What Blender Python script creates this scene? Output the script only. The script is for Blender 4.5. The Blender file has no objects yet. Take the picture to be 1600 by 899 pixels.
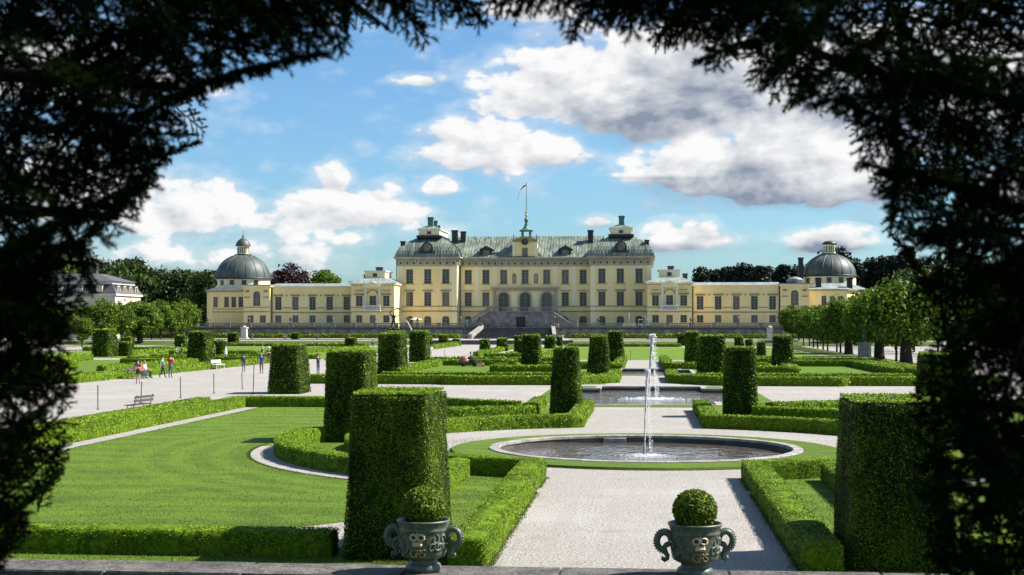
import bpy, bmesh, math, random
import numpy as np
from mathutils import Vector, Matrix
random.seed(7); rng = np.random.default_rng(7)
scene = bpy.context.scene
COL = scene.collection
R = math.radians

# ------------------------------------------------------------------ camera
CAM_Z = 4.2
cam_data = bpy.data.cameras.new('camera')
cam = bpy.data.objects.new('camera', cam_data); COL.objects.link(cam)
cam.location = (0, 0, CAM_Z)
cam.rotation_euler = (R(90), 0, math.atan(205/2200))
cam_data.sensor_width = 36.0; cam_data.lens = 36.0*2200/1600
cam_data.shift_y = 57.5/1600
cam_data.clip_start = 0.05; cam_data.clip_end = 8000
cam_data.dof.use_dof = True; cam_data.dof.focus_distance = 75.0; cam_data.dof.aperture_fstop = 4.2
scene.camera = cam
scene.cycles.max_bounces = 5; scene.cycles.diffuse_bounces = 3; scene.cycles.glossy_bounces = 2; scene.cycles.transmission_bounces = 2

# ------------------------------------------------------------------ sky, sun, exposure
SUN_EL, SUN_AZ = 46.0, 14.0            # elevation; degrees from +X towards +Y
world = bpy.data.worlds.new('World'); scene.world = world; world.use_nodes = True
scene.view_settings.view_transform = 'Standard'; scene.view_settings.look = 'None'
scene.view_settings.exposure = 1.14; scene.view_settings.gamma = 1.0
scene.view_settings.use_curve_mapping = False
sd = bpy.data.lights.new('sun', 'SUN'); sd.energy = 5.0; sd.angle = R(0.53); sd.color = (1.0, 0.95, 0.86)
sun = bpy.data.objects.new('sun', sd); COL.objects.link(sun)
_s = Vector((math.cos(R(SUN_EL))*math.cos(R(SUN_AZ)), math.cos(R(SUN_EL))*math.sin(R(SUN_AZ)), math.sin(R(SUN_EL))))
sun.location = _s*300
sun.rotation_euler = _s.to_track_quat('Z', 'Y').to_euler()

class NT:
    """small helper for node trees"""
    def __init__(s, tree): s.t = tree; s.n = tree.nodes; s.l = tree.links
    def add(s, typ, **kw):
        n = s.n.new(typ)
        for k, v in kw.items():
            if k.startswith('i_'): s.inp(n, k[2:], v)
            else: setattr(n, k, v)
        return n
    def inp(s, n, k, v):
        sock = n.inputs[int(k)] if k.isdigit() else n.inputs[k]
        if isinstance(v, bpy.types.NodeSocket): s.l.new(v, sock)
        else: sock.default_value = v
    def math(s, op, a, b=None, c=None, clamp=False):
        n = s.n.new('ShaderNodeMath'); n.operation = op; n.use_clamp = clamp
        for i, v in enumerate((a, b, c)):
            if v is None: continue
            s.inp(n, str(i), v)
        return n.outputs[0]
    def mixc(s, f, a, b, blend='MIX'):
        n = s.n.new('ShaderNodeMix'); n.data_type = 'RGBA'; n.blend_type = blend
        for sock, v in ((n.inputs[0], f), (n.inputs[6], a), (n.inputs[7], b)):
            if isinstance(v, bpy.types.NodeSocket): s.l.new(v, sock)
            else: sock.default_value = (*v, 1) if isinstance(v, tuple) and len(v) == 3 else v
        return n.outputs[2]
    def smooth(s, v, lo, hi):
        n = s.n.new('ShaderNodeMapRange'); n.interpolation_type = 'SMOOTHSTEP'
        s.inp(n, '0', v); n.inputs[1].default_value = lo; n.inputs[2].default_value = hi
        n.inputs[3].default_value = 0; n.inputs[4].default_value = 1
        return n.outputs[0]
    def noise(s, vec, scale, detail=4, rough=0.55, dist=0.0):
        n = s.add('ShaderNodeTexNoise'); n.inputs['Scale'].default_value = scale
        n.inputs['Detail'].default_value = detail; n.inputs['Roughness'].default_value = rough
        n.inputs['Distortion'].default_value = dist
        if vec is not None: s.l.new(vec, n.inputs['Vector'])
        return n.outputs[0]
    def xyz(s, x, y, z):
        n = s.add('ShaderNodeCombineXYZ')
        for i, v in enumerate((x, y, z)): s.inp(n, str(i), v)
        return n.outputs[0]

def build_sky():
    T = NT(world.node_tree); T.n.clear()
    out = T.add('ShaderNodeOutputWorld'); bg = T.add('ShaderNodeBackground')
    T.l.new(bg.outputs[0], out.inputs[0]); bg.inputs['Strength'].default_value = 0.05
    sky = T.add('ShaderNodeTexSky'); sky.sky_type = 'NISHITA'; sky.sun_disc = False
    sky.sun_elevation = R(SUN_EL); sky.sun_rotation = R(90-SUN_AZ)
    sky.altitude = 0; sky.air_density = 1.0; sky.dust_density = 0.8; sky.ozone_density = 1.2
    tc = T.add('ShaderNodeTexCoord'); sep = T.add('ShaderNodeSeparateXYZ'); T.l.new(tc.outputs['Generated'], sep.inputs[0])
    x, y, z = sep.outputs
    az = T.math('MULTIPLY', T.math('ARCTAN2', x, y), 180/math.pi)       # degrees right of the garden axis
    el = T.math('MULTIPLY', T.math('ARCSINE', z), 180/math.pi)
    # cumulus field: noise in (azimuth, elevation) with a few large cloud bodies, flattened below
    p = T.xyz(T.math('MULTIPLY', az, 0.10), T.math('MULTIPLY', el, 0.17), 0.0)
    n1 = T.noise(p, 2.4, 8, 0.58, 0.15)
    p_up = T.xyz(T.math('ADD', T.math('MULTIPLY', az, 0.10), 0.055), T.math('ADD', T.math('MULTIPLY', el, 0.17), 0.075), 0.0)
    n2 = T.noise(p_up, 2.4, 5, 0.58, 0.15)
    n3 = T.noise(p, 0.55, 3, 0.5)
    body = None; under = None; wsum = None
    # (azimuth, elevation, half width, half height, weight)
    for a, e, w, h, k in ((-5.9, 7.0, 3.6, 1.05, 1.0), (-3.4, 9.6, 3.0, 2.0, 1.05), (2.2, 9.1, 5.8, 2.5, 1.35), (5.4, 6.0, 5.0, 1.8, 1.32), (9.5, 8.4, 5.0, 2.8, 1.3),
                          (-12.4, 4.6, 2.9, 1.0, 0.92), (-18.0, 4.3, 4.2, 1.15, 0.88), (-22.5, 5.0, 4.0, 1.6, 1.0), (-24, 9.6, 4.5, 1.8, 1.0), (-8.3, 5.5, 0.9, 0.5, 0.9), (-12.5, 5.7, .8, .8, .9),
                          (2.5, 3.4, 2.4, 0.75, 0.9), (7.2, 3.2, 1.7, 0.6, 0.9), (-2.0, 4.1, 0.8, 0.35, 0.85), (-9.2, 9.8, 1.2, 0.3, 0.62), (-6.4, 10.0, 1.0, 0.14, 0.5), (1.0, 6.0, 2.6, 0.22, 0.6), (9.0, 5.7, 1.6, 0.6, 1.0),
                          (17, 5.0, 3.6, 1.4, 1.0), (20, 10.0, 5.0, 2.6, 1.0), (-4.5, 12.6, 2.0, .8, .8), (6, 14.5, 6, 1.6, .9), (-17, 3.0, 9.0, 2.2, .40)):
        dx = T.math('DIVIDE', T.math('SUBTRACT', az, a), w); dy = T.math('DIVIDE', T.math('SUBTRACT', el, e), h)
        below = T.math('LESS_THAN', dy, 0.0)
        dy = T.math('MULTIPLY', dy, T.math('ADD', 1.0, T.math('MULTIPLY', below, 0.55)))
        r = T.math('SQRT', T.math('ADD', T.math('MULTIPLY', dx, dx), T.math('MULTIPLY', dy, dy)))
        m = T.math('MULTIPLY', T.math('SUBTRACT', 1.0, T.math('MULTIPLY', r, 0.62)), k)
        body = m if body is None else T.math('MAXIMUM', body, m)
        w1 = T.math('MAXIMUM', m, 0.001); wt = T.math('MULTIPLY', w1, w1); ud = T.math('MULTIPLY', wt, dy)
        under = ud if under is None else T.math('ADD', under, ud); wsum = wt if wsum is None else T.math('ADD', wsum, wt)
    # beyond the picture the weather goes on, its cloud thinned to cut fill light
    far = T.smooth(T.math('ABSOLUTE', T.math('ADD', az, 5.0)), 26, 36); high = T.smooth(el, 15, 21)
    away = T.math('MAXIMUM', far, high)
    generic = T.math('MULTIPLY', T.smooth(n3, 0.56, 0.72), 0.85)
    body = T.math('ADD', T.math('MULTIPLY', T.math('MAXIMUM', body, 0.0), T.math('SUBTRACT', 1.0, away)), T.math('MULTIPLY', generic, away))
    under = T.math('DIVIDE', under, T.math('ADD', wsum, 0.00001))
    def billow(vec, sc):                                              # puffed-up noise for cumulus heads
        v = T.add('ShaderNodeTexVoronoi'); v.feature = 'F1'; v.inputs['Scale'].default_value = sc; v.inputs['Detail'].default_value = 2.0; v.inputs['Roughness'].default_value = 0.55; v.normalize = True
        T.l.new(vec, v.inputs['Vector']); return T.math('SUBTRACT', 1.0, v.outputs['Distance'])
    b1 = billow(p, 5.5); b2 = billow(p_up, 5.5)
    dens = T.math('ADD', T.math('ADD', T.math('MULTIPLY', T.math('SUBTRACT', n1, 0.5), 1.5), T.math('MULTIPLY', T.math('SUBTRACT', b1, 0.62), 1.25)), body)
    cover = T.smooth(dens, 0.34, 0.54)
    wisp = T.math('MULTIPLY', T.smooth(dens, 0.05, 0.5), 0.36)
    cover = T.math('MAXIMUM', cover, wisp)
    # thick parts are grey underneath, heads turned to the sun stay white
    relief = T.math('ADD', T.math('MULTIPLY', T.math('SUBTRACT', n1, n2), 1.7), T.math('MULTIPLY', T.math('SUBTRACT', b1, b2), 0.9))
    nb = T.noise(p, 1.5, 5, 0.62, 0.3)
    thick = T.smooth(T.math('ADD', body, T.math('MULTIPLY', T.math('SUBTRACT', nb, 0.5), 2.0)), 0.45, 1.25)
    right = T.smooth(az, -5.0, 0.5)
    belly = T.smooth(T.math('SUBTRACT', T.math('MULTIPLY', T.math('SUBTRACT', nb, 0.5), 1.5), under), -0.25, 0.85)
    shade = T.math('MULTIPLY', T.math('ADD', T.math('MULTIPLY', thick, 0.74), T.math('MULTIPLY', belly, 0.82)), T.math('ADD', 0.40, T.math('MULTIPLY', right, 0.60)))
    shade = T.math('SUBTRACT', shade, relief, clamp=True)
    K = 8.8
    white = (1.0*K, 1.0*K, 1.0*K); grey = (0.27*K, 0.325*K, 0.43*K)
    ccol = T.mixc(shade, white, grey)
    low_el = T.smooth(el, -0.5, 5.5)
    skyc = T.mixc(1.0, sky.outputs[0], (0.76, 1.13, 1.42), 'MULTIPLY')
    col = T.mixc(cover, skyc, ccol)
    T.l.new(col, bg.inputs['Color'])
build_sky()

# ------------------------------------------------------------------ materials
MATS = {}
def new_mat(name):
    m = bpy.data.materials.new(name); m.use_nodes = True
    T = NT(m.node_tree); T.n.clear()
    out = T.add('ShaderNodeOutputMaterial'); b = T.add('ShaderNodeBsdfPrincipled')
    T.l.new(b.outputs[0], out.inputs[0]); T.out = out; T.b = b
    g = T.add('ShaderNodeNewGeometry'); T.pos = g.outputs['Position']; T.isl = g.outputs['Random Per Island']
    MATS[name] = m
    return m, T
def setc(T, v, sock='Base Color'):
    if isinstance(v, bpy.types.NodeSocket): T.l.new(v, T.b.inputs[sock])
    else: T.b.inputs[sock].default_value = (*v, 1) if isinstance(v, tuple) else v
def bump(T, h, strength, dist):
    n = T.add('ShaderNodeBump'); n.inputs['Strength'].default_value = strength; n.inputs['Distance'].default_value = dist
    T.l.new(h, n.inputs['Height']); T.l.new(n.outputs[0], T.b.inputs['Normal'])
def simple(name, col, rough=0.6, metal=0.0, var=0.0, scale=3.0, spec=0.5, bmp=0.0):
    m, T = new_mat(name)
    if var:
        n = T.noise(T.pos, scale, 5, 0.6)
        c2 = tuple(c*(1-var) for c in col); c1 = tuple(min(1, c*(1+var)) for c in col)
        setc(T, T.mixc(T.smooth(n, 0.3, 0.7), c2, c1))
        if bmp: bump(T, n, bmp, 0.03)
    else: setc(T, col)
    setc(T, rough, 'Roughness'); setc(T, metal, 'Metallic'); setc(T, spec, 'Specular IOR Level')
    return m

def leaf_mat(name, dark, mid, light, trans=0.35, nscale=0.6, spec=0.2):
    m, T = new_mat(name)
    n = T.noise(T.pos, nscale, 4, 0.6)
    c = T.mixc(T.smooth(T.isl, 0.0, 1.0), dark, mid)
    c = T.mixc(T.smooth(T.isl, 0.72, 1.0), c, light)
    c = T.mixc(T.math('MULTIPLY', T.smooth(n, 0.42, 0.72), 0.45), c, light)
    sp = T.add('ShaderNodeSeparateXYZ'); T.l.new(T.pos, sp.inputs[0])
    n2 = T.noise(T.xyz(sp.outputs[0], sp.outputs[1], T.math('MULTIPLY', sp.outputs[2], 0.3)), 5.0*nscale, 4, 0.65); n3 = T.noise(T.pos, 1.3*nscale, 3, 0.6)
    c = T.mixc(T.math('MULTIPLY', T.smooth(n2, 0.50, 0.68), 0.62), c, tuple(v*0.55 for v in dark))
    c = T.mixc(T.math('MULTIPLY', T.smooth(n3, 0.62, 0.78), 0.35), c, (mid[0]*1.15, mid[1]*0.85, mid[2]))
    setc(T, c); setc(T, 0.55, 'Roughness'); setc(T, spec, 'Specular IOR Level')
    tr = T.add('ShaderNodeBsdfTranslucent'); T.l.new(c, tr.inputs[0])
    mx = T.add('ShaderNodeMixShader'); mx.inputs[0].default_value = trans
    T.l.new(T.b.outputs[0], mx.inputs[1]); T.l.new(tr.outputs[0], mx.inputs[2]); T.l.new(mx.outputs[0], T.out.inputs[0])
    return m
leaf_mat('box_leaf', (0.045, 0.092, 0.004), (0.165, 0.275, 0.008), (0.34, 0.46, 0.018), 0.2)
leaf_mat('yew_leaf', (0.008, 0.018, 0.002), (0.036, 0.074, 0.004), (0.25, 0.36, 0.014), 0.32)
leaf_mat('ball_leaf', (0.030, 0.060, 0.005), (0.125, 0.20, 0.010), (0.29, 0.37, 0.022), 0.25, 11)
leaf_mat('yew_lit_shoot', (0.12, 0.20, 0.005), (0.22, 0.34, 0.008), (0.36, 0.48, 0.016), 0.2)
leaf_mat('linden_leaf', (0.028, 0.060, 0.006), (0.095, 0.172, 0.010), (0.23, 0.32, 0.02), 0.35, 0.3)
leaf_mat('wood_leaf', (0.014, 0.032, 0.006), (0.035, 0.068, 0.011), (0.075, 0.115, 0.016), 0.25, 0.12)
leaf_mat('pine_leaf', (0.008, 0.016, 0.009), (0.015, 0.029, 0.013), (0.028, 0.045, 0.017), 0.12, 0.1)
leaf_mat('beech_leaf', (0.022, 0.010, 0.012), (0.045, 0.018, 0.022), (0.075, 0.035, 0.035), 0.2, 0.2)
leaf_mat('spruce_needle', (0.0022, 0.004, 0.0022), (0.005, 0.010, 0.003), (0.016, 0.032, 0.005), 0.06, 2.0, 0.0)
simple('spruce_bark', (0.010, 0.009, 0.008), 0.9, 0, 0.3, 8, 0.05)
simple('box_core', (0.075, 0.130, 0.005), 0.9, 0, 0.5, 9.0, 0.1)
simple('hedge_core', (0.012, 0.025, 0.002), 0.9, 0, 0.5, 9.0, 0.1)
simple('bark', (0.035, 0.028, 0.022), 0.9, 0, 0.4, 6.0, 0.2, 0.5)

def mat_gravel():
    m, T = new_mat('gravel')
    f1 = T.noise(T.pos, 17.0, 3, 0.8); f2 = T.noise(T.pos, 7.0, 4, 0.7); f3 = T.noise(T.pos, 0.22, 5, 0.6); f4 = T.noise(T.pos, 1.1, 6, 0.75)
    c = T.mixc(T.smooth(f1, 0.34, 0.62), (0.115, 0.102, 0.090), (0.395, 0.372, 0.345))
    c = T.mixc(T.math('MULTIPLY', T.smooth(f2, 0.52, 0.72), 0.55), c, (0.17, 0.155, 0.145))
    c = T.mixc(T.math('MULTIPLY', T.smooth(f3, 0.45, 0.70), 0.35), c, (0.40, 0.385, 0.37))
    c = T.mixc(T.math('MULTIPLY', T.smooth(f4, 0.52, 0.68), 0.5), c, (0.215, 0.185, 0.16))
    sp = T.add('ShaderNodeSeparateXYZ'); T.l.new(T.pos, sp.inputs[0])
    tr = T.noise(T.xyz(T.math('MULTIPLY', sp.outputs[0], 1.6), T.math('MULTIPLY', sp.outputs[1], 0.07), 0.0), 1.6, 5, 0.6, 0.4)
    c = T.mixc(T.math('MULTIPLY', T.smooth(tr, 0.50, 0.66), 0.40), c, (0.255, 0.235, 0.215))
    fd = T.noise(T.pos, 0.55, 7, 0.7); c = T.mixc(T.math('MULTIPLY', T.smooth(fd, 0.56, 0.70), 0.45), c, (0.24, 0.21, 0.18))
    setc(T, c); setc(T, 0.95, 'Roughness'); setc(T, 0.15, 'Specular IOR Level')
    bump(T, f1, 0.9, 0.03)
mat_gravel()
def mat_lawn(name, stripe_w, stripe_amt, axis=1, dark=(0.052, 0.098, 0.004), light=(0.096, 0.162, 0.008), rings=0.0):
    m, T = new_mat(name)
    sep = T.add('ShaderNodeSeparateXYZ'); T.l.new(T.pos, sep.inputs[0]); X, Y = sep.outputs[0], sep.outputs[1]
    flat = T.xyz(T.math('MULTIPLY', X, 0.22), Y, 0.0)
    f1 = T.noise(T.pos, 9.0, 6, 0.9); f2 = T.noise(T.pos, 0.45, 5, 0.65); f3 = T.noise(flat, 1.6, 6, 0.75); f4 = T.noise(T.pos, 2.6, 5, 0.7); f5 = T.noise(T.pos, 30.0, 2, 0.5)
    wob = T.math('MULTIPLY', T.math('SUBTRACT', f2, 0.5), 3.0)
    st = T.math('SINE', T.math('MULTIPLY', T.math('ADD', sep.outputs[axis], wob), 2*math.pi/stripe_w))
    if rings:                                                         # mowing arcs swung round the basin bed
        dx = X; dy = T.math('SUBTRACT', Y, 47.8); rr = T.math('SQRT', T.math('ADD', T.math('MULTIPLY', dx, dx), T.math('MULTIPLY', dy, dy)))
        sr = T.math('SINE', T.math('MULTIPLY', T.math('ADD', rr, T.math('MULTIPLY', wob, 0.4)), 2*math.pi/rings)); near = T.math('SUBTRACT', 1.0, T.smooth(rr, 15.0, 19.0))
        st = T.math('ADD', T.math('MULTIPLY', sr, near), T.math('MULTIPLY', st, T.math('SUBTRACT', 1.0, near)))
    st = T.smooth(st, -0.7, 0.7)
    c = T.mixc(T.smooth(f1, 0.22, 0.78), dark, light)
    c = T.mixc(T.math('MULTIPLY', st, stripe_amt), c, tuple(v*1.6 for v in light))
    c = T.mixc(T.math('MULTIPLY', T.smooth(f3, 0.46, 0.66), 0.55), c, tuple(v*1.45 for v in light))
    c = T.mixc(T.math('MULTIPLY', T.smooth(f4, 0.50, 0.74), 0.45), c, (0.135, 0.145, 0.022))
    c = T.mixc(T.math('MULTIPLY', T.smooth(f2, 0.50, 0.70), 0.55), c, tuple(v*0.9 for v in dark))
    c = T.mixc(T.math('MULTIPLY', T.smooth(f5, 0.70, 0.80), T.math('MULTIPLY', T.smooth(f2, 0.5, 0.62), 0.8)), c, (0.42, 0.43, 0.30))
    setc(T, c); setc(T, 0.8, 'Roughness'); setc(T, 0.2, 'Specular IOR Level')
    bump(T, f1, 1.0, 0.06)
mat_lawn('lawn', 2.1, 0.32, 1, rings=1.25); mat_lawn('lawn_striped', 11.0, 0.55, 1); mat_lawn('lawn_rough', 3.0, 0.1, 1, (0.035, 0.055, 0.008), (0.07, 0.095, 0.014))
mat_lawn('lawn_ring', 4.0, 0.1, 1)

def mat_stone(name, c1, c2, c3, sc=1.0, bs=0.5):
    m, T = new_mat(name)
    f1 = T.noise(T.pos, 0.9*sc, 6, 0.65); f2 = T.noise(T.pos, 6.0*sc, 5, 0.7); f3 = T.noise(T.pos, 0.25*sc, 3, 0.5)
    c = T.mixc(T.smooth(f1, 0.35, 0.65), c1, c2)
    c = T.mixc(T.math('MULTIPLY', T.smooth(f2, 0.5, 0.72), 0.6), c, c3)
    c = T.mixc(T.math('MULTIPLY', T.smooth(f3, 0.45, 0.65), 0.4), c, c1)
    setc(T, c); setc(T, 0.9, 'Roughness'); setc(T, 0.25, 'Specular IOR Level'); bump(T, f2, bs, 0.02)
mat_stone('rim_stone', (0.20, 0.185, 0.17), (0.36, 0.34, 0.315), (0.14, 0.13, 0.12), 2.0)
mat_stone('parapet_stone', (0.045, 0.042, 0.038), (0.115, 0.104, 0.094), (0.34, 0.33, 0.31), 3.0, 0.9)
mat_stone('terrace_stone', (0.12, 0.113, 0.105), (0.26, 0.24, 0.22), (0.17, 0.15, 0.135), 0.9)
mat_stone('pier_stone', (0.17, 0.17, 0.155), (0.27, 0.265, 0.245), (0.13, 0.13, 0.12), 1.2)
mat_stone('dark_stone', (0.060, 0.056, 0.052), (0.12, 0.112, 0.10), (0.05, 0.05, 0.045), 0.9)
mat_stone('white_stone', (0.42, 0.41, 0.38), (0.60, 0.58, 0.54), (0.30, 0.29, 0.27), 1.5)
def mat_plaster(name, c1, c2):
    m, T = new_mat(name)
    sep = T.add('ShaderNodeSeparateXYZ'); T.l.new(T.pos, sep.inputs[0])
    streak = T.xyz(sep.outputs[0], sep.outputs[1], T.math('MULTIPLY', sep.outputs[2], 0.18))
    f1 = T.noise(streak, 0.55, 5, 0.62); f2 = T.noise(T.pos, 2.5, 4, 0.6)
    c = T.mixc(T.smooth(f1, 0.35, 0.68), c1, c2); c = T.mixc(T.math('MULTIPLY', T.smooth(f2, 0.5, 0.75), 0.4), c, tuple(v*0.80 for v in c1)); c = T.mixc(T.math('MULTIPLY', T.smooth(T.noise(streak, 1.6, 5, 0.7), 0.56, 0.75), 0.35), c, tuple(v*0.66 for v in c1))
    setc(T, c); setc(T, 0.9, 'Roughness'); setc(T, 0.2, 'Specular IOR Level'); bump(T, f2, 0.15, 0.02)
mat_plaster('yellow_plaster', (0.84, 0.66, 0.31), (0.89, 0.735, 0.395)); mat_plaster('cream_plaster', (0.85, 0.735, 0.45), (0.88, 0.79, 0.52))
mat_plaster('grey_trim', (0.36, 0.33, 0.24), (0.46, 0.42, 0.31)); mat_plaster('ochre_trim', (0.27, 0.225, 0.12), (0.36, 0.30, 0.17))
mat_plaster('house_plaster', (0.62, 0.53, 0.38), (0.72, 0.62, 0.46)); mat_plaster('white_trim', (0.66, 0.64, 0.58), (0.76, 0.74, 0.68))
def mat_copper(name, c1, c2, c3, rough=0.45):
    m, T = new_mat(name)
    sep = T.add('ShaderNodeSeparateXYZ'); T.l.new(T.pos, sep.inputs[0])
    streak = T.xyz(sep.outputs[0], T.math('MULTIPLY', sep.outputs[1], 0.3), T.math('MULTIPLY', sep.outputs[2], 0.14))
    f1 = T.noise(streak, 1.3, 6, 0.65); f2 = T.noise(T.pos, 0.3, 4, 0.6)
    c = T.mixc(T.smooth(f1, 0.36, 0.64), c1, c2); c = T.mixc(T.math('MULTIPLY', T.smooth(f2, 0.45, 0.7), 0.7), c, c3)
    setc(T, c); setc(T, rough, 'Roughness'); setc(T, 0.5, 'Specular IOR Level')
mat_copper('copper_roof', (0.085, 0.104, 0.078), (0.25, 0.30, 0.24), (0.135, 0.15, 0.105))
mat_copper('dome_copper', (0.040, 0.052, 0.047), (0.085, 0.107, 0.096), (0.055, 0.062, 0.058), 0.55)
mat_copper('tin_roof', (0.17, 0.20, 0.19), (0.28, 0.32, 0.305), (0.15, 0.18, 0.15), 0.5)
simple('verdigris', (0.05, 0.16, 0.12), 0.6, 0, 0.4, 2.0)
simple('black_sheet', (0.018, 0.018, 0.018), 0.5, 0, 0.3, 1.0)
simple('slate_roof', (0.085, 0.075, 0.078), 0.6, 0, 0.3, 1.2)
simple('bronze', (0.030, 0.032, 0.028), 0.38, 0.6, 0.5, 6.0)
simple('lead_grey', (0.10, 0.10, 0.10), 0.6, 0.1, 0.4, 3.0)
simple('urn_green', (0.088, 0.104, 0.078), 0.42, 0.0, 0.35, 14.0, 0.5, 0.15)
simple('gilding', (0.42, 0.29, 0.12), 0.45, 0.3, 0.35, 30.0)
simple('gilt_pale', (0.52, 0.40, 0.25), 0.5, 0.2, 0.25, 30.0)
simple('soil', (0.02, 0.016, 0.012), 0.95, 0, 0.3, 20)
simple('window_glass', (0.035, 0.037, 0.042), 0.08, 0, 0, 1, 0.6)
simple('blind_glass', (0.135, 0.125, 0.105), 0.25, 0, 0.25, 0.4, 0.5)
simple('sash', (0.30, 0.28, 0.23), 0.6); simple('iron', (0.015, 0.015, 0.015), 0.5); simple('white_paint', (0.74, 0.73, 0.70), 0.5)
simple('bench_wood', (0.075, 0.065, 0.055), 0.7, 0, 0.3, 9)
def mat_water(name, c):
    m, T = new_mat(name)
    setc(T, c); setc(T, 0.06, 'Roughness'); setc(T, 0.6, 'Specular IOR Level')
    sc = T.add('ShaderNodeVectorMath'); sc.operation = 'MULTIPLY'; T.l.new(T.pos, sc.inputs[0]); sc.inputs[1].default_value = (1.0, 0.55, 1.0)
    h = T.math('ADD', T.noise(sc.outputs[0], 1.7, 3, 0.6, 0.6), T.math('MULTIPLY', T.noise(sc.outputs[0], 6.0, 2, 0.5), 0.25))
    bump(T, h, 0.35, 0.25)
mat_water('basin_water', (0.085, 0.070, 0.055))
def mat_spray():
    m, T = new_mat('spray'); setc(T, (0.93, 0.94, 0.95)); setc(T, 0.25, 'Roughness'); setc(T, 0.5, 'Specular IOR Level')
    tr = T.add('ShaderNodeBsdfTranslucent'); tr.inputs[0].default_value = (0.95, 0.96, 0.97, 1)
    mx = T.add('ShaderNodeMixShader'); mx.inputs[0].default_value = 0.5
    T.l.new(T.b.outputs[0], mx.inputs[1]); T.l.new(tr.outputs[0], mx.inputs[2]); T.l.new(mx.outputs[0], T.out.inputs[0])
mat_spray()

# ------------------------------------------------------------------ mesh helpers
class MB:
    def __init__(s): s.v = []; s.f = []; s.m = []; s.cur = 0
    def face(s, pts):
        i = len(s.v); s.v += [tuple(p) for p in pts]; s.f.append(tuple(range(i, i+len(pts)))); s.m.append(s.cur)
    def box(s, x0, x1, y0, y1, z0, z1, taper=0.0):
        i = len(s.v); t = taper
        s.v += [(x0, y0, z0), (x1, y0, z0), (x1, y1, z0), (x0, y1, z0), (x0+t, y0+t, z1), (x1-t, y0+t, z1), (x1-t, y1-t, z1), (x0+t, y1-t, z1)]
        for q in ((0, 3, 2, 1), (4, 5, 6, 7), (0, 1, 5, 4), (1, 2, 6, 5), (2, 3, 7, 6), (3, 0, 4, 7)):
            s.f.append(tuple(i+k for k in q)); s.m.append(s.cur)
        return s
    def prism(s, poly, z0, z1):
        n = len(poly); i = len(s.v)
        s.v += [(p[0], p[1], z0) for p in poly] + [(p[0], p[1], z1) for p in poly]
        s.f.append(tuple(i+k for k in range(n-1, -1, -1))); s.m.append(s.cur)
        s.f.append(tuple(i+n+k for k in range(n))); s.m.append(s.cur)
        for k in range(n):
            j = (k+1) % n; s.f.append((i+k, i+j, i+n+j, i+n+k)); s.m.append(s.cur)
        return s
    def prism_y(s, poly, y0, y1):
        n = len(poly); i = len(s.v)
        s.v += [(p[0], y0, p[1]) for p in poly] + [(p[0], y1, p[1]) for p in poly]
        s.f.append(tuple(i+k for k in range(n))); s.m.append(s.cur)
        s.f.append(tuple(i+n+k for k in range(n-1, -1, -1))); s.m.append(s.cur)
        for k in range(n):
            j = (k+1) % n; s.f.append((i+j, i+k, i+n+k, i+n+j)); s.m.append(s.cur)
        return s
    def lathe(s, prof, seg=24, c=(0, 0, 0), cap=True, ang0=0.0):
        i = len(s.v); n = len(prof)
        for r, z in prof:
            for k in range(seg):
                a = ang0+2*math.pi*k/seg; s.v.append((c[0]+r*math.cos(a), c[1]+r*math.sin(a), c[2]+z))
        for j in range(n-1):
            for k in range(seg):
                k2 = (k+1) % seg; s.f.append((i+j*seg+k, i+j*seg+k2, i+(j+1)*seg+k2, i+(j+1)*seg+k)); s.m.append(s.cur)
        if cap:
            s.f.append(tuple(i+k for k in range(seg-1, -1, -1))); s.m.append(s.cur)
            s.f.append(tuple(i+(n-1)*seg+k for k in range(seg))); s.m.append(s.cur)
        return s
    def tube(s, pts, rad, seg=6):
        pts = [Vector(p) for p in pts]; n = len(pts)
        if not hasattr(rad, '__len__'): rad = [rad]*n
        i = len(s.v); up = Vector((0, 0, 1))
        d = (pts[1]-pts[0]).normalized(); a = d.orthogonal().normalized()
        for j in range(n):
            d = (pts[min(j+1, n-1)]-pts[max(j-1, 0)]).normalized()
            a = (a-d*a.dot(d)).normalized(); b = d.cross(a)
            for k in range(seg):
                t = 2*math.pi*k/seg; s.v.append(tuple(pts[j]+(a*math.cos(t)+b*math.sin(t))*rad[j]))
        for j in range(n-1):
            for k in range(seg):
                k2 = (k+1) % seg; s.f.append((i+j*seg+k, i+j*seg+k2, i+(j+1)*seg+k2, i+(j+1)*seg+k)); s.m.append(s.cur)
        s.f.append(tuple(i+k for k in range(seg-1, -1, -1))); s.m.append(s.cur)
        s.f.append(tuple(i+(n-1)*seg+k for k in range(seg))); s.m.append(s.cur)
        return s
    def ball(s, c, r, seg=10, rings=6, sq=(1, 1, 1)):
        prof = [(max(1e-4, r*math.sin(math.pi*j/rings)), -r*math.cos(math.pi*j/rings)) for j in range(rings+1)]
        i = len(s.v); s.lathe(prof, seg, (0, 0, 0), False)
        for k in range(i, len(s.v)):
            v = s.v[k]; s.v[k] = (c[0]+v[0]*sq[0], c[1]+v[1]*sq[1], c[2]+v[2]*sq[2])
        return s
    def mesh(s, name, mats, smooth=False):
        me = bpy.data.meshes.new(name); me.from_pydata(s.v, [], s.f)
        for m in (mats if isinstance(mats, (list, tuple)) else [mats]): me.materials.append(MATS[m])
        if len(me.materials) > 1: me.polygons.foreach_set('material_index', s.m)
        if smooth: me.polygons.foreach_set('use_smooth', [True]*len(s.f))
        me.update(); return me
    def build(s, name, mats, parent=None, smooth=False, loc=None):
        return link(name, s.mesh(name, mats, smooth), parent, loc)
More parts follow.
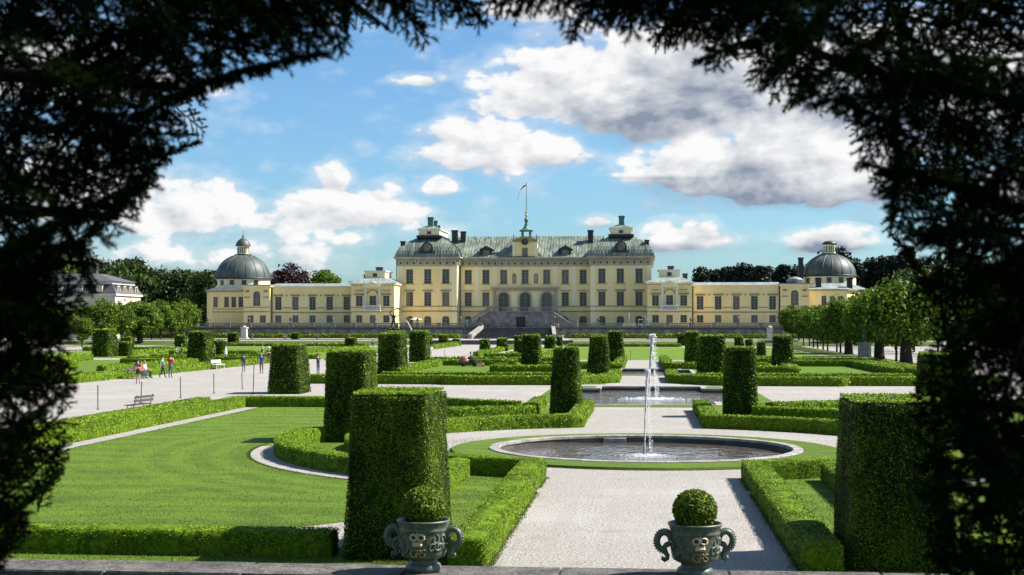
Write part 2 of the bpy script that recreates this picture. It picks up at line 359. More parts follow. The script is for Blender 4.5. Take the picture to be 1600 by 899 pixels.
def link(name, me, parent=None, loc=None, rot=None, scale=None):
    o = bpy.data.objects.new(name, me); COL.objects.link(o)
    if parent is not None: o.parent = parent
    if loc is not None: o.location = loc
    if rot is not None: o.rotation_euler = rot
    if scale is not None: o.scale = scale
    return o
def np_mesh(name, verts, quads, mats, mi=None, smooth=False):
    me = bpy.data.meshes.new(name); nv = len(verts); nq = len(quads); k = quads.shape[1]
    me.vertices.add(nv); me.vertices.foreach_set('co', np.ascontiguousarray(verts, dtype=np.float32).ravel())
    me.loops.add(nq*k); me.loops.foreach_set('vertex_index', np.ascontiguousarray(quads, dtype=np.int32).ravel())
    me.polygons.add(nq); me.polygons.foreach_set('loop_start', np.arange(nq, dtype=np.int32)*k)
    try: me.polygons.foreach_set('loop_total', np.full(nq, k, dtype=np.int32))
    except Exception: pass
    for m in (mats if isinstance(mats, (list, tuple)) else [mats]): me.materials.append(MATS[m])
    if mi is not None: me.polygons.foreach_set('material_index', np.ascontiguousarray(mi, dtype=np.int32))
    if smooth: me.polygons.foreach_set('use_smooth', np.ones(nq, dtype=bool))
    me.update(calc_edges=True); return me
def tag(o, label, cat, group=None, kind=None):
    if label: o['label'] = label
    if cat: o['category'] = cat
    if group: o['group'] = group
    if kind: o['kind'] = kind
    return o
def thing(name, label, cat, loc=(0, 0, 0), rz=0.0, group=None, kind=None):
    o = bpy.data.objects.new(name, None); COL.objects.link(o); o.location = loc; o.rotation_euler = (0, 0, rz)
    o.empty_display_size = 0.2
    return tag(o, label, cat, group, kind)
def structure(o): o['kind'] = 'structure'; return o
def leaf_quads(P, N, size, jitter=0.7, aspect=1.5):
    """one leaf-sized quad at each point P, its normal scattered about N"""
    n = len(P); nn = N+rng.normal(0, jitter, (n, 3)); nn /= np.linalg.norm(nn, axis=1)[:, None]+1e-9
    t = np.cross(nn, rng.normal(0, 1, (n, 3))); t /= np.linalg.norm(t, axis=1)[:, None]+1e-9
    b = np.cross(nn, t); s = size*(0.6+0.8*rng.random(n))[:, None]
    a = t*s*0.5*aspect; b = b*s*0.5
    V = np.stack([P-a, P+b*0.9, P+a, P-b*0.9], 1).reshape(-1, 3)
    return V, np.arange(4*n, dtype=np.int32).reshape(-1, 4)
def sheet(name, poly, z, mat):
    """flat ground sheet from a polygon, triangulated"""
    bm = bmesh.new(); vs = [bm.verts.new((p[0], p[1], z)) for p in poly]
    f = bm.faces.new(vs); f.normal_update()
    if f.normal.z < 0: f.normal_flip()
    bmesh.ops.triangulate(bm, faces=[f]); me = bpy.data.meshes.new(name); bm.to_mesh(me); bm.free(); me.materials.append(MATS[mat])
    return structure(link(name, me))
def arc(cx, cy, r, a0, a1, n=24):
    return [(cx+r*math.cos(R(a0+(a1-a0)*k/n)), cy+r*math.sin(R(a0+(a1-a0)*k/n))) for k in range(n+1)]
# ================================================================== ground
BC = (0.05, 47.8)                                                    # centre of the round basin
def cross_shape(cx, y0, y1, a, b, c):
    return [(cx-a, y0), (cx+a, y0), (cx+a, y0+c), (cx+b, y0+c), (cx+b, y1-c), (cx+a, y1-c), (cx+a, y1), (cx-a, y1), (cx-a, y1-c), (cx-b, y1-c), (cx-b, y0+c), (cx-a, y0+c)]
BASIN2 = cross_shape(0.5, 72.6, 94.6, 3.6, 5.4, 3.0); BASIN3 = cross_shape(0.6, 116.5, 132.5, 2.9, 3.9, 3.0)
def ground_sheet():
    """one sheet from the camera terrace to the horizon, open where the basins are sunk"""
    prof = [(-3000, 2.55), (6.0, 2.55), (8.0, 2.3), (16.5, 0.0), (36.0, 0.0), (140.0, 0.0), (289.5, 0.0), (296.5, 0.8), (340.0, 0.8), (420.0, 0.8), (6000, 0.8)]
    xs = [-5000, -400, -110, -34, -12, 12, 34, 110, 400, 5000]; bm = bmesh.new()
    V = [[bm.verts.new((x, y, z)) for x in xs] for y, z in prof]
    for j in range(len(prof)-1):
        for k in range(len(xs)-1):
            if xs[k] == -12 and prof[j][0] == 36.0: continue
            bm.faces.new((V[j][k], V[j][k+1], V[j+1][k+1], V[j+1][k]))
    j, k = 4, 4; c = [V[j][k], V[j][k+1], V[j+1][k+1], V[j+1][k]]; edges = [bm.edges.get((c[i], c[(i+1) % 4])) for i in range(4)]
    for loop in ([(BC[0]+5.0*math.cos(2*math.pi*q/72), BC[1]+5.0*math.sin(2*math.pi*q/72)) for q in range(72)], BASIN2, BASIN3):
        cx = sum(p[0] for p in loop)/len(loop); cy = sum(p[1] for p in loop)/len(loop)
        vs = [bm.verts.new((p[0]+(.15 if p[0] < cx else -.15)*(len(loop) < 40), p[1]+(.15 if p[1] < cy else -.15)*(len(loop) < 40), 0)) for p in loop]; edges += [bm.edges.new((vs[q], vs[(q+1) % len(vs)])) for q in range(len(vs))]
    bmesh.ops.triangle_fill(bm, use_beauty=True, use_dissolve=False, edges=edges)
    bmesh.ops.recalc_face_normals(bm, faces=bm.faces[:])
    if sum(f.normal.z for f in bm.faces) < 0: bmesh.ops.reverse_faces(bm, faces=bm.faces[:])
    me = bpy.data.meshes.new('ground'); bm.to_mesh(me); bm.free(); me.materials.append(MATS['gravel']); structure(link('ground', me))
ground_sheet()
def near_lawn(s, name):
    # from the parapet to the cross path, cut back round the gravel ring
    pts = [(s*2.9, 22.0)] + [(s*2.9, 38.7)] + [(s*9.6*math.sin(R(a)), 47.8-9.6*math.cos(R(a))) for a in range(18, 163, 6)] + [(s*2.9, 57.0), (s*2.9, 71.0), (s*7.0, 76.0), (s*19.2, 76.0), (s*19.2, 22.0)]
    sheet(name, pts, 0.012, 'lawn')
near_lawn(-1, 'lawn'); near_lawn(1, 'lawn')
sheet('gravel_path', arc(BC[0], BC[1], 13.1, 182, 238, 30)+arc(BC[0], BC[1], 12.2, 238, 182, 30), 0.02, 'gravel')
sheet('gravel_path', arc(BC[0], BC[1], 13.1, -2, -58, 30)+arc(BC[0], BC[1], 12.2, -58, -2, 30), 0.02, 'gravel')
sheet('gravel_path', [(-9.2, 26.0), (-6.2, 29.4), (-5.6, 29.4), (-5.6, 26.0)], 0.02, 'gravel')
for ox, sgn in ((0, -1), (0, 1), (-67, 1), (-67, -1)):
    sheet('lawn', [(ox+sgn*2.6, 98.5), (ox+sgn*2.6, 108), (ox+sgn*4.2, 118), (ox+sgn*4.2, 134), (ox+sgn*2.6, 140), (ox+sgn*2.6, 161), (ox+sgn*23.5, 161), (ox+sgn*23.5, 98.5)], 0.012, 'lawn_ring')
sheet('lawn', [(-20.5, 166), (-20.5, 258), (24, 258), (24, 166)], 0.012, 'lawn_striped')
sheet('lawn', [(-88, 169), (-88, 258), (-38.5, 258), (-38.5, 169)], 0.012, 'lawn_striped')
for x0, x1 in ((-16, 60), (-140, -47)):
    b = [(x0, 272), (x0, 289.3), (x1, 289.3), (x1, 272)]
    sheet('lawn', b, 0.012, 'lawn_rough')
    me = bpy.data.meshes.new('bank'); me.from_pydata([(x0, 289.3, .012), (x1, 289.3, .012), (x1, 296.7, .815), (x0, 296.7, .815), (x0, 318, .815), (x1, 318, .815)], [], [(0, 1, 2, 3), (3, 2, 5, 4)])
    me.materials.append(MATS['lawn_rough']); me.update(); structure(link('lawn_bank', me))
sheet('lawn', [(24.5, 150), (24.5, 262), (27.6, 285), (29.5, 285), (29.5, 150)], 0.016, 'lawn_rough')
sheet('lawn', [(-93.5, 170), (-93.5, 285), (-90, 285), (-90, 170)], 0.016, 'lawn_rough')
for x0, x1 in ((60, 1200), (-1300, -150)):
    sheet('meadow', [(x0, 60), (x0, 289), (x1, 289), (x1, 60)], 0.014, 'lawn_rough'); sheet('meadow', [(x0, 297), (x0, 2600), (x1, 2600), (x1, 297)], 0.82, 'lawn_rough')
sheet('meadow', [(-150, 440), (-150, 2600), (60, 2600), (60, 440)], 0.83, 'lawn_rough')

def unseen_slope():  # out of view; dark turf added to cut light bounced off the gravel
    prof = [(-80, 2.57), (6.0, 2.57), (8.0, 2.32), (16.5, 0.02), (19.85, 0.012)]; me = bpy.data.meshes.new('unseen_grass_bank')
    v = [(x, y, z) for y, z in prof for x in (-90, -20, 0, 20, 90)]; f = [(j*5+k, j*5+k+1, (j+1)*5+k+1, (j+1)*5+k) for j in range(4) for k in range(4)]
    me.from_pydata(v, [], f); me.materials.append(MATS['lawn_rough']); me.update(); structure(link('unseen_grass_bank', me))
unseen_slope()
sheet('lawn', [(-26.5, 20.9), (-26.5, 24.0), (-2.7, 24.0), (-2.7, 20.9)], 0.010, 'lawn_rough'); sheet('lawn', [(2.7, 20.9), (2.7, 24.0), (26, 24.0), (26, 20.9)], 0.010, 'lawn_rough')  # dark turf strips added to cut bounce onto the near yews
sheet('lawn', [(25, 24), (25, 95), (60, 95), (60, 24)], 0.010, 'lawn_rough'); sheet('lawn', [(-90, 21), (-90, 95), (-41, 95), (-41, 21)], 0.010, 'lawn_rough')  # mostly unseen side lawns, added to dim light bounced from gravel

# ================================================================== hedges
def resample(pts, step, closed):
    P = [np.array(p, float) for p in pts]; out = []
    n = len(P); rngk = range(n if closed else n-1)
    for k in rngk:
        a, b = P[k], P[(k+1) % n]; L = np.linalg.norm(b-a); m = max(1, int(round(L/step)))
        for j in range(m): out.append(a+(b-a)*j/m)
    if not closed: out.append(P[-1])
    return np.array(out)
def hedge_mesh(pts, w, h, d, closed=False, mat='box_leaf', dens=1.4):
    leaf = max(0.027, 0.00105*d); C = resample(pts, max(0.35, 0.006*d), closed); n = len(C)
    nxt = np.roll(C, -1, 0); prv = np.roll(C, 1, 0)
    d1 = nxt-C; d0 = C-prv
    if not closed: d1[-1] = d0[-1]; d0[0] = d1[0]
    d1 /= np.linalg.norm(d1, axis=1)[:, None]; d0 /= np.linalg.norm(d0, axis=1)[:, None]
    t = d0+d1; t /= np.linalg.norm(t, axis=1)[:, None]; nn = np.stack([-t[:, 1], t[:, 0]], 1)
    cosm = np.clip((nn*np.stack([-d1[:, 1], d1[:, 0]], 1)).sum(1), 0.4, 1); nn = nn/cosm[:, None]
    hw = w/2
    prof = np.array([(-hw, 0), (-hw-.01, h*.5), (-hw+.01, h-.05), (-hw+.06, h), (0, h+.01), (hw-.06, h), (hw-.01, h-.05), (hw+.01, h*.5), (hw, 0)])
    k = len(prof); jit = 0.03
    V = np.zeros((n, k, 3)); V[:, :, :2] = C[:, None, :]+nn[:, None, :]*prof[None, :, 0:1]; V[:, :, 2] = prof[None, :, 1]
    V += rng.normal(0, jit*0.6, V.shape)*np.array([1, 1, 0.7]); V[:, :, 2] += (rng.normal(0, 0.02, (n, 1)))*(prof[None, :, 1] > .1); V[:, (0, -1), 2] = -0.02
    Vf = V
    if not closed:
        e0 = Vf[0].copy(); e0[:, :2] = C[0]; e1 = Vf[-1].copy(); e1[:, :2] = C[-1]
        Vf = np.concatenate([e0[None], Vf, e1[None]], 0)
    m = len(Vf); idx = np.arange(m*k).reshape(m, k)
    if closed: idx = np.concatenate([idx, idx[:1]], 0)
    q = np.stack([idx[:-1, :-1], idx[:-1, 1:], idx[1:, 1:], idx[1:, :-1]], -1).reshape(-1, 4)
    # leaves on the faces
    seg = np.linalg.norm(nxt-C, axis=1); 
    if not closed: seg[-1] = 0
    L = seg.sum(); peri = 2*h+w; N = int(L*peri/(leaf*leaf)*dens)
    i = rng.choice(n, N, p=seg/L); u = rng.random(N)[:, None]; j = (i+1) % n
    c = C[i]*(1-u)+C[j]*u; nrm = nn[i]*(1-u)+nn[j]*u
    s = rng.random(N)*peri; off = np.where(s < h, -hw, np.where(s < h+w, s-h-hw, hw)); z = np.where(s < h, s, np.where(s < h+w, h, peri-s))
    z = np.clip(z, 0.03, h)
    P = np.zeros((N, 3)); P[:, :2] = c+nrm*off[:, None]; P[:, 2] = z
    Nn = np.zeros((N, 3)); side = (s < h) | (s >= h+w)
    Nn[:, :2] = nrm*np.sign(off)[:, None]*side[:, None]; Nn[:, 2] = np.where(side, 0.15, 1.0)
    P += Nn*rng.normal(leaf*0.12, leaf*0.26+0.005, N)[:, None]
    if not closed:                                                    # end faces
        for e, dd in ((0, -d1[0]), (-1, d1[-1])):
            Ne = int(w*h/(leaf*leaf)*dens); Q = np.zeros((Ne, 3)); o = (rng.random(Ne)-.5)*w
            Q[:, :2] = C[e]+nn[e]*o[:, None]+dd*rng.normal(leaf*.2, leaf*.4, Ne)[:, None]; Q[:, 2] = rng.random(Ne)*h
            P = np.concatenate([P, Q]); B = np.zeros((Ne, 3)); B[:, :2] = dd; Nn = np.concatenate([Nn, B])
    LV, LQ = leaf_quads(P, Nn, leaf*0.85, 0.5)
    V2 = np.concatenate([Vf.reshape(-1, 3), LV]); Q2 = np.concatenate([q, LQ+m*k])
    mi = np.concatenate([np.zeros(len(q)), np.ones(len(LQ))])
    return np_mesh('hedge', V2, Q2, ['box_core', mat], mi)
def hedge(label, pts, w=0.62, h=0.5, closed=False, group=None, d=None):
    if d is None: d = min(math.hypot(*p) for p in pts)
    o = link('hedge', hedge_mesh(pts, w, h, d, closed)); tag(o, label, 'hedge', group); return o
def pol(r, a): return (BC[0]+r*math.sin(R(a)), BC[1]-r*math.cos(R(a)))   # angle from the camera side
for s, nm in ((-1, 'left'), (1, 'right')):
    a0 = math.degrees(math.asin(3.0/9.5))
    bed = [(s*3.0, 23.9), (s*3.0, 38.6)] + [pol(9.75, s*a) for a in range(20, 100, 6)]
    hedge(f'clipped box hedge edging the {nm} of the near gravel walk, curling round the basin', bed, 0.64, 0.5)
    outer = [(s*5.08, 26.6), (s*5.08, 38.4)]
    hedge(f'short straight box hedge behind the {nm} nearest yew block', outer, 0.66, 0.5)
    ring = [pol(12.0, s*a) for a in range(27, 97, 5)] + [pol(11.7, s*98.5), pol(11.0, s*100), pol(10.1, s*99)]
    hedge(f'curved box hedge in the {nm} lawn rounding the yew beside a gravel crescent', ring, 0.66, 0.5)
    hedge(f'low box hedge at the foot of the {nm} lawn just beyond the parapet', [(s*5.6, 25.2), (s*18.6, 25.2)], 0.7, 0.45)
    far = [pol(10.1, s*a) for a in range(130, 164, 4)] + [(s*2.75, 57.5), (s*2.75, 69.3)]
    hedge(f'box hedge on the far {nm} side of the round basin turning along the walk', [pol(10.1, s*104)] + [pol(10.1, s*a) for a in range(108, 130, 4)] + far, 0.64, 0.52)
    hedge(f'inner box hedge behind the far {nm} curve of the round basin', [(s*10.0, 61.3), (s*8.5, 62.0), (s*5.2, 63.9), (s*5.2, 71.5)], 0.62, 0.5)
    hedge(f'box hedge slanting along the {nm} cross path behind the round basin beds', [(s*12.4, 70.9), (s*9.7, 69.3), (s*5.9, 66.8)], 0.6, 0.52)
    hedge(f'outer box hedge along the far end of the near {nm} lawn', [(s*20.4, 43.5), (s*20.4, 70.2), (s*12.8, 70.4)], 0.62, 0.52)
    hedge(f'second box hedge outside the near {nm} lawn beside the wide path', [(s*22.6, 48.0), (s*22.6, 71.0)], 0.7, 0.42)
def mid_cell(ox, s, where):
    X = lambda v: ox+s*v
    hedge(f'long box hedge fronting the mower lawn {where} along the cross path', [(X(24.6), 98.4), (X(13.8), 97.8), (X(13.2), 97.0), (X(5.4), 97.3), (X(2.15), 101.4), (X(2.15), 112.0)], 0.8, 0.62)
    hedge(f'thin second hedge behind the front hedge {where}', [(X(20.0), 107.5), (X(4.0), 107.0)], 0.7, 0.5)
    hedge(f'hedge down the side of the middle lawn {where}', [(X(20.7), 117.0), (X(20.7), 142.0), (X(12.8), 142.6)], 0.85, 0.62)
    hedge(f'short hedge round the yew beside the third basin {where}', [(X(12.9), 130.0), (X(12.9), 122.6), (X(5.6), 122.8)], 0.85, 0.6)
    hedge(f'low hedge with turned corner near the striped lawn {where}', [(X(11.5), 133.0), (X(2.3), 132.2), (X(2.3), 160.0)], 0.85, 0.62)
    hedge(f'back hedge closing the middle bed {where}', [(X(24.0), 154.5), (X(9.0), 154.5)], 0.8, 0.55)
mid_cell(0, -1, 'left of the third basin'); mid_cell(0, 1, 'right of the third basin')
mid_cell(-67, 1, 'beyond the wide path'); 
hedge('hedge lining the far edge of the wide path behind the seated visitors', [(-47.0, 97.3), (-40.5, 97.3), (-40.5, 140.0), (-40.5, 163.0)], 0.8, 0.62)
hedge('outermost hedge bending along the right tree avenue', [(22.5, 101.0), (22.4, 150.0), (13.0, 163.5)], 0.8, 0.55)
hedge('low hedge before the right hand statue pedestal', [(24.0, 120.0), (24.3, 158.0)], 0.8, 0.5)
for lab, pts, h in (('thin dark hedge at the far end of the striped lawn', [(-14, 262), (7, 262)], .55), ('thin dark hedge beyond the left striped lawn', [(-86, 262), (-52, 262)], .55),
        ('narrow hedge along the left edge of the palace walk', [(-34.6, 214), (-36.2, 274)], .7), ('narrow hedge along the right edge of the palace walk', [(-21.4, 180), (-22.6, 262)], .6),
        ('hedge at the near end of the left striped lawn', [(-60, 167.5), (-39, 167.5)], .5), ('hedge beside the flower bed right of the palace walk', [(-19.5, 172), (-12.5, 172), (-12.0, 215)], .6),
        ('low hedge on the left far lawn near the trees', [(-88, 215), (-70, 215), (-70, 182)], .6), ('hedge dividing the left lawns by the avenue', [(-64, 186), (-52, 187), (-45.5, 230)], .6)):
    hedge(lab, pts, 0.8, h)
for x0, x1, lab in ((-150, -44, 'long dark hedge at the foot of the left terrace wall'), (-17.5, 60, 'long dark hedge at the foot of the right terrace wall')):
    o = hedge(lab, [(x0, 336.5), (x1, 336.5)], 1.4, 0.95); o.location.z = 0.8

# ================================================================== clipped yews
def topiary_mesh(w, h, d, sq=7.0, taper=0.84, depth=None, mat='yew_leaf'):
    leaf = max(0.026, 0.00082*d); hx = w/2; hy = (depth or w)/2
    nu, nv = 36, 12
    def se(a):
        c, s_ = np.cos(a), np.sin(a); r = (np.abs(c)**sq+np.abs(s_)**sq)**(-1/sq); return c*r, s_*r
    def wid(v): return 1-(1-taper)*v**1.15
    a = np.arange(nu)*2*np.pi/nu; cx, cy = se(a); rows = []
    for j in range(nv+1):
        v = j/nv; k = wid(v); rows.append(np.stack([cx*hx*k, cy*hy*k, np.full(nu, v*h)], 1)*1.0)
    for k2, z in ((0.9, h+0.03), (0.5, h+0.05), (0.02, h+0.05)): rows.append(np.stack([cx*hx*taper*k2, cy*hy*taper*k2, np.full(nu, z)], 1))
    V = np.array(rows); V += rng.normal(0, 0.022, V.shape); V[0, :, 2] = -0.03; m = len(V)
    V[:, :, :2] *= 0.975
    idx = np.arange(m*nu).reshape(m, nu); q = np.stack([idx[:-1], np.roll(idx, -1, 1)[:-1], np.roll(idx, -1, 1)[1:], idx[1:]], -1).reshape(-1, 4)
    area = 4*(hx+hy)*h*0.92; N = int(area/(leaf*leaf)*2.1); u = rng.random(N)*4
    e = np.floor(u).astype(int); f_ = (u-e)*2-1; v = rng.random(N); k = wid(v)
    ang = np.where(e == 0, np.arctan2(f_, 1), np.where(e == 1, np.arctan2(1, -f_), np.where(e == 2, np.arctan2(-f_, -1), np.arctan2(-1, f_))))
    px, py = se(ang); P = np.stack([px*hx*k, py*hy*k, v*h], 1)
    gx = np.sign(px)*np.abs(px)**(sq-1); gy = np.sign(py)*np.abs(py)**(sq-1); Nn = np.stack([gx, gy, np.full(N, 0.1)], 1); Nn /= np.linalg.norm(Nn, axis=1)[:, None]
    lump = np.sin(P[:, 0]*5.1+1)*np.sin(P[:, 2]*4.3+2)*np.sin(P[:, 1]*4.7)*0.015 + np.sin(P[:, 0]*2.1+P[:, 1]*1.7+h*9)*np.sin(P[:, 2]*1.9+w*7)*0.02
    P += Nn*(rng.normal(leaf*0.12, leaf*0.26+0.005, N)+lump)[:, None]
    Nt = int(4*hx*hy*taper*taper/(leaf*leaf)*2.2); tx = (rng.random(Nt)*2-1); ty = (rng.random(Nt)*2-1); ok = (np.abs(tx)**sq+np.abs(ty)**sq) < 1; tx, ty = tx[ok], ty[ok]
    Pt = np.stack([tx*hx*taper, ty*hy*taper, h+0.05+rng.normal(0.01, leaf*0.55, len(tx))], 1); Nt_ = np.tile([[0, 0, 1.0]], (len(tx), 1))
    ns = max(6, int(len(tx)*0.01)); tall = rng.choice(len(tx), ns); Pt[tall, 2] += rng.random(ns)*0.07
    LV, LQ = leaf_quads(np.concatenate([P, Pt]), np.concatenate([Nn, Nt_]), leaf*0.85, 0.6)
    V2 = np.concatenate([V.reshape(-1, 3), LV]); Q2 = np.concatenate([q, LQ+m*nu])
    lm = np.where(rng.random(len(LQ)) < 0.04, 2, 1); lm[len(P):] = np.where(rng.random(len(LQ)-len(P)) < 0.75, 2, 1)      # fresh shoots, massed on top to paint in its sunlit brightness
    mi = np.concatenate([np.zeros(len(q)), lm])
    return np_mesh('clipped_yew', V2, Q2, ['hedge_core', mat, 'yew_lit_shoot'], mi)
def yew(label, x, yf, w, h, sq=7.0, taper=0.84, group=None):
    d = math.hypot(x, yf); dep = w*(1.55 if sq > 9 and h > 2.75 else 1.0); o = link('clipped_yew', topiary_mesh(w, h-.07, d, sq, taper, dep)); o.location = (x, yf+dep/2, 0.0)
    o.rotation_euler = (0, 0, R(random.uniform(-1.5, 1.5)))
    tag(o, label, 'topiary', group); return o
YEWS = [
 ('largest clipped yew block, nearest on the left behind the urn', -4.50, 24.6, 1.62, 2.98, 18, .85),
 ('large clipped yew block nearest on the right by the dark spruce', 4.40, 24.2, 1.74, 2.9, 18, .9),
 ('tall clipped yew block rising from the curved hedge in the near left lawn', -10.55, 49.2, 1.6, 3.25, 16, .88),
 ('tall clipped yew block in the near right lawn hidden behind the right spruce', 10.5, 49.2, 1.72, 3.2, 10, .86),
 ('clipped yew block standing on the wide gravel path right of the visitors', -21.55, 83.0, 2.0, 2.95, 14, .80),
 ('clipped yew at the left front corner of the second basin', -3.55, 64.5, 1.5, 3.14, 4.5, .72),
 ('clipped yew at the right front corner of the second basin', 4.42, 64.4, 1.55, 3.16, 5, .85),
 ('clipped yew block left of the mown middle lawn', -21.3, 117.0, 2.1, 3.4, 14, .88),
 ('slim clipped yew just behind the one left of the middle lawn', -26.6, 149.6, 1.8, 3.4, 14, .9),
 ('clipped yew block beside the water jet on the wide path', -25.0, 155.0, 1.95, 3.4, 14, .92),
 ('tapered clipped yew left of the third basin', -3.65, 115.6, 1.85, 3.2, 5, .72),
 ('clipped yew farther back left of the fountain jets', -2.95, 151.8, 1.7, 3.42, 5, .84),
 ('broad clipped yew right of the third basin', 5.65, 116.5, 2.4, 3.25, 7, .84),
 ('slim clipped yew farther back right of the fountain jets', 5.25, 152.6, 1.45, 3.4, 5, .9),
 ('clipped yew on the right lawn in front of the lindens', 13.1, 133.8, 2.0, 3.12, 5, .82),
 ('clipped yew at the right end of the mown lawn', -10.2, 127.9, 1.72, 3.2, 7, .9),
 ('tall clipped yew block behind the white bench', -47.1, 145.2, 2.2, 3.4, 14, .82),
 ('short clipped yew block with visitors before it', -52.7, 170.2, 1.75, 2.15, 14, .95),
 ('small clipped yew near the left end of the terrace wall', -86.6, 291.0, 1.9, 2.3, 14, .95),
 ('clipped yew by the left avenue behind two visitors', -79.8, 236.8, 1.8, 2.25, 14, .92),
 ('large dark clipped yew far left beside the avenue', -69.6, 175.4, 2.3, 3.5, 14, .9),
 ('low dark clipped yew right of the large far left one', -68.0, 179.2, 1.6, 1.85, 14, .96),
 ('clipped yew half hidden behind the low far left one', -75.2, 199.2, 1.6, 2.3, 14, .92),
 ('small clipped yew standing against the left terrace wall', -78.4, 312.0, 1.5, 2.2, 14, .96),
 ('short round clipped yew on the left striped lawn', -49.2, 233.4, 1.95, 1.85, 3, .92),
 ('round clipped yew beside the palace walk behind the mower', -22.1, 195.4, 1.5, 2.05, 3, .86),
 ('second round clipped yew along the palace walk', -22.0, 218.9, 1.7, 1.95, 3.5, .9),
 ('narrow clipped yew third along the palace walk', -17.7, 200.0, 1.3, 2.55, 5, .9),
 ('clipped yew left of the flower bed below the right terrace', -16.1, 242.7, 1.8, 2.1, 4, .9),
 ('narrow clipped yew right of the flower bed yew', -15.2, 256.3, 1.0, 1.9, 4, .9),
 ('round clipped yew left of the palace walk near the stair', -37.4, 261.6, 1.8, 2.15, 3, .88),
 ('squat clipped yew left of the palace walk nearest the stair', -36.3, 272.0, 1.6, 1.3, 4, .85),
 ('narrow clipped yew peeping from behind the yew by the jet', -41.2, 269.0, 1.1, 1.8, 4, .9),
 ('small clipped yew on the far right lawn left of two taller ones', 7.6, 281.0, 1.5, 2.3, 6, .95),
 ('round clipped yew below the right terrace wall', 18.5, 274.7, 1.65, 1.75, 3, .92),
 ('small squat clipped yew right of the round one below the terrace', 20.4, 274.8, 1.3, 1.25, 5, .95),
 ('slim round clipped yew left of the one before the lindens', 14.6, 176.5, 1.1, 2.0, 3, .85),
 ('dark clipped yew partly behind the one at the mown lawn', -15.9, 187.9, 1.75, 2.05, 6, .92)]
for lab, x, y, w, h, sq, tp in YEWS: yew(lab, x, y, w, h, sq, tp, 'clipped yews of the parterre')

# ================================================================== basins and jets
def lawn_ring():
    mb = MB(); n = 72
    prof = [(6.45, 0.0), (6.42, 0.08), (6.25, 0.085), (5.30, 0.035)]
    for (r0, z0), (r1, z1) in zip(prof, prof[1:]):
        o0, o1 = (-.75*(r0 > 6), -.75*(r1 > 6))                       # the turf is wider on the near side
        for k in range(n):
            a, b = 2*math.pi*k/n, 2*math.pi*(k+1)/n
            mb.face([(r0*math.cos(a), o0+r0*math.sin(a), z0), (r0*math.cos(b), o0+r0*math.sin(b), z0), (r1*math.cos(b), o1+r1*math.sin(b), z1), (r1*math.cos(a), o1+r1*math.sin(a), z1)])
    structure(mb.build('lawn_ring', 'lawn_ring', None, True, (BC[0], BC[1], 0)))
lawn_ring()
def round_basin():
    t = thing('fountain_basin', 'round stone fountain basin ringed with turf at the middle of the near walk', 'fountain', (BC[0], BC[1], 0))
    n = 26; mb = MB(); seg = 5; gap = 0.010; z0, z1 = -0.03, 0.065; r0, r1 = 4.92, 5.26
    def ring(r, z): return [(r*math.cos(a), r*math.sin(a), z) for a in np.linspace(gap/r1, 2*math.pi/n-gap/r1, seg+1)]
    loops = [ring(r1, z0), ring(r1+.0, z1-.02), ring(r1-.02, z1), ring(r0+.02, z1), ring(r0, z1-.02), ring(r0, z0)]
    for a, b in zip(loops, loops[1:]):
        for k in range(seg): mb.face([a[k], a[k+1], b[k+1], b[k]])
    for e in (0, -1): mb.face([l[e] for l in (loops if e else loops[::-1])])
    me = mb.mesh('rim_stone', 'rim_stone')
    for k in range(n): link('rim_stone', me, t, (0, 0, random.uniform(-.006, .006)), (0, 0, 2*math.pi*k/n))
    w = MB(); w.lathe([(4.96, -0.032), (4.96, -0.36)], 72, cap=False); w.build('basin_wall', 'dark_stone', t, True)
    p = MB(); p.lathe([(.05, -.3), (.05, .02), (.03, .10)], 10); p.build('nozzle', 'lead_grey', t, loc=(0.0, 0, 0))
    q = MB(); q.box(-.42, .42, 4.60, 4.95, -.3, -.035); q.build('inlet_stone', 'rim_stone', t, loc=(-1.1, 0, 0))
    me = bpy.data.meshes.new('water'); bm = bmesh.new(); bmesh.ops.create_circle(bm, cap_ends=True, radius=4.955, segments=72); bm.to_mesh(me); bm.free(); me.materials.append(MATS['basin_water'])
    structure(link('water', me, None, (BC[0], BC[1], -0.20)))
round_basin()
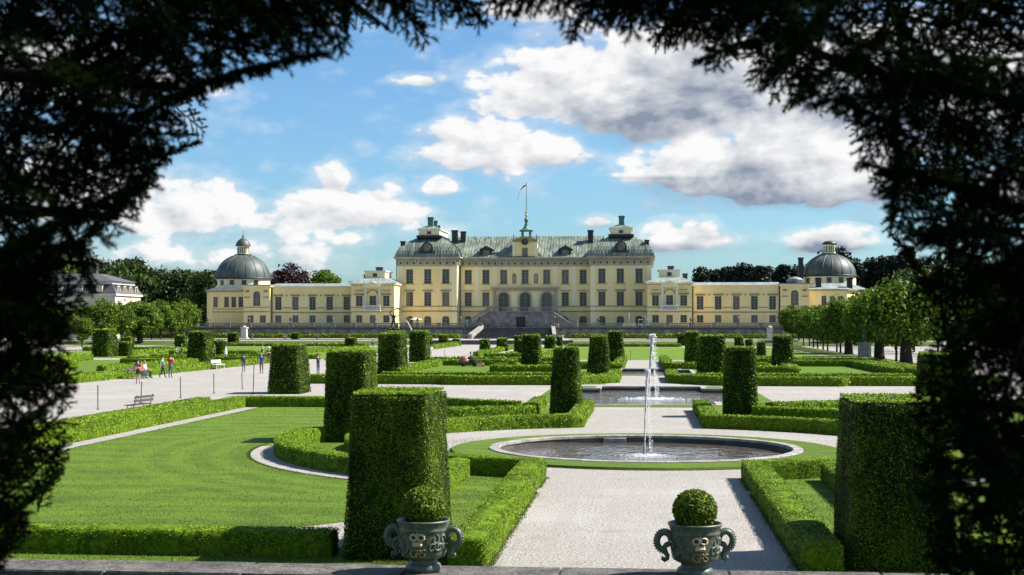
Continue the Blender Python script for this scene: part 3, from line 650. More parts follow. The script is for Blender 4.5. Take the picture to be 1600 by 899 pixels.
def poly_basin(name_label, pts, zr, wr):
    cx = sum(p[0] for p in pts)/len(pts); cy = sum(p[1] for p in pts)/len(pts)
    t = thing('fountain_basin', name_label, 'fountain', (cx, cy, 0))
    P = [Vector((p[0]-cx, p[1]-cy, 0)) for p in pts]; n = len(P)
    if sum(P[k].x*P[(k+1) % n].y-P[(k+1) % n].x*P[k].y for k in range(n)) < 0: P.reverse()
    def inset(w):
        out = []
        for k in range(n):
            a, b, c = P[k-1], P[k], P[(k+1) % n]; e0 = (b-a).normalized(); e1 = (c-b).normalized()
            n0 = Vector((-e0.y, e0.x, 0)); n1 = Vector((-e1.y, e1.x, 0)); m = (n0+n1)/(1+n0.dot(n1)); out.append(b+m*w)
        return out
    I = inset(wr)
    for k in range(n):
        a, b, c, d = P[k], P[(k+1) % n], I[(k+1) % n], I[k]; L = (b-a).length; m = max(1, round(L/2.2))
        for j in range(m):
            u0, u1 = j/m+(.012/L if j else 0), (j+1)/m; mb = MB(); mb.prism([tuple(a.lerp(b, u0)), tuple(a.lerp(b, u1)), tuple(d.lerp(c, u1)), tuple(d.lerp(c, u0))], -.06, zr)
            mb.build('rim_stone', 'rim_stone', t)
    mb = MB(); J = inset(wr-.06)
    for k in range(n):
        a, b = J[k]-Vector((0, 0, .4)), J[(k+1) % n]-Vector((0, 0, .4)); a2, b2 = a+Vector((0, 0, .34)), b+Vector((0, 0, .34)); mb.face([b, a, a2, b2])
    mb.build('basin_wall', 'dark_stone', t)
    mb = MB(); mb.face([(v.x, v.y, 0) for v in inset(wr-.05)]); structure(mb.build('water', 'basin_water', None, False, (cx, cy, -0.20)))
    g = inset(-1.1); o = inset(-0.02); mb = MB()
    for k in range(n): k2 = (k+1) % n; mb.face([(g[k].x, g[k].y, .012), (g[k2].x, g[k2].y, .012), (o[k2].x, o[k2].y, .05), (o[k].x, o[k].y, .05)])
    structure(mb.build('lawn_border', 'lawn_ring', None, False, (cx, cy, 0)))
poly_basin('rectangular stone basin with stepped corners behind the round one', BASIN2, 0.07, 0.36)
poly_basin('far narrow stone basin, third along the walk', BASIN3, 0.07, 0.36)
def jet(label, x, y, z0, ztop, spread, n, lean):
    """a jet of broken water: core of stretched drops rising, loose drops falling back, foam where they land"""
    r = np.random.default_rng(int(x*10+y)); V = []; Q = []
    def drop(c, s, st):
        k = len(V)*6
        V.append(np.array([(s, 0, 0), (-s, 0, 0), (0, s, 0), (0, -s, 0), (0, 0, s*st), (0, 0, -s*st)])+c)
        for a, b, d in ((0, 2, 4), (2, 1, 4), (1, 3, 4), (3, 0, 4), (2, 0, 5), (1, 2, 5), (3, 1, 5), (0, 3, 5)): Q.append((k+a, k+b, k+d))
    H = ztop-z0
    for i in range(n):
        t = r.random()**0.8; w = spread*(0.10+0.55*t**2); drop(np.array((r.normal(0, w*.45)+lean*t*t, r.normal(0, w*.45), z0+t*H)), spread*(0.10+0.22*r.random()), 2.4-1.4*t)
    for i in range(n//5):
        t = r.random(); drop(np.array((abs(r.normal(0, spread*.9))+lean*(1.6-t), r.normal(0, spread*.9), z0+t*H*.97)), spread*(0.05+0.12*r.random()), 1.6)
    for i in range(n//14): drop(np.array((r.normal(lean, spread*.5), r.normal(0, spread*.5), z0+H*(0.95+.05*r.random()))), spread*.2, 1)
    for i in range(n//2):
        a = r.random()*6.28; q = abs(r.normal(0, 1))*spread*6.0; drop(np.array((math.cos(a)*q+lean, math.sin(a)*q, z0+r.random()*.05*max(.2, 1-q))), spread*(.10+.25*r.random()), .6)
    me = np_mesh('water_jet', np.concatenate(V), np.array(Q), 'spray', None, True)
    tag(link('water_jet', me, None, (x, y, 0)), label, 'water jet')
jet('near white water jet rising from the round basin', 0.05, 47.2, -0.19, 2.70, 0.072, 2800, 0.10)
jet('taller white water jet rising from the second basin behind', 0.35, 83.5, -0.19, 3.62, 0.145, 3200, 0.22)

# ================================================================== parapet with urns
def parapet():
    t = thing('parapet', 'weathered grey stone parapet across the foot of the view', 'wall', (0, 20.4, 0))
    mb = MB(); mb.box(-14, 9, -.36, .36, -1.2, 0.44); mb.build('wall', 'parapet_stone', t)
    x = -14.0
    while x < 9:
        L = random.uniform(1.9, 2.5); bm = bmesh.new(); bmesh.ops.create_cube(bm, size=1)
        bmesh.ops.scale(bm, vec=(L-.014, .96, .15), verts=bm.verts); bmesh.ops.bevel(bm, geom=bm.edges[:], offset=.018, segments=2, affect='EDGES')
        for v in bm.verts: v.co.z += random.uniform(-.003, .003)
        me = bpy.data.meshes.new('coping_slab'); bm.to_mesh(me); bm.free(); me.materials.append(MATS['parapet_stone'])
        link('coping_slab', me, t, (x+L/2, 0.0, 0.519+random.uniform(-.004, .004)), (0, 0, random.uniform(-.003, .003))); x += L
parapet()
def bent_text(txt, size, rad, zc, shear=0.2):
    cu = bpy.data.curves.new('t', 'FONT'); cu.body = txt; cu.size = size; cu.align_x = 'CENTER'; cu.align_y = 'CENTER'; cu.extrude = 0.012; cu.bevel_depth = 0.002; cu.offset = -0.0035; cu.shear = shear; cu.space_character = 0.70; cu.resolution_u = 3
    ob = bpy.data.objects.new('t', cu); COL.objects.link(ob); dg = bpy.context.evaluated_depsgraph_get(); me = bpy.data.meshes.new_from_object(ob.evaluated_get(dg))
    bpy.data.objects.remove(ob); me.name = 'monogram'
    for v in me.vertices:
        a = v.co.x/rad; rr = rad+v.co.z; v.co = (rr*math.sin(a), -rr*math.cos(a), zc+v.co.y)
    return me
def urn(label, ball_label, x, y, z, rz):
    t = thing('urn', label, 'urn', (x, y, z), rz)
    prof = [(.02, .0), (.235, 0), (.255, .02), (.262, .06), (.25, .105), (.215, .125), (.20, .15), (.205, .185), (.26, .205), (.315, .235), (.335, .28), (.343, .36), (.345, .52), (.35, .60), (.365, .615), (.352, .635), (.358, .66), (.378, .72), (.392, .738), (.388, .758), (.365, .758), (.355, .735), (.345, .69), (.02, .68)]
    mb = MB(); mb.lathe(prof[:-1], 56, cap=False); mb.build('bowl', 'urn_green', t, True)
    mb = MB(); mb.lathe([(.35, .70), (.01, .71)], 32, cap=False); mb.build('soil', 'soil', t)
    for s in (-1, 1):                                                # scrolled handles with a beaded back
        h = MB(); ring = [(s*(.36+.085+.105*math.cos(a)), 0, .50+.125*math.sin(a)) for a in np.linspace(math.pi*.98, -math.pi*.62, 15)]
        h.tube(ring, [.05, .052, .052, .05, .048, .047, .046, .046, .046, .045, .044, .042, .04, .036, .03], 8)
        h.tube([(s*.35, 0, .47), (s*.42, 0, .44), (s*.455, 0, .40), (s*.43, 0, .34), (s*.40, 0, .29), (s*.405, 0, .245), (s*.44, 0, .225), (s*.468, 0, .245), (s*.46, 0, .275)], [.042, .042, .04, .038, .036, .034, .033, .03, .024], 8)
        o = h.build('handle', 'urn_green', t, True)
        bd = MB()
        for a in np.linspace(math.pi*.8, -math.pi*.45, 17): bd.ball((s*(.445+.150*math.cos(a)), 0, .50+.170*math.sin(a)), .017, 7, 5)
        bd.build('beading', 'urn_green', o, True)
        rl = MB(); ri = random.Random(3)
        for c in range(6):                                           # acanthus scrolls between monogram and handle
            a0 = s*R(36+c*8.0); zc = .40+.055*math.sin(c*2.1); rr = .349; k = []; turn = (-1 if c % 2 else 1)*s
            for j in range(11):
                u = j/10; q = .075*(1-.72*u); th = turn*(u*5.2)+c*1.3; a = a0+q*math.cos(th)/.35; zz = zc+(.05 if c % 3 else -.03)+q*math.sin(th)*1.15; k.append((rr*math.sin(a), -rr*math.cos(a), zz))
            rl.tube(k, [.006, .013, .018, .020, .020, .019, .017, .015, .013, .011, .010], 6); rl.ball(k[-1], .016, 7, 5)
        rl.build('relief', 'urn_green', t, True)
    cr = MB()                                                        # crown over the monogram
    def on(a, zz, e=.0): rr = .352+e; return (rr*math.sin(a), -rr*math.cos(a), zz)
    cr.tube([on(a, .425) for a in np.linspace(-.20, .20, 7)], .026, 8); cr.tube([on(a, .455) for a in np.linspace(-.19, .19, 7)], .017, 8)
    for s in (-1, 1): cr.tube([on(s*.155+.135*math.cos(q), .535+.043*math.sin(q)) for q in np.linspace(0, 2*math.pi, 15)], .019, 7)
    cr.ball(on(0, .585), .018, 8, 5); cr.tube([on(0, .595), on(0, .64)], .008, 6); cr.tube([on(-.05, .62), on(.05, .62)], .008, 6)
    cr.build('crown_emblem', 'gilt_pale', t, True)
    hl = MB()  # black discs put in for the dark holes of the crown's lobes
    for s in (-1, 1): hl.ball(on(s*.155, .535, -.006), .028, 8, 5, (1, .5, 1))
    hl.build('crown_hole', 'black_sheet', t, True)
    me = bent_text('GRS', .165, .347, .300, .12); me.materials.append(MATS['gilding']); link('monogram', me, t)
    b = thing('box_ball', ball_label, 'topiary', (x, y, z+.705), 0)
    core = MB(); core.ball((0, 0, .235), .285, 20, 12, (1, 1, .93)); core.build('branch_core', 'hedge_core', b, True)
    N = 5200; d = rng.normal(0, 1, (N, 3)); d /= np.linalg.norm(d, axis=1)[:, None]; d = d[d[:, 2] > -.85]
    P = d*np.array([.305, .305, .285])*(1+rng.normal(0, .03, len(d)))[:, None]+np.array([0, 0, .235])
    LV, LQ = leaf_quads(P, d, .030, .6, 1.5); link('foliage', np_mesh('foliage', LV, LQ, 'ball_leaf'), b)
urn('green cast urn with gilt crown monogram on the parapet before the largest yew', 'clipped box ball growing in the left green urn', -3.2, 20.38, .594, R(-6))
urn('green cast urn with gilt crown monogram on the parapet before the open gravel', 'clipped box ball growing in the right green urn', .74, 20.38, .594, R(10))

# ================================================================== grass blades on the near lawns and along their edges
def grass_blades():
    r = np.random.default_rng(21); P = []
    def rect(x0, x1, y0, y1, n): P.append(np.stack([x0+r.random(n)*(x1-x0), y0+r.random(n)**2.3*(y1-y0)], 1))
    rect(-19.0, -5.6, 25.6, 72, 60000); rect(5.6, 19.0, 25.6, 60, 9000); rect(-4.7, -3.35, 24.0, 38.6, 9000); rect(3.35, 4.7, 24.0, 38.6, 9000); rect(-12, -2.4, 21.2, 24.8, 9000); rect(2.4, 7, 21.2, 24.8, 3000)
    for s in (-1, 1):                                                 # ragged edges
        a = R(1)*r.uniform(30, 92, 5200); rad = 13.12+np.abs(r.normal(0, .05, 5200)); P.append(np.stack([BC[0]+s*rad*np.sin(a), BC[1]-rad*np.cos(a)], 1))
        P.append(np.stack([s*(19.18+r.normal(0, .05, 5000)), 26+r.random(5000)*44], 1))
        n = 3000; P.append(np.stack([s*(2.68-np.abs(r.normal(0, .05, n))), 24+r.random(n)*14.5], 1))
    a = r.random(9000)*2*math.pi; rad = 6.44+r.normal(0, .05, 9000); P.append(np.stack([BC[0]+rad*np.cos(a), BC[1]-.75+rad*np.sin(a)], 1))
    P = np.concatenate(P); rc = np.hypot(P[:, 0]-BC[0], P[:, 1]-BC[1]); P = P[~((rc > 12.25) & (rc < 13.05)) & ~((rc > 7.4) & (rc < 9.2))]
    n = len(P); h = r.uniform(.015, .042, n)*(1+.7*(P[:, 1] < 24.9)); a = r.random(n)*6.283; w = r.uniform(.006, .012, n); lean = r.normal(0, .45, (n, 2))*h[:, None]
    B = np.concatenate([P, np.full((n, 1), .008)], 1); d = np.stack([np.cos(a)*w, np.sin(a)*w, np.zeros(n)], 1); tip = B+np.concatenate([lean, h[:, None]], 1)
    V = np.stack([B-d, B+d, tip], 1).reshape(-1, 3)
    o = link('grass', np_mesh('grass', V, np.arange(3*n, dtype=np.int32).reshape(-1, 3), 'grass_blade')); tag(o, 'short mown grass blades on the near lawns', 'grass', None, 'stuff')
leaf_mat('grass_blade', (0.040, 0.075, 0.006), (0.105, 0.165, 0.010), (0.20, 0.22, 0.04), 0.3, 0.5)
grass_blades()
# ================================================================== palace
AX = -30.6                                                           # palace axis
ZT = 3.45                                                            # terrace floor
def wall_with_openings(mb, x0, x1, z0, z1, y, ops, depth=0.32):
    """wall facing -Y with openings (xa, xb, za, zb, arched) cut through and reveals turned in"""
    xs = sorted({x0, x1, *[o[0] for o in ops], *[o[1] for o in ops]}); zs = sorted({z0, z1, *[o[2] for o in ops], *[o[3] for o in ops]})
    def inside(cx, cz): return any(o[0] < cx < o[1] and o[2] < cz < o[3] for o in ops)
    for i in range(len(xs)-1):
        for j in range(len(zs)-1):
            if not inside((xs[i]+xs[i+1])/2, (zs[j]+zs[j+1])/2): mb.face([(xs[i], y, zs[j]), (xs[i+1], y, zs[j]), (xs[i+1], y, zs[j+1]), (xs[i], y, zs[j+1])])
    for xa, xb, za, zb, ar in ops:
        yb = y+depth
        mb.face([(xa, y, za), (xa, yb, za), (xa, yb, zb), (xa, y, zb)]); mb.face([(xb, yb, za), (xb, y, za), (xb, y, zb), (xb, yb, zb)])
        mb.face([(xa, yb, za), (xa, y, za), (xb, y, za), (xb, yb, za)])
        if not ar: mb.face([(xa, y, zb), (xa, yb, zb), (xb, yb, zb), (xb, y, zb)])
        else:
            r = (xb-xa)/2; cx = (xa+xb)/2; rise = min(r, ar); zc = zb-rise; n = 10
            pts = [(cx+r*math.cos(math.pi*k/n), zc+rise*math.sin(math.pi*k/n)) for k in range(n+1)]
            for (px, pz), (qx, qz) in zip(pts, pts[1:]):
                mb.face([(px, y, pz), (px, y, zb), (qx, y, zb), (qx, y, qz)])
                mb.face([(px, y, pz), (qx, y, qz), (qx, yb, qz), (px, yb, pz)])
WIN_CACHE = {}
def window(parent, x, y, za, zb, w, arched=0.0, glass='window_glass', cols=2, rows=5, sill=True, hood=False, trim='grey_trim', name='window', depth=0.32):
    """window part at the back of an opening: sash bars, with its pane, sill and hood as sub-parts"""
    h = zb-za; key = (round(w, 2), round(h, 2), arched, cols, rows)
    if key not in WIN_CACHE:
        b = MB(); t = 0.07; hw = w/2
        b.box(-hw, -hw+.1, -.06, .02, 0, h); b.box(hw-.1, hw, -.06, .02, 0, h); b.box(-hw+.1, hw-.1, -.06, .02, 0, .1); b.box(-hw+.1, hw-.1, -.06, .02, h-.1, h)
        for c in range(1, cols): xx = -hw+w*c/cols; b.box(xx-t*.6, xx+t*.6, -.05, .015, .1, h-.1)
        for r_ in range(1, rows): zz = h*r_/rows; b.box(-hw+.1, hw-.1, -.04, .01, zz-t*.4, zz+t*.4)
        p = MB(); p.box(-hw+.02, hw-.02, .03, .06, .02, h-.02)
        s_ = MB(); s_.box(-hw-.35, hw+.35, -depth-.22, -depth+.003, -.2, -.02)
        hd = MB(); hd.box(-hw-.45, hw+.45, -depth-.30, -depth+.003, h+.34, h+.50); hd.box(-hw-.3, hw+.3, -depth-.14, -depth+.004, h+.12, h+.337)
        WIN_CACHE[key] = (b.mesh('window', 'sash'), p.mesh('pane', 'window_glass'), p.mesh('pane', 'blind_glass'), s_, hd)
    b, pg, pb, s_, hd = WIN_CACHE[key]
    o = link(name, b, parent, (x, y+depth-.03, za)); link('pane', pb if glass == 'blind_glass' else pg, o)
    for flag, mbx, nm in ((sill, s_, 'sill'), (hood, hd, 'hood')):
        if flag:
            k2 = key+(nm, trim)
            if k2 not in WIN_CACHE: WIN_CACHE[k2] = mbx.mesh(nm, trim)
            link(nm, WIN_CACHE[k2], o)
    return o
def gl(): return 'blind_glass' if random.random() < .42 else 'window_glass'
def brackets(mb, x0, x1, y, z0, z1, step, d):
    n = max(1, round((x1-x0)/step))
    for k in range(n): xx = x0+(k+.5)*(x1-x0)/n; mb.box(xx-.15, xx+.15, y-d, y+.01, z0+(z1-z0)*.35, z1)
def seam_roof(quads, step=0.62, hgt=0.09):
    """standing seams laid on sloping quads (a, b along the eaves, c, d along the ridge)"""
    mb = MB()
    for a, b, c, d in quads:
        a, b, c, d = map(Vector, (a, b, c, d)); nrm = (b-a).cross(d-a).normalized(); n = max(1, int((b-a).length/step))
        for k in range(n+1):
            u = k/n; p, q = a.lerp(b, u), d.lerp(c, u); e = (b-a).normalized()*.035
            mb.face([p-e, p+e, p+e+nrm*hgt, p-e+nrm*hgt]); mb.face([p-e+nrm*hgt, p+e+nrm*hgt, q+e+nrm*hgt, q-e+nrm*hgt]); mb.face([p+e, q+e, q+e+nrm*hgt, p+e+nrm*hgt]); mb.face([q-e, p-e, p-e+nrm*hgt, q-e+nrm*hgt])
    return mb
def chimney(parent, x, y, z0, z1, w, mat='black_sheet', d=None):
    mb = MB(); d = d or w; mb.box(x-w/2, x+w/2, y-d/2, y+d/2, z0, z1-.35); mb.box(x-w/2-.15, x+w/2+.15, y-d/2-.15, y+d/2+.15, z1-.35, z1-.1); mb.box(x-w/2-.05, x+w/2+.05, y-d/2-.05, y+d/2+.05, z1-.1, z1)
    return mb.build('chimney', mat, parent)
def main_block():
    t = thing('palace', 'large yellow palace with green copper roof and two domed corner towers', 'palace', (AX, 360, ZT))
    off = Vector((-AX, -360, -ZT))
    def B(mb, name, mat, par=t, smooth=False):
        mb.v = [(p[0]-AX, p[1]-360, p[2]-ZT) for p in mb.v]; return mb.build(name, mat, par, smooth)
    YT, YC = 360.0, 365.0; HX = 32.65; HI = 17.2; ZE = 21.5; ZF = 19.2; ZS1, ZS2 = 9.0, 7.65
    tow = [-29.55, -24.8, -20.1]                                   # window axes of the left tower, from the palace axis
    cen = [-14.9, -10.25, -5.6, 0.0, 5.65, 10.45, 15.1]
    w = 1.85
    def openings(cx, lower=True, arches=True):
        o = [(cx-w/2, cx+w/2, 14.75, 18.45, 0)]
        if lower: o.append((cx-w/2, cx+w/2, 8.95, 12.55, 0))
        if arches: o.append((cx-.95, cx+.95, 3.9, 6.35, .75))
        return o
    for s, nm in ((-1, 'l'), (1, 'r')):
        xs = [s*abs(v) for v in tow]; ops = []
        for cx in xs: ops += openings(AX+cx)
        x0, x1 = sorted((AX+s*HX, AX+s*HI)); mb = MB()
        wall_with_openings(mb, x0, x1, ZT, ZF+.02, YT, ops)
        for xx, flip in ((x0, False), (x1, True)):
            q = [(xx, YT, ZT), (xx, YT+26, ZT), (xx, YT+26, ZF+.02), (xx, YT, ZF+.02)]; mb.face(q if flip else q[::-1])
        B(mb, 'wall', 'yellow_plaster')
        for xa_, xb_ in ((x0-.03, x0+1.25), (x1-1.25, x1+.03)): tr = MB(); tr.box(xa_, xb_, YT-.07, YT+.9, ZT, ZF); B(tr, 'corner_strip', 'cream_plaster')
        sc = MB(); sc.box(x0-.1, x1+.1, YT-.16, YT+1, ZS1-.26, ZS1-.06); sc.box(x0-.14, x1+.14, YT-.22, YT+1, ZS2-.2, ZS2+.05); B(sc, 'string_course', 'ochre_trim')
        fr = MB(); fr.box(x0-.05, x1+.05, YT-.08, YT+25.9, ZF, ZE-.45); B(fr, 'frieze', 'grey_trim')
        br = MB(); brackets(br, x0, x1, YT-.06, ZF+.25, ZE-.47, .86, .30); 
        n = 8
        for k in range(n): yy = YT+1+k*3.0; br.box(x1+.04, x1+.6, yy, yy+.45, ZF+.25, ZE-.47); br.box(x0-.6, x0-.04, yy, yy+.45, ZF+.25, ZE-.47)
        o = B(br, 'bracket', 'grey_trim'); o['kind'] = 'stuff'
        gap_sq = MB()  # black squares stand in for the shaded gaps between the brackets
        for q in range(9): xx = x0+(q+.5)*(x1-x0)/9; gap_sq.box(xx-.22, xx+.22, YT-.10, YT-.06, ZF+.55, ZF+1.0)
        o = B(gap_sq, 'bracket_gap_shade', 'black_sheet'); o['kind'] = 'stuff'
        co = MB(); co.box(x0-.75, x1+.75, YT-.8, YT+26.5, ZE-.46, ZE-.2); co.box(x0-1.0, x1+1.0, YT-1.05, YT+26.8, ZE-.197, ZE+.05); B(co, 'cornice', 'grey_trim')
        for cx in xs:
            px = cx; 
            for (za, zb, hood, sill) in ((14.75, 18.45, False, True), (8.95, 12.55, True, False)):
                window(t, px, YT-360, za-ZT, zb-ZT, w, 0, gl(), 2, 5, sill, hood, 'ochre_trim')
            window(t, px, YT-360, 3.9-ZT, 6.35-ZT, 1.9, .75, 'window_glass', 2, 3, False, False)
        # bowed copper roof of the tower
        cx = AX+s*(HX+HI)/2; hw = (HX-HI)/2+.75; y0, y1 = YT-.8, YT+26
        prof = [(1.0, ZE+.05), (.98, ZE+.8), (.925, ZE+1.75), (.84, ZE+2.7), (.725, ZE+3.55), (.56, ZE+4.5), (.40, ZE+5.25), (.34, ZE+5.55)]
        rf = MB(); sm = MB()
        def rect(k, z): e = hw*(1-k); return [(cx-hw+e, y0+e, z), (cx+hw-e, y0+e, z), (cx+hw-e, y1-e, z), (cx-hw+e, y1-e, z)]
        for (k0, z0), (k1, z1) in zip(prof, prof[1:]):
            a, b = rect(k0, z0), rect(k1, z1)
            for i in range(4): j = (i+1) % 4; rf.face([a[i], a[j], b[j], b[i]])
            for i in (0, 1, 3):
                j = (i+1) % 4; n = 22 if i == 0 else 30; A, Bv, C, D = map(Vector, (a[i], a[j], b[j], b[i])); nrm = (Bv-A).cross(D-A).normalized()
                for q in range(1, n):
                    u = q/n; Lx = (Bv-A).length; p = A+(Bv-A)*u; inset_ = (Lx-(C-D).length)/2
                    if u*Lx < inset_ or (1-u)*Lx < inset_: continue
                    q2 = D+(C-D).normalized()*(u*Lx-inset_); e = (Bv-A).normalized()*.035; h = nrm*.09
                    sm.face([p-e+h, p+e+h, q2+e+h, q2-e+h]); sm.face([p+e, q2+e, q2+e+h, p+e+h]); sm.face([q2-e, p-e, p-e+h, q2-e+h])
        rf.face(rect(*prof[-1])); r_o = B(rf, 'tower_roof', 'copper_roof'); o = B(sm, 'roof_seams', 'copper_roof', r_o); o['kind'] = 'stuff'
        # attic lantern on top, long in depth
        lz = ZE+5.55; lw = 2.75; ly0, ly1 = YT+3.2, YT+19
        la = MB(); la.box(cx-lw-.5, cx+lw+.5, ly0-.5, ly1+.5, lz-.3, lz+.35); la_o = B(la, 'lantern_base', 'black_sheet')
        la = MB(); la.box(cx-lw, cx+lw, ly0, ly1, lz+.35, lz+1.75); B(la, 'lantern_wall', 'cream_plaster')
        la = MB(); la.box(cx-lw-.35, cx+lw+.35, ly0-.35, ly1+.35, lz+1.75, lz+2.05); B(la, 'lantern_cornice', 'white_trim')
        la = MB(); z0, z1 = lz+2.05, lz+2.9; a = [(cx-lw-.3, ly0-.3, z0), (cx+lw+.3, ly0-.3, z0), (cx+lw+.3, ly1+.3, z0), (cx-lw-.3, ly1+.3, z0)]; b = [(cx-1.0, ly0+1.8, z1), (cx+1.0, ly0+1.8, z1), (cx+1.0, ly1-1.8, z1), (cx-1.0, ly1-1.8, z1)]
        for i in range(4): j = (i+1) % 4; la.face([a[i], a[j], b[j], b[i]])
        la.face(b); B(la, 'lantern_roof', 'copper_roof')
        la = MB(); la.box(cx-.55, cx+.55, ly0-.03, ly0+.02, lz+.6, lz+1.4); B(la, 'lantern_window', 'window_glass')
        chimney(t, cx-AX+.1, ly0+2.2-360, lz+2.6-ZT, lz+5.2-ZT, 1.4, 'verdigris')
        if s < 0: chimney(t, cx-AX+.2, ly0+9-360, lz+2.6-ZT, lz+4.8-ZT, 1.3, 'verdigris'); chimney(t, cx-AX+.3, ly0+14-360, lz+2.3-ZT, lz+3.9-ZT, 1.0, 'verdigris')
        # oculus dormer
        dm = MB(); zz = ZE+.25; y_f = y0+.25
        dm.prism_y([(cx-2.35, zz), (cx+2.35, zz), (cx+2.1, zz+.9), (cx+1.55, zz+1.4), (cx+1.5, zz+2.6), (cx+.9, zz+3.35), (cx, zz+3.75), (cx-.9, zz+3.35), (cx-1.5, zz+2.6), (cx-1.55, zz+1.4), (cx-2.1, zz+.9)], y_f, y_f+4.2)
        d_o = B(dm, 'dormer', 'black_sheet')
        oc = MB(); oc.lathe([(1.02, -.1), (1.02, .1), (.82, .12), (.82, -.1)], 24, cap=False); oc.v = [(cx+p[0], y_f-.06-p[2], zz+2.2+p[1]) for p in oc.v]; B(oc, 'oculus_frame', 'lead_grey', d_o, True)
        oc = MB(); oc.lathe([(.01, 0), (.83, 0)], 24, cap=False); oc.v = [(cx+p[0], y_f-.05, zz+2.2+p[1]) for p in oc.v]; oc.box(cx-.05, cx+.05, y_f-.1, y_f-.06, zz+1.4, zz+3.0); oc.box(cx-.8, cx+.8, y_f-.1, y_f-.06, zz+2.15, zz+2.25); B(oc, 'pane', 'blind_glass', d_o)
        chimney(t, (cx-AX)+s*6.6, 1.6, ZE+.5-ZT, ZE+4.3-ZT, 1.1); sb = MB(); sb.box(cx+s*6.6-.9, cx+s*6.6+.9, YT+.6, YT+2.4, ZE, ZE+2.6); B(sb, 'chimney_base', 'copper_roof')
    # ---------------- centre
    ops = []
    for cx in cen:
        ops.append((AX+cx-w/2, AX+cx+w/2, 14.75, 18.4, 0))
        if abs(cx) > 8: ops += [(AX+cx-w/2, AX+cx+w/2, 8.95, 12.55, 0), (AX+cx-.95, AX+cx+.95, 3.9, 6.35, .75)]
        else: ops.append((AX+cx-1.35, AX+cx+1.35, 7.35, 12.5, 1.35))
    for cx in (-2.8, 2.85): ops.append((AX+cx-.55, AX+cx+.55, 14.75, 17.5, .55))
    mb = MB(); wall_with_openings(mb, AX-HI, AX+HI, ZT, ZF+.02, YC, ops, .5); B(mb, 'wall', 'yellow_plaster')
    for cx in cen:
        window(t, cx, YC-360+.18, 14.75-ZT, 18.4-ZT, w, 0, gl(), 2, 5, True, False, 'ochre_trim', depth=.32)
        if abs(cx) > 8:
            window(t, cx, YC-360+.18, 8.95-ZT, 12.55-ZT, w, 0, gl(), 2, 5, False, True, 'ochre_trim'); window(t, cx, YC-360+.18, 3.9-ZT, 6.35-ZT, 1.9, .75, 'window_glass', 2, 3, False, False)
        else:
            window(t, cx, YC-360+.18, 7.35-ZT, 12.5-ZT, 2.7, 1.35, 'blind_glass' if cx > 3 else 'window_glass', 2, 4, False, False, name='arched_door')
            ar = MB(); n = 12
            for k in range(n):
                a0, a1 = math.pi*k/n, math.pi*(k+1)/n
                P = [(AX+cx+r*math.cos(a), 12.5-1.35+r*math.sin(a)) for r, a in ((1.36, a0), (1.75, a0), (1.75, a1), (1.36, a1))]; ar.prism_y(P[::-1], YC-.14, YC+.02)
            ar.box(AX+cx-1.75, AX+cx-1.36, YC-.14, YC+.02, 7.35, 11.15); ar.box(AX+cx+1.36, AX+cx+1.75, YC-.14, YC+.02, 7.35, 11.15); B(ar, 'archivolt', 'grey_trim')
    for cx in (-2.8, 2.85):
        mb = MB(); mb.box(AX+cx-.6, AX+cx+.6, YC+.45, YC+.5, 14.7, 17.6); B(mb, 'niche', 'grey_trim')
        mb = MB(); mb.box(AX+cx-.7, AX+cx+.7, YC-.12, YC+.01, 7.4, 12.2); mb.box(AX+cx-.5, AX+cx+.5, YC-.18, YC-.117, 8.0, 9.4); mb.box(AX+cx-.5, AX+cx+.5, YC-.18, YC-.117, 10.2, 11.6); B(mb, 'panel', 'cream_plaster')
    sc = MB(); 
    for xa, xb in ((AX-HI, AX-8.4), (AX+8.4, AX+HI)): sc.box(xa, xb, YC-.16, YC+.01, ZS1-.26, ZS1-.06); sc.box(xa, xb, YC-.2, YC+.012, ZS2-.2, ZS2+.05)
    B(sc, 'string_course', 'ochre_trim')
    po = MB(); po.box(AX-8.7, AX+8.7, YC-.75, YC+.01, 13.35, 13.6); po.box(AX-8.4, AX+8.4, YC-.5, YC+.011, 12.95, 13.347); po.box(AX-8.95, AX+8.95, YC-.95, YC+.012, 13.603, 13.78); B(po, 'portal_cornice', 'grey_trim')
    for cx in (-8.0, 8.0): mb = MB(); mb.box(AX+cx-.42, AX+cx+.42, YC-.28, YC+.01, 7.35, 12.95); B(mb, 'pilaster', 'grey_trim')
    for cx in (-12.55, -7.9, 7.9, 12.8): mb = MB(); mb.box(AX+cx-.6, AX+cx+.6, YC-.08, YC+.01, 13.9 if abs(cx) < 9 else 9.1, ZF); B(mb, 'lesene', 'cream_plaster')
    fr = MB(); fr.box(AX-HI, AX+HI, YC-.08, YC+6, ZF, ZE-.45); B(fr, 'frieze', 'grey_trim')
    br = MB(); brackets(br, AX-HI, AX+HI, YC-.06, ZF+.25, ZE-.47, .86, .30); o = B(br, 'bracket', 'grey_trim'); o['kind'] = 'stuff'
    gap_sq = MB()  # shade of the bracket gaps as black squares, like on the towers
    for q in range(20): xx = AX-HI+(q+.5)*2*HI/20; gap_sq.box(xx-.22, xx+.22, YC-.10, YC-.06, ZF+.55, ZF+1.0)
    o = B(gap_sq, 'bracket_gap_shade', 'black_sheet'); o['kind'] = 'stuff'
    co = MB(); co.box(AX-HI, AX+HI, YC-.8, YC+6, ZE-.46, ZE-.2); co.box(AX-HI, AX+HI, YC-1.05, YC+6, ZE-.197, ZE+.05); B(co, 'cornice', 'grey_trim')
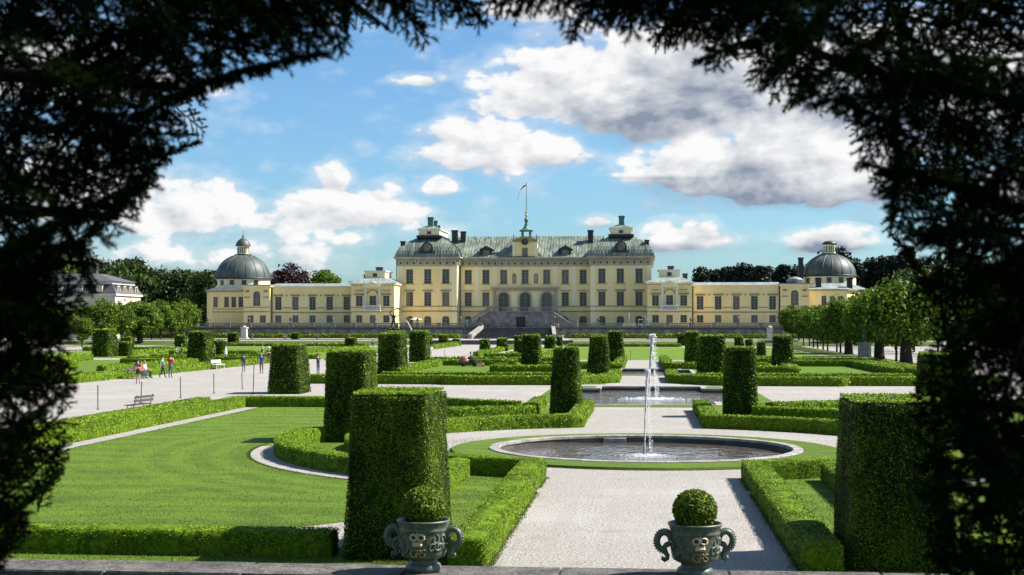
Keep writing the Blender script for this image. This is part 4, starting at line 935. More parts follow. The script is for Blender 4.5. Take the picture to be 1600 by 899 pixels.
    zr = 27.6; y0, yr = YC-.9, YC+8.5; rf = MB(); rf.face([(AX-HI-3, y0, ZE+.06), (AX+HI+3, y0, ZE+.06), (AX+HI+3, yr, zr), (AX-HI-3, yr, zr)]); rf.face([(AX+HI+3, 383, ZE+.06), (AX-HI-3, 383, ZE+.06), (AX-HI-3, yr, zr), (AX+HI+3, yr, zr)])
    r_o = B(rf, 'main_roof', 'copper_roof'); sm = seam_roof([((AX-HI-3, y0, ZE+.06), (AX+HI+3, y0, ZE+.06), (AX+HI+3, yr, zr), (AX-HI-3, yr, zr))], .75); o = B(sm, 'roof_seams', 'copper_roof', r_o); o['kind'] = 'stuff'
    for cx in (-10.2, 10.5):
        d_o = MB(); z = ZE+.2; d_o.prism_y([(AX+cx-1.5, z), (AX+cx+1.5, z), (AX+cx+1.5, z+2.0), (AX+cx-1.5, z+2.0)], YC+.2, YC+5); d_o.prism_y([(AX+cx-1.95, z+2.003), (AX+cx+1.95, z+2.003), (AX+cx, z+3.05)], YC-.05, YC+5.5)
        d_o = B(d_o, 'dormer', 'black_sheet'); p = MB(); p.box(AX+cx-.85, AX+cx+.85, YC+.14, YC+.197, z+.2, z+1.8); B(p, 'pane', 'blind_glass', d_o)
    for cx, yy, z1, ww in ((-19.2, 11, 29.2, 1.5), (-17.0, 11.5, 28.9, 1.3), (16.8, 11, 29.0, 1.4)): chimney(t, cx, yy, 24.5-ZT, z1-ZT, ww)
    # gable with clock and open turret
    g = MB(); z = ZE+.05; yg = YC-.35
    g.box(AX-3.0, AX+3.0, yg, yg+5, z, z+4.1); gw = B(g, 'gable', 'yellow_plaster')
    n = 14; pts = [(AX-3.3, z+4.103)]+[(AX-3.3+6.6*k/n, z+4.35+1.15*math.sin(math.pi*k/n)) for k in range(n+1)]+[(AX+3.3, z+4.103)]
    g = MB(); g.prism_y(pts[::-1], yg-.35, yg+5.2); B(g, 'pediment', 'ochre_trim', gw)
    for s in (-1, 1): g = MB(); g.box(AX+s*2.875-.375, AX+s*2.875+.375, yg-.14, yg+.01, z, z+4.1); B(g, 'gable_pilaster', 'cream_plaster', gw)
    g = MB(); g.box(AX-.72, AX+.72, yg-.05, yg+.02, z+.25, z+2.55); B(g, 'gable_window', 'blind_glass', gw)
    g = MB(); g.box(AX-4.3, AX+4.3, yg-.35, yg+.6, z-.02, z+.22); B(g, 'gable_sill', 'black_sheet', gw)
    g = MB(); g.lathe([(.01, 0), (.85, 0), (.85, .12), (.01, .14)], 24); g.v = [(AX+p[0], yg-.37-p[2], z+4.15+p[1]) for p in g.v]; ck = B(g, 'clock', 'black_sheet', gw)
    g = MB(); g.lathe([(.86, 0), (1.0, 0), (1.0, .2), (.86, .2)], 24, cap=False); g.v = [(AX+p[0], yg-.37-p[2], z+4.15+p[1]) for p in g.v]; g.box(AX-.05, AX+.05, yg-.56, yg-.53, z+4.1, z+4.75); g.box(AX-.05, AX+.45, yg-.56, yg-.53, z+4.08, z+4.2); B(g, 'clock_rim', 'gilding', gw)
    for s in (-1, 1):
        g = MB(); g.lathe([(.28, 0), (.28, .5), (.14, .6), (.22, .8), (.10, 1.1), (.16, 1.3), (.03, 1.9)], 8, (AX+s*3.0, yg+.3, z+4.3)); B(g, 'finial', 'lead_grey', gw)
        g = MB(); g.prism_y([(AX+s*3.0, z+.2), (AX+s*4.3, z+.2), (AX+s*4.1, z+.9), (AX+s*3.5, z+1.3), (AX+s*3.4, z+2.2), (AX+s*3.0, z+2.8)][::s], yg+.1, yg+.5); B(g, 'scroll', 'ochre_trim', gw)
    tz = z+5.2; ty = yg+3.2
    for sx in (-1, 1):
        for sy in (-1, 1): g = MB(); g.box(AX+.1+sx*1.0-.22, AX+.1+sx*1.0+.22, ty+sy-.22, ty+sy+.22, tz-.6, tz+1.8); B(g, 'turret_post', 'verdigris', gw)
    g = MB(); g.box(AX-1.6, AX+1.8, ty-1.6, ty+1.6, tz+1.8, tz+2.1); g.lathe([(1.6, 2.1), (1.0, 2.5), (.55, 3.2), (.34, 4.2), (.55, 4.6), (.5, 5.0), (.2, 5.5), (.13, 6.3)], 10, (AX+.1, ty, tz)); B(g, 'turret_roof', 'verdigris', gw)
    g = MB(); g.lathe([(.45, 0), (.3, .3), (.12, .9)], 8, (AX+.1, ty, tz+6.0)); g.ball((AX+.1, ty, tz+6.9), .28); B(g, 'crown_finial', 'gilding', gw)
    # rainwater pipes in the corners
    for xx in (AX-HI+.25, AX-HX-.25): g = MB(); g.tube([(xx, YT-.15 if xx < AX-30 else YC-.2, ZT), (xx, YT-.15 if xx < AX-30 else YC-.2, ZE-.5)], .12, 6); B(g, 'drainpipe', 'lead_grey')
    return tz+6.5, ty
tz_, ty_ = main_block()
def flag():
    t = thing('flag', 'blue swallow-tailed pennant drooping from the pole above the palace clock', 'flag', (AX+.1, ty_, tz_))
    m = MB(); m.tube([(0, 0, 0), (0, 0, 7.9)], [.11, .06], 6); m.ball((0, 0, 8.0), .14); m.build('flagpole', 'lead_grey', t)
    f = MB(); P = [(0, 0, 7.6), (-.7, .1, 7.35), (-1.3, .2, 6.7), (-1.8, .25, 5.7), (-2.1, .3, 4.6), (-2.25, .3, 3.6)]; W = [.55, .8, .8, .7, .5, .15]
    for k in range(5):
        a, b = Vector(P[k]), Vector(P[k+1]); da = Vector((-.35, .5, -.75))*W[k]; db = Vector((-.35, .5, -.75))*W[k+1]; f.face([a, b, b+db, a+da]); f.face([a+Vector((0, .02, 0)), a+da+Vector((0, .02, 0)), b+db+Vector((0, .02, 0)), b+Vector((0, .02, 0))])
    f.build('cloth', 'flag_blue', t)
simple('flag_blue', (0.03, 0.10, 0.22), 0.8)
flag()

def wing(s, nm):
    """pavilion and gallery between the main block and the domed church; s mirrors about the axis"""
    t = thing('palace_wing', f'low yellow gallery wing with small pedimented pavilion {nm} of the main block', 'palace wing', (AX+s*60, 349, ZT))
    ox = AX+s*60
    def B(mb, name, mat, par=t, smooth=False):
        mb.v = [(p[0]-ox, p[1]-349, p[2]-ZT) for p in mb.v]; return mb.build(name, mat, par, smooth)
    def span(a, b): return sorted((AX+s*a, AX+s*b))
    YP, YG = 349.0, 354.0; ZC = 14.55; ZL = 13.7
    x0, x1 = span(31.6, 42.55); pc = (x0+x1)/2
    pw = [pc-3.45, pc, pc+3.45]
    ops = [(c-.85, c+.85, 8.75, 11.4, 0) for c in pw]+[(c-.8, c+.8, 4.6, 6.5, 0) for c in pw]
    mb = MB(); wall_with_openings(mb, x0, x1, ZT, ZC-1.2, YP, ops)
    for xx, flip in ((x0, False), (x1, True)):
        q = [(xx, YP, ZT), (xx, YP+16, ZT), (xx, YP+16, ZC-1.2), (xx, YP, ZC-1.2)]; mb.face(q if flip else q[::-1])
    B(mb, 'wall', 'yellow_plaster')
    for c in pw:
        window(t, c-ox, 0, 8.75-ZT, 11.4-ZT, 1.7, 0, gl(), 2, 4, False, c != pc, 'ochre_trim'); window(t, c-ox, 0, 4.6-ZT, 6.5-ZT, 1.6, 0, gl(), 2, 3, False, False)
    m = MB(); m.box(x0-.06, x1+.06, YP-.1, YP+16, ZC-1.2, ZC-.35); B(m, 'frieze', 'yellow_plaster')
    m = MB(); brackets(m, x0, x1, YP-.09, ZC-.75, ZC-.35, .7, .3); B(m, 'dentil', 'ochre_trim')
    m = MB(); m.box(x0-.5, x1+.5, YP-.55, YP+16.3, ZC-.35, ZC-.02); B(m, 'cornice', 'cream_plaster')
    m = MB(); m.box(x0-.08, x1+.08, YP-.13, YP+16, 8.3, 8.5); m.box(x0-.1, x1+.1, YP-.16, YP+16, 7.25, 7.4); B(m, 'string_course', 'ochre_trim')
    a = [(x0-.6, YP-.65, ZC), (x1+.6, YP-.65, ZC), (x1+.6, YP+16.3, ZC), (x0-.6, YP+16.3, ZC)]; b = [(x0+2.4, YP+2.4, ZC+1.35), (x1-2.4, YP+2.4, ZC+1.35), (x1-2.4, YP+14, ZC+1.35), (x0+2.4, YP+14, ZC+1.35)]
    m = MB(); 
    for i in range(4): j = (i+1) % 4; m.face([a[i], a[j], b[j], b[i]])
    m.face(b); B(m, 'pavilion_roof', 'tin_roof')
    m = MB(); m.box(x0+2.9, x1-2.9, YP+3, YP+12, ZC+1.353, ZC+3.0); at = B(m, 'attic', 'cream_plaster'); m = MB(); m.box(x0+2.6, x1-2.6, YP+2.7, YP+12.3, ZC+3.0, ZC+3.25); B(m, 'attic_cornice', 'white_trim', at)
    m = MB(); m.box(pc-.55, pc+.55, YP+2.95, YP+3.02, ZC+1.7, ZC+2.6); B(m, 'attic_window', 'window_glass', at)
    chimney(t, pc+.4-ox, 7, ZC+3.2-ZT, ZC+4.3-ZT, 1.5); chimney(t, (AX+s*41.2 if s > 0 else AX-41)-ox, 12, ZC-ZT, ZC+2.6-ZT, 1.2)
    # aedicule over the middle window: columns, pediment, balcony
    for c in (pc-1.75, pc+1.75): m = MB(); m.lathe([(.36, 0), (.36, .25), (.27, .3), (.23, 4.0), (.36, 4.1), (.36, 4.4)], 12, (c, YP-.55, 9.0)); B(m, 'column', 'white_trim', t, True)
    m = MB(); m.box(pc-2.3, pc+2.3, YP-1.0, YP+.01, 13.4, 13.75); m.prism_y([(pc-2.55, 13.753), (pc+2.55, 13.753), (pc, 15.05)], YP-1.1, YP+3); B(m, 'pediment', 'cream_plaster')
    m = MB(); m.prism_y([(pc-1.5, 14.0), (pc+1.5, 14.0), (pc, 14.75)], YP-1.14, YP-1.097); B(m, 'tympanum', 'yellow_plaster')
    m = MB(); n = 10
    for k in range(n):
        a0, a1 = math.pi*k/n, math.pi*(k+1)/n; P = [(pc+r*math.cos(q), 11.75+r*math.sin(q)*.85) for r, q in ((1.15, a0), (1.4, a0), (1.4, a1), (1.15, a1))]; m.prism_y(P[::-1], YP-.12, YP+.01)
    B(m, 'blind_arch', 'ochre_trim')
    m = MB(); m.box(pc-2.3, pc+2.3, YP-1.3, YP+.01, 7.45, 7.75); m.box(pc-2.2, pc+2.2, YP-1.25, YP-1.0, 8.75, 8.95); m.box(pc-2.2, pc-1.9, YP-1.25, YP-1.0, 7.75, 8.75); m.box(pc+1.9, pc+2.2, YP-1.25, YP-1.0, 7.75, 8.75)
    bo = B(m, 'balcony', 'white_trim'); m = MB()
    for k in range(12): xx = pc-1.75+k*3.5/11; m.lathe([(.07, 0), (.12, .3), (.05, .6), (.07, 1.0)], 6, (xx, YP-1.12, 7.75))
    o = B(m, 'baluster', 'white_trim', bo); o['kind'] = 'stuff'
    for c in pw[::2]: m = MB(); m.box(c-1.0, c+1.0, YP-.1, YP+.01, 12.6, 12.8); B(m, 'panel_moulding', 'ochre_trim')
    # gallery
    g0, g1 = span(42.4, 64.5); mb = MB(); n = 5; gw = [AX+s*(44.75+4.46*k) for k in range(n)]
    ops = [(c-.85, c+.85, 7.85, 11.25, 0) for c in gw]+[(c-.8, c+.8, 4.6, 6.5, 0) for c in gw]
    wall_with_openings(mb, g0, g1, ZT, ZL, YG, ops); B(mb, 'wall', 'yellow_plaster')
    for c in gw:
        window(t, c-ox, YG-349, 7.85-ZT, 11.25-ZT, 1.7, 0, gl(), 2, 5, False, True, 'ochre_trim'); window(t, c-ox, YG-349, 4.6-ZT, 6.5-ZT, 1.6, 0, gl(), 2, 3, False, False)
        m = MB(); q = 10
        for k in range(q):
            a0, a1 = math.pi*k/q, math.pi*(k+1)/q; P = [(c+r*math.cos(e), 12.0+r*math.sin(e)*.7) for r, e in ((1.3, a0), (1.5, a0), (1.5, a1), (1.3, a1))]; m.prism_y(P[::-1], YG-.06, YG+.01)
        B(m, 'blind_arch', 'cream_plaster')
    for k in range(n-1):
        c = (gw[k]+gw[k+1])/2; m = MB(); m.box(c-1.0, c+1.0, YG-.07, YG+.01, 8.6, 10.6); B(m, 'panel', 'yellow_plaster'); m = MB(); m.ball((c, YG-.05, 11.6), .22, 8, 5); B(m, 'boss', 'ochre_trim')
        m = MB(); m.box(c-1.2, c+1.2, YG-.12, YG+.012, 8.3, 8.48); B(m, 'panel_sill', 'ochre_trim')
    m = MB(); m.box(g0, g1, YG-.16, YG+.01, 7.1, 7.35); B(m, 'string_course', 'ochre_trim')
    m = MB(); m.box(g0, g1, YG-.45, YG+9, ZL, ZL+.3); B(m, 'cornice', 'cream_plaster')
    m = MB(); m.face([(g0, YG-.5, ZL+.31), (g1, YG-.5, ZL+.31), (g1, YG+5, ZL+1.1), (g0, YG+5, ZL+1.1)]); m.face([(g1, YG+10, ZL+.31), (g0, YG+10, ZL+.31), (g0, YG+5, ZL+1.1), (g1, YG+5, ZL+1.1)]); B(m, 'gallery_roof', 'tin_roof')
    for xx in (AX+s*42.9, AX+s*64.2): m = MB(); m.tube([(xx, YG-.2, ZT), (xx, YG-.2, ZL)], .13, 6); B(m, 'drainpipe', 'black_sheet')
wing(-1, 'left'); wing(1, 'right')
def church(s, nm, cupola):
    t = thing('domed_chapel', f'yellow chapel with dark copper dome at the far {nm} end of the palace', 'chapel', (AX+s*70, 352, ZT)); ox = AX+s*70
    def B(mb, name, mat, par=t, smooth=False):
        mb.v = [(p[0]-ox, p[1]-352, p[2]-ZT) for p in mb.v]; return mb.build(name, mat, par, smooth)
    def span(a, b): return sorted((AX+s*a, AX+s*b))
    x0, x1 = span(64.4, 71.3); c = (x0+x1)/2; Y = 352.5; ZC = 13.75
    mb = MB(); ops = [(c-.95, c+.95, 8.9, 12.7, .95), (c-.8-1.6, c+.8-1.6, 4.6, 6.5, 0), (c-.8+1.6, c+.8+1.6, 4.6, 6.5, 0)]; wall_with_openings(mb, x0, x1, ZT, ZC, Y, ops)
    for xx, flip in ((x0, False), (x1, True)):
        q = [(xx, Y, ZT), (xx, Y+10, ZT), (xx, Y+10, ZC), (xx, Y, ZC)]; mb.face(q if flip else q[::-1])
    B(mb, 'wall', 'yellow_plaster'); window(t, c-ox, .5, 8.9-ZT, 12.7-ZT, 1.9, .95, 'blind_glass', 2, 4, False, False, name='arched_window')
    for dx in (-1.6, 1.6): window(t, c+dx-ox, .5, 4.6-ZT, 6.5-ZT, 1.6, 0, gl(), 2, 3, False, False)
    m = MB(); m.box(x0-.35, x1+.35, Y-.45, Y+10, ZC, ZC+.35); B(m, 'cornice', 'cream_plaster'); m = MB(); m.box(x0-.05, x1+.05, Y-.16, Y+.01, 7.3, 7.5); m.box(x0-.05, x1+.05, Y-.14, Y+.011, 8.45, 8.6); B(m, 'string_course', 'ochre_trim')
    for dx in (-2.4, 2.4): m = MB(); m.box(c+dx-.75, c+dx+.75, Y-.1, Y+.01, 11.0, 11.25); m.box(c+dx-.5, c+dx+.5, Y-.1, Y+.01, 12.4, 12.9); B(m, 'panel_moulding', 'ochre_trim')
    m = MB(); m.prism([(x0-.4, Y-.5), (x1+.4, Y-.5), (x1+.4, Y+10), (x0-.4, Y+10)], ZC+.353, ZC+.6); B(m, 'porch_roof', 'tin_roof')
    # outer body: front, chamfer turned to the right or left, far return
    a, b, e, f_ = (71.2, 81.0, 84.3, 86.3) if s > 0 else (71.2, 80.6, 81.6, 82.3); Yo = 356.0; ZO = 12.6
    pts = [(AX+s*a, Yo), (AX+s*b, Yo), (AX+s*e, Yo+(e-b)), (AX+s*f_, Yo+(e-b)), (AX+s*f_, Yo+26), (AX+s*a, Yo+26)]
    ops_x = [AX+s*v for v in ((75.4, 77.4, 79.4) if s > 0 else (73.0, 74.9, 76.8))]
    xs0, xs1 = span(a, b); mb = MB(); wins = [(xx-.62, xx+.62, 8.6, 11.3, 0) for xx in ops_x]
    if s < 0: wins.append((AX-79.7-.6, AX-79.7+.6, 8.6, 11.3, 0)); ops_x.append(AX-79.7)
    wall_with_openings(mb, xs0, xs1, ZT, ZO, Yo, wins)
    for k in range(1, 5):
        p, q = pts[k], pts[k+1]; fc = [(p[0], p[1], ZT), (q[0], q[1], ZT), (q[0], q[1], ZO), (p[0], p[1], ZO)]; mb.face(fc if s > 0 else fc[::-1])
    B(mb, 'wall', 'yellow_plaster')
    for xx in ops_x: window(t, xx-ox, Yo-352, 8.6-ZT, 11.3-ZT, 1.24, 0, gl(), 2, 4, False, False)
    if s > 0:
        wo = window(t, AX+82.65-ox+.05, Yo+1.65-352-.05, 8.6-ZT, 11.3-ZT, 1.3, 0, 'window_glass', 2, 4, False, False, depth=.0); wo.rotation_euler = (0, 0, R(45)*s)
    off2 = [(AX+s*a, Yo-.4), (AX+s*(b+.2), Yo-.4), (AX+s*(e+.2), Yo+(e-b)-.4), (AX+s*(f_+.4), Yo+(e-b)-.4), (AX+s*(f_+.4), Yo+26.4), (AX+s*a, Yo+26.4)]
    m = MB(); m.prism(off2 if s > 0 else off2[::-1], ZO, ZO+.35); B(m, 'cornice', 'ochre_trim'); m = MB(); sx = span(a, b); m.box(sx[0], sx[1], Yo-.12, Yo+.01, 7.3, 7.5); m.box(sx[0], sx[1], Yo-.1, Yo+.012, 8.1, 8.25); B(m, 'string_course', 'ochre_trim')
    dx, dy = AX+s*(77.0 if s < 0 else 78.8), 372.0
    lo = [(p[0], p[1], ZO+.353) for p in off2]; hi = [(dx+(p[0]-dx)*.55, dy+(p[1]-dy)*.55, ZO+2.0) for p in off2]; m = MB()
    for k in range(6): j = (k+1) % 6; q = [lo[k], lo[j], hi[j], hi[k]]; m.face(q if s > 0 else q[::-1])
    B(m, 'lower_roof', 'dome_copper' if s < 0 else 'tin_roof')
    if s > 0:
        for q in (-4.5, 3.2): chimney(t, dx+q-ox, 6.5, ZO-ZT, ZO+3.2-ZT, 1.3)
        chimney(t, dx-7.6-ox, 18, 14-ZT, 21.5-ZT, 1.2)
    rd = 7.2 if s < 0 else 6.7; zd = 16.6 if s < 0 else 16.85
    m = MB(); m.lathe([(rd, 11.5), (rd, zd-.35)], 8 if False else 40, (dx, dy, 0), cap=False); B(m, 'drum', 'cream_plaster', t, True)
    m = MB(); m.lathe([(rd, zd-.36), (rd+.45, zd-.3), (rd+.5, zd), (rd-.2, zd+.06)], 40, (dx, dy, 0), cap=False); B(m, 'drum_cornice', 'black_sheet', t, True)
    for aa in range(-150, -20, 26):
        m = MB(); m.box(-.6, .6, -.08, .02, 0, 1.35); o = B(MB(), 'x', 'window_glass') if False else None
        m.v = [(dx+(rd-.0-p[1]*1.0)*math.cos(R(aa))-p[0]*math.sin(R(aa)), dy+(rd-p[1])*math.sin(R(aa))+p[0]*math.cos(R(aa)), zd-2.0+p[2]) for p in m.v]; B(m, 'drum_window', 'window_glass')
    hd = 6.4 if s < 0 else 5.6; n = 12; prof = [((rd+.05)*math.cos(math.pi/2*k/n)**.92 if k < n else .02, zd+.05+hd*math.sin(math.pi/2*k/n)) for k in range(n)]; prof = [p for p in prof if p[0] > 1.75]+[(1.75, zd+hd*.985)]
    m = MB(); m.lathe(prof, 48, (dx, dy, 0), cap=False); d_o = B(m, 'dome', 'dome_copper', t, True)
    m = MB(); 
    for k in range(16): an = 2*math.pi*k/16; m.tube([(dx+(r+.02)*math.cos(an), dy+(r+.02)*math.sin(an), z) for r, z in prof], .07, 5)
    B(m, 'dome_rib', 'dome_copper', d_o)
    zl = zd+hd*.97
    m = MB(); m.lathe([(2.3, -.4), (2.3, .2), (1.9, .35)], 16, (dx, dy, zl)); B(m, 'lantern_base', 'black_sheet')
    hl = 2.5 if cupola else 2.6
    m = MB(); m.lathe([(1.6, .3), (1.6, hl)], 8, (dx, dy, zl)); B(m, 'lantern', 'cream_plaster')
    for k in range(8): an = R(22.5+45*k)+R(22.5); m = MB(); m.box(-.38, .38, -.06, .02, 0, 1.5); m.v = [(dx+(1.49-p[1])*math.cos(an)-p[0]*math.sin(an), dy+(1.49-p[1])*math.sin(an)+p[0]*math.cos(an), zl+.65+p[2]) for p in m.v]; B(m, 'lantern_window', 'black_sheet')
    if cupola:
        m = MB(); m.lathe([(2.05, hl), (2.05, hl+.2), (1.8, hl+.9), (1.3, hl+1.6), (.6, hl+2.1), (.22, hl+2.3), (.3, hl+2.6), (.08, hl+3.0), (.04, hl+4.6)], 24, (dx, dy, zl), cap=False); B(m, 'cupola', 'dome_copper', t, True)
    else:
        m = MB(); m.lathe([(1.75, hl), (1.9, hl+.15), (1.85, hl+.4), (1.1, hl+.9), (.02, hl+1.0)], 16, (dx, dy, zl), cap=False); B(m, 'lantern_cap', 'black_sheet', t, True)
    # small round turret roof on the porch
    if s > 0: m = MB(); m.lathe([(2.0, ZC+.6), (2.0, ZC+1.3), (2.3, ZC+1.4), (1.4, ZC+2.1), (.02, ZC+2.4)], 16, (c+.6, Y+5, 0)); B(m, 'porch_turret', 'tin_roof', t, True)
church(-1, 'left', True); church(1, 'right', False)

# ================================================================== terrace, stairs, balustrade
def terrace():
    m = MB(); L, Rr = AX-8.6, AX+8.6; Yw = 341.0
    m.box(-190, L, Yw+.5, 345, 0.0, ZT-.01); m.box(Rr, 130, Yw+.5, 345, 0, ZT-.01); m.box(-190, 130, 345, 440, 0, ZT)
    structure(m.build('terrace', 'gravel'))
    for xa, xb, lab in ((-150.0, L, 'left'), (Rr, 56.0, 'right')):
        t = thing('terrace_wall', f'weathered grey terrace wall with stone balustrade {lab} of the palace stair', 'wall', ((xa+xb)/2, Yw, .8)); ox = (xa+xb)/2
        def B(mb, name, mat, par=t): mb.v = [(p[0]-ox, p[1]-Yw, p[2]-.8) for p in mb.v]; return mb.build(name, mat, par)
        m = MB(); m.box(xa, xb, Yw, Yw+.5, .7, 2.95); B(m, 'retaining_wall', 'terrace_stone')
        m = MB(); m.box(xa, xb, Yw-.25, Yw+.5, 2.95, 3.35); B(m, 'coping', 'dark_stone')
        m = MB(); m.box(xa, xb, Yw+.02, Yw+.28, 3.35, 3.5); bs = B(m, 'plinth', 'pier_stone')
        m = MB(); m.box(xa, xb, Yw-.03, Yw+.33, 4.32, 4.5); B(m, 'rail', 'pier_stone')
        n = round((xb-xa)/5.4); st = (xb-xa)/n; bal = MB()
        for k in range(n+1):
            x = xa+k*st; x = min(max(x, xa+.5), xb-.5)
            m = MB(); m.box(x-.75, x+.75, Yw-.14, Yw+.01, .7, 2.95); m.box(x-.55, x+.55, Yw-.08, Yw+.42, 3.352, 4.6); B(m, 'pier', 'pier_stone')
            if k < n:
                for j in range(11): xx = x+.7+(st-1.4)*(j+.5)/11; bal.lathe([(.10, 0), (.16, .18), (.16, .32), (.07, .62), (.11, .83)], 6, (xx, Yw+.15, 3.5), cap=False)
                for j in range(2):
                    q = MB(); q.box(x+1.2+j*1.9, x+1.2+j*1.9+1.1, Yw-.02, Yw+.02, 1.1+.2*j, 1.9+.2*j); B(q, 'stone_panel', 'dark_stone' if (k+j) % 2 else 'pier_stone')
        o = B(bal, 'baluster', 'pier_stone'); o['kind'] = 'stuff'
terrace()
def garden_stair():
    t = thing('garden_stair', 'broad dark stone stair rising from the garden to the palace terrace', 'stairs', (AX, 331, .8))
    n1 = 18; y0, y1 = 329.0, 342.0; z0, z1 = .8, ZT
    for k in range(n1):
        u0 = k/n1; hw = 9.3-1.3*u0; ya = y0+(y1-y0)*u0 + (1.0 if k >= 9 else 0); m = MB(); m.box(-hw, hw, ya-331, 346-331, z0-.8+(z1-z0)*k/n1-.02, z0-.8+(z1-z0)*(k+1)/n1+(.003 if k == n1-1 else 0)); m.build('step', 'dark_stone', t)
    for s in (-1, 1):
        m = MB(); P = [(s*9.5, y0-331-.6), (s*10.4, y0-331-.6), (s*9.2, y1-331+.5), (s*8.3, y1-331+.5)]; P = P if s > 0 else P[::-1]
        lo = [(p[0], p[1], 0) for p in P]; zz = [1.1, 1.1, 3.2, 3.2] if s > 0 else [3.2, 3.2, 1.1, 1.1]; hi = [(p[0], p[1], z) for p, z in zip(P, zz)]
        for k in range(4): j = (k+1) % 4; m.face([lo[k], lo[j], hi[j], hi[k]])
        m.face(hi); m.build('stair_cheek', 'rim_stone', t)
    t2 = thing('lower_steps', 'short flight of dark steps where the palace walk meets the grass bank', 'stairs', (AX, 292, 0))
    for k in range(6): m = MB(); m.box(-14.0, 16.0, -4+k*.85, 8, -.05, (k+1)*.8/6+(.012 if k == 5 else 0)); m.build('step', 'dark_stone', t2)
    # double stair to the portal
    d = thing('portal_stair', 'grey stone double stair and balcony before the three arched doors', 'stairs', (AX, 352, ZT)); zl = 7.3-ZT
    m = MB(); m.box(-8.2, -1.15, 0, 13, 0, zl); m.box(1.15, 8.2, 0, 13, 0, zl); m.box(-1.15, 1.15, 0, 13, 2.6, zl); m.box(-1.15, 1.15, 1.0, 13, 0, 2.6); m.build('landing', 'terrace_stone', d)
    m = MB(); m.box(-1.14, 1.14, .85, .99, 0, 2.58); m.build('grotto_door', 'black_sheet', d)
    m = MB(); m.box(-8.4, 8.4, -.2, 13, zl+.002, zl+.18); m.build('landing_edge', 'pier_stone', d)
    m = MB(); m.box(-8.3, 8.3, -.12, .12, zl+1.0, zl+1.2); rail = m.build('rail', 'pier_stone', d)
    for x in (-8.1, -2.9, 2.9, 8.1): m = MB(); m.box(x-.9 if abs(x) < 8 else x-.35, x+.9 if abs(x) < 8 else x+.35, -.18, .18, zl+.18, zl+1.25); m.build('pier', 'pier_stone', d)
    m = MB()
    for k in range(30):
        x = -7.6+k*15.2/29
        if 1.9 < abs(x) < 3.9: continue
        m.lathe([(.07, 0), (.13, .25), (.05, .6), (.08, .82)], 6, (x, 0, zl+.18), cap=False)
    o = m.build('baluster', 'pier_stone', d); o['kind'] = 'stuff'
    for s in (-1, 1):
        m = MB(); P = [(s*8.2, 0), (s*13.4, 0), (s*13.4, .4), (s*8.2, zl)]; m.prism_y(P if s > 0 else P[::-1], 0, 5); m.build('ramp_wall', 'terrace_stone', d)
        m = MB(); P = [(s*8.2, zl+.9), (s*13.6, 1.2), (s*13.6, 1.45), (s*8.2, zl+1.2)]; m.prism_y(P if s > 0 else P[::-1], -.1, .3); m.build('ramp_rail', 'pier_stone', d)
        m = MB()
        for k in range(12): u = k/11; x = s*(8.5+4.8*u); zb = zl-(zl-.4)*u; m.box(x-.1, x+.1, .02, .2, zb-.02, zb+1.0)
        o = m.build('ramp_baluster', 'pier_stone', d); o['kind'] = 'stuff'
        m = MB(); m.box(s*13.9-.45, s*13.9+.45, -.35, .55, 0, 1.9, .05); m.build('ramp_pier', 'pier_stone', d)
garden_stair()
# ================================================================== trees
def blob_crown(n_clump, per, rx, rz, zc, size, clump_r, seed, mat, shape='round', jit=0.8):
    r = np.random.default_rng(seed); P = []; N = []
    for i in range(n_clump):
        d = r.normal(0, 1, 3); d /= np.linalg.norm(d); rad = (0.35+0.65*r.random()**0.45)
        c = np.array([d[0]*rx*rad, d[1]*rx*rad, zc+d[2]*rz*rad])
        if shape == 'pine':
            u = r.random(); zz = zc-rz+2*rz*u; w = rx*(1-0.80*u**1.2)*(0.4+0.6*r.random()); a = r.random()*6.28; c = np.array([math.cos(a)*w, math.sin(a)*w, zz])
        cr = clump_r*(0.6+0.7*r.random()); k = int(per*(0.7+0.6*r.random()))
        q = r.normal(0, 1, (k, 3)); q /= np.linalg.norm(q, axis=1)[:, None]; q *= (r.random(k)**0.4)[:, None]*cr*np.array([1.15, 1.15, 0.8])
        P.append(c+q); nn = q/cr+np.array([0, 0, .4])+0.5*(c-np.array([0, 0, zc]))/max(rx, rz); N.append(nn)
    P = np.concatenate(P); N = np.concatenate(N); N /= np.linalg.norm(N, axis=1)[:, None]
    LV, LQ = leaf_quads(P, N, size, jit, 1.3)
    return np_mesh('crown', LV, LQ, mat)
def trunk_mesh(r0, h, seed, limbs, reach, spread, flare=1.5, z_limb=0.45):
    r = random.Random(seed); m = MB(); m.tube([(0, 0, -.1), (0.02, 0, h*.06), (.05*r.uniform(-1, 1), .05*r.uniform(-1, 1), h*.45), (.1*r.uniform(-1, 1), .1*r.uniform(-1, 1), h)], [r0*flare, r0*1.1, r0*.9, r0*.45], 9)
    for k in range(limbs):
        a = 2*math.pi*k/limbs+r.uniform(-.4, .4); z = h*(z_limb+(.95-z_limb)*r.random()); rr = r0*.42
        p = [(0, 0, z)]; 
        for j in range(1, 4): p.append((math.cos(a+.15*j*r.uniform(-1, 1))*spread*j/3, math.sin(a)*spread*j/3, z+reach*(j/3)**.8*r.uniform(.8, 1.1)))
        m.tube(p, [rr, rr*.7, rr*.45, rr*.2], 6)
    return m.mesh('trunk', 'bark', True)
LIND = [(blob_crown(78, 75, 2.3, 2.8, 4.4, .26, .85, 10+k, 'linden_leaf'), trunk_mesh(.13, 4.6, k, 6, 2.0, 2.0)) for k in range(3)]
OLD = [(blob_crown(130, 80, 3.5, 3.0, 4.9, .27, 1.1, 30+k, 'linden_leaf'), trunk_mesh(.58, 3.4, 40+k, 7, 2.6, 2.4, 1.45, .7)) for k in range(2)]
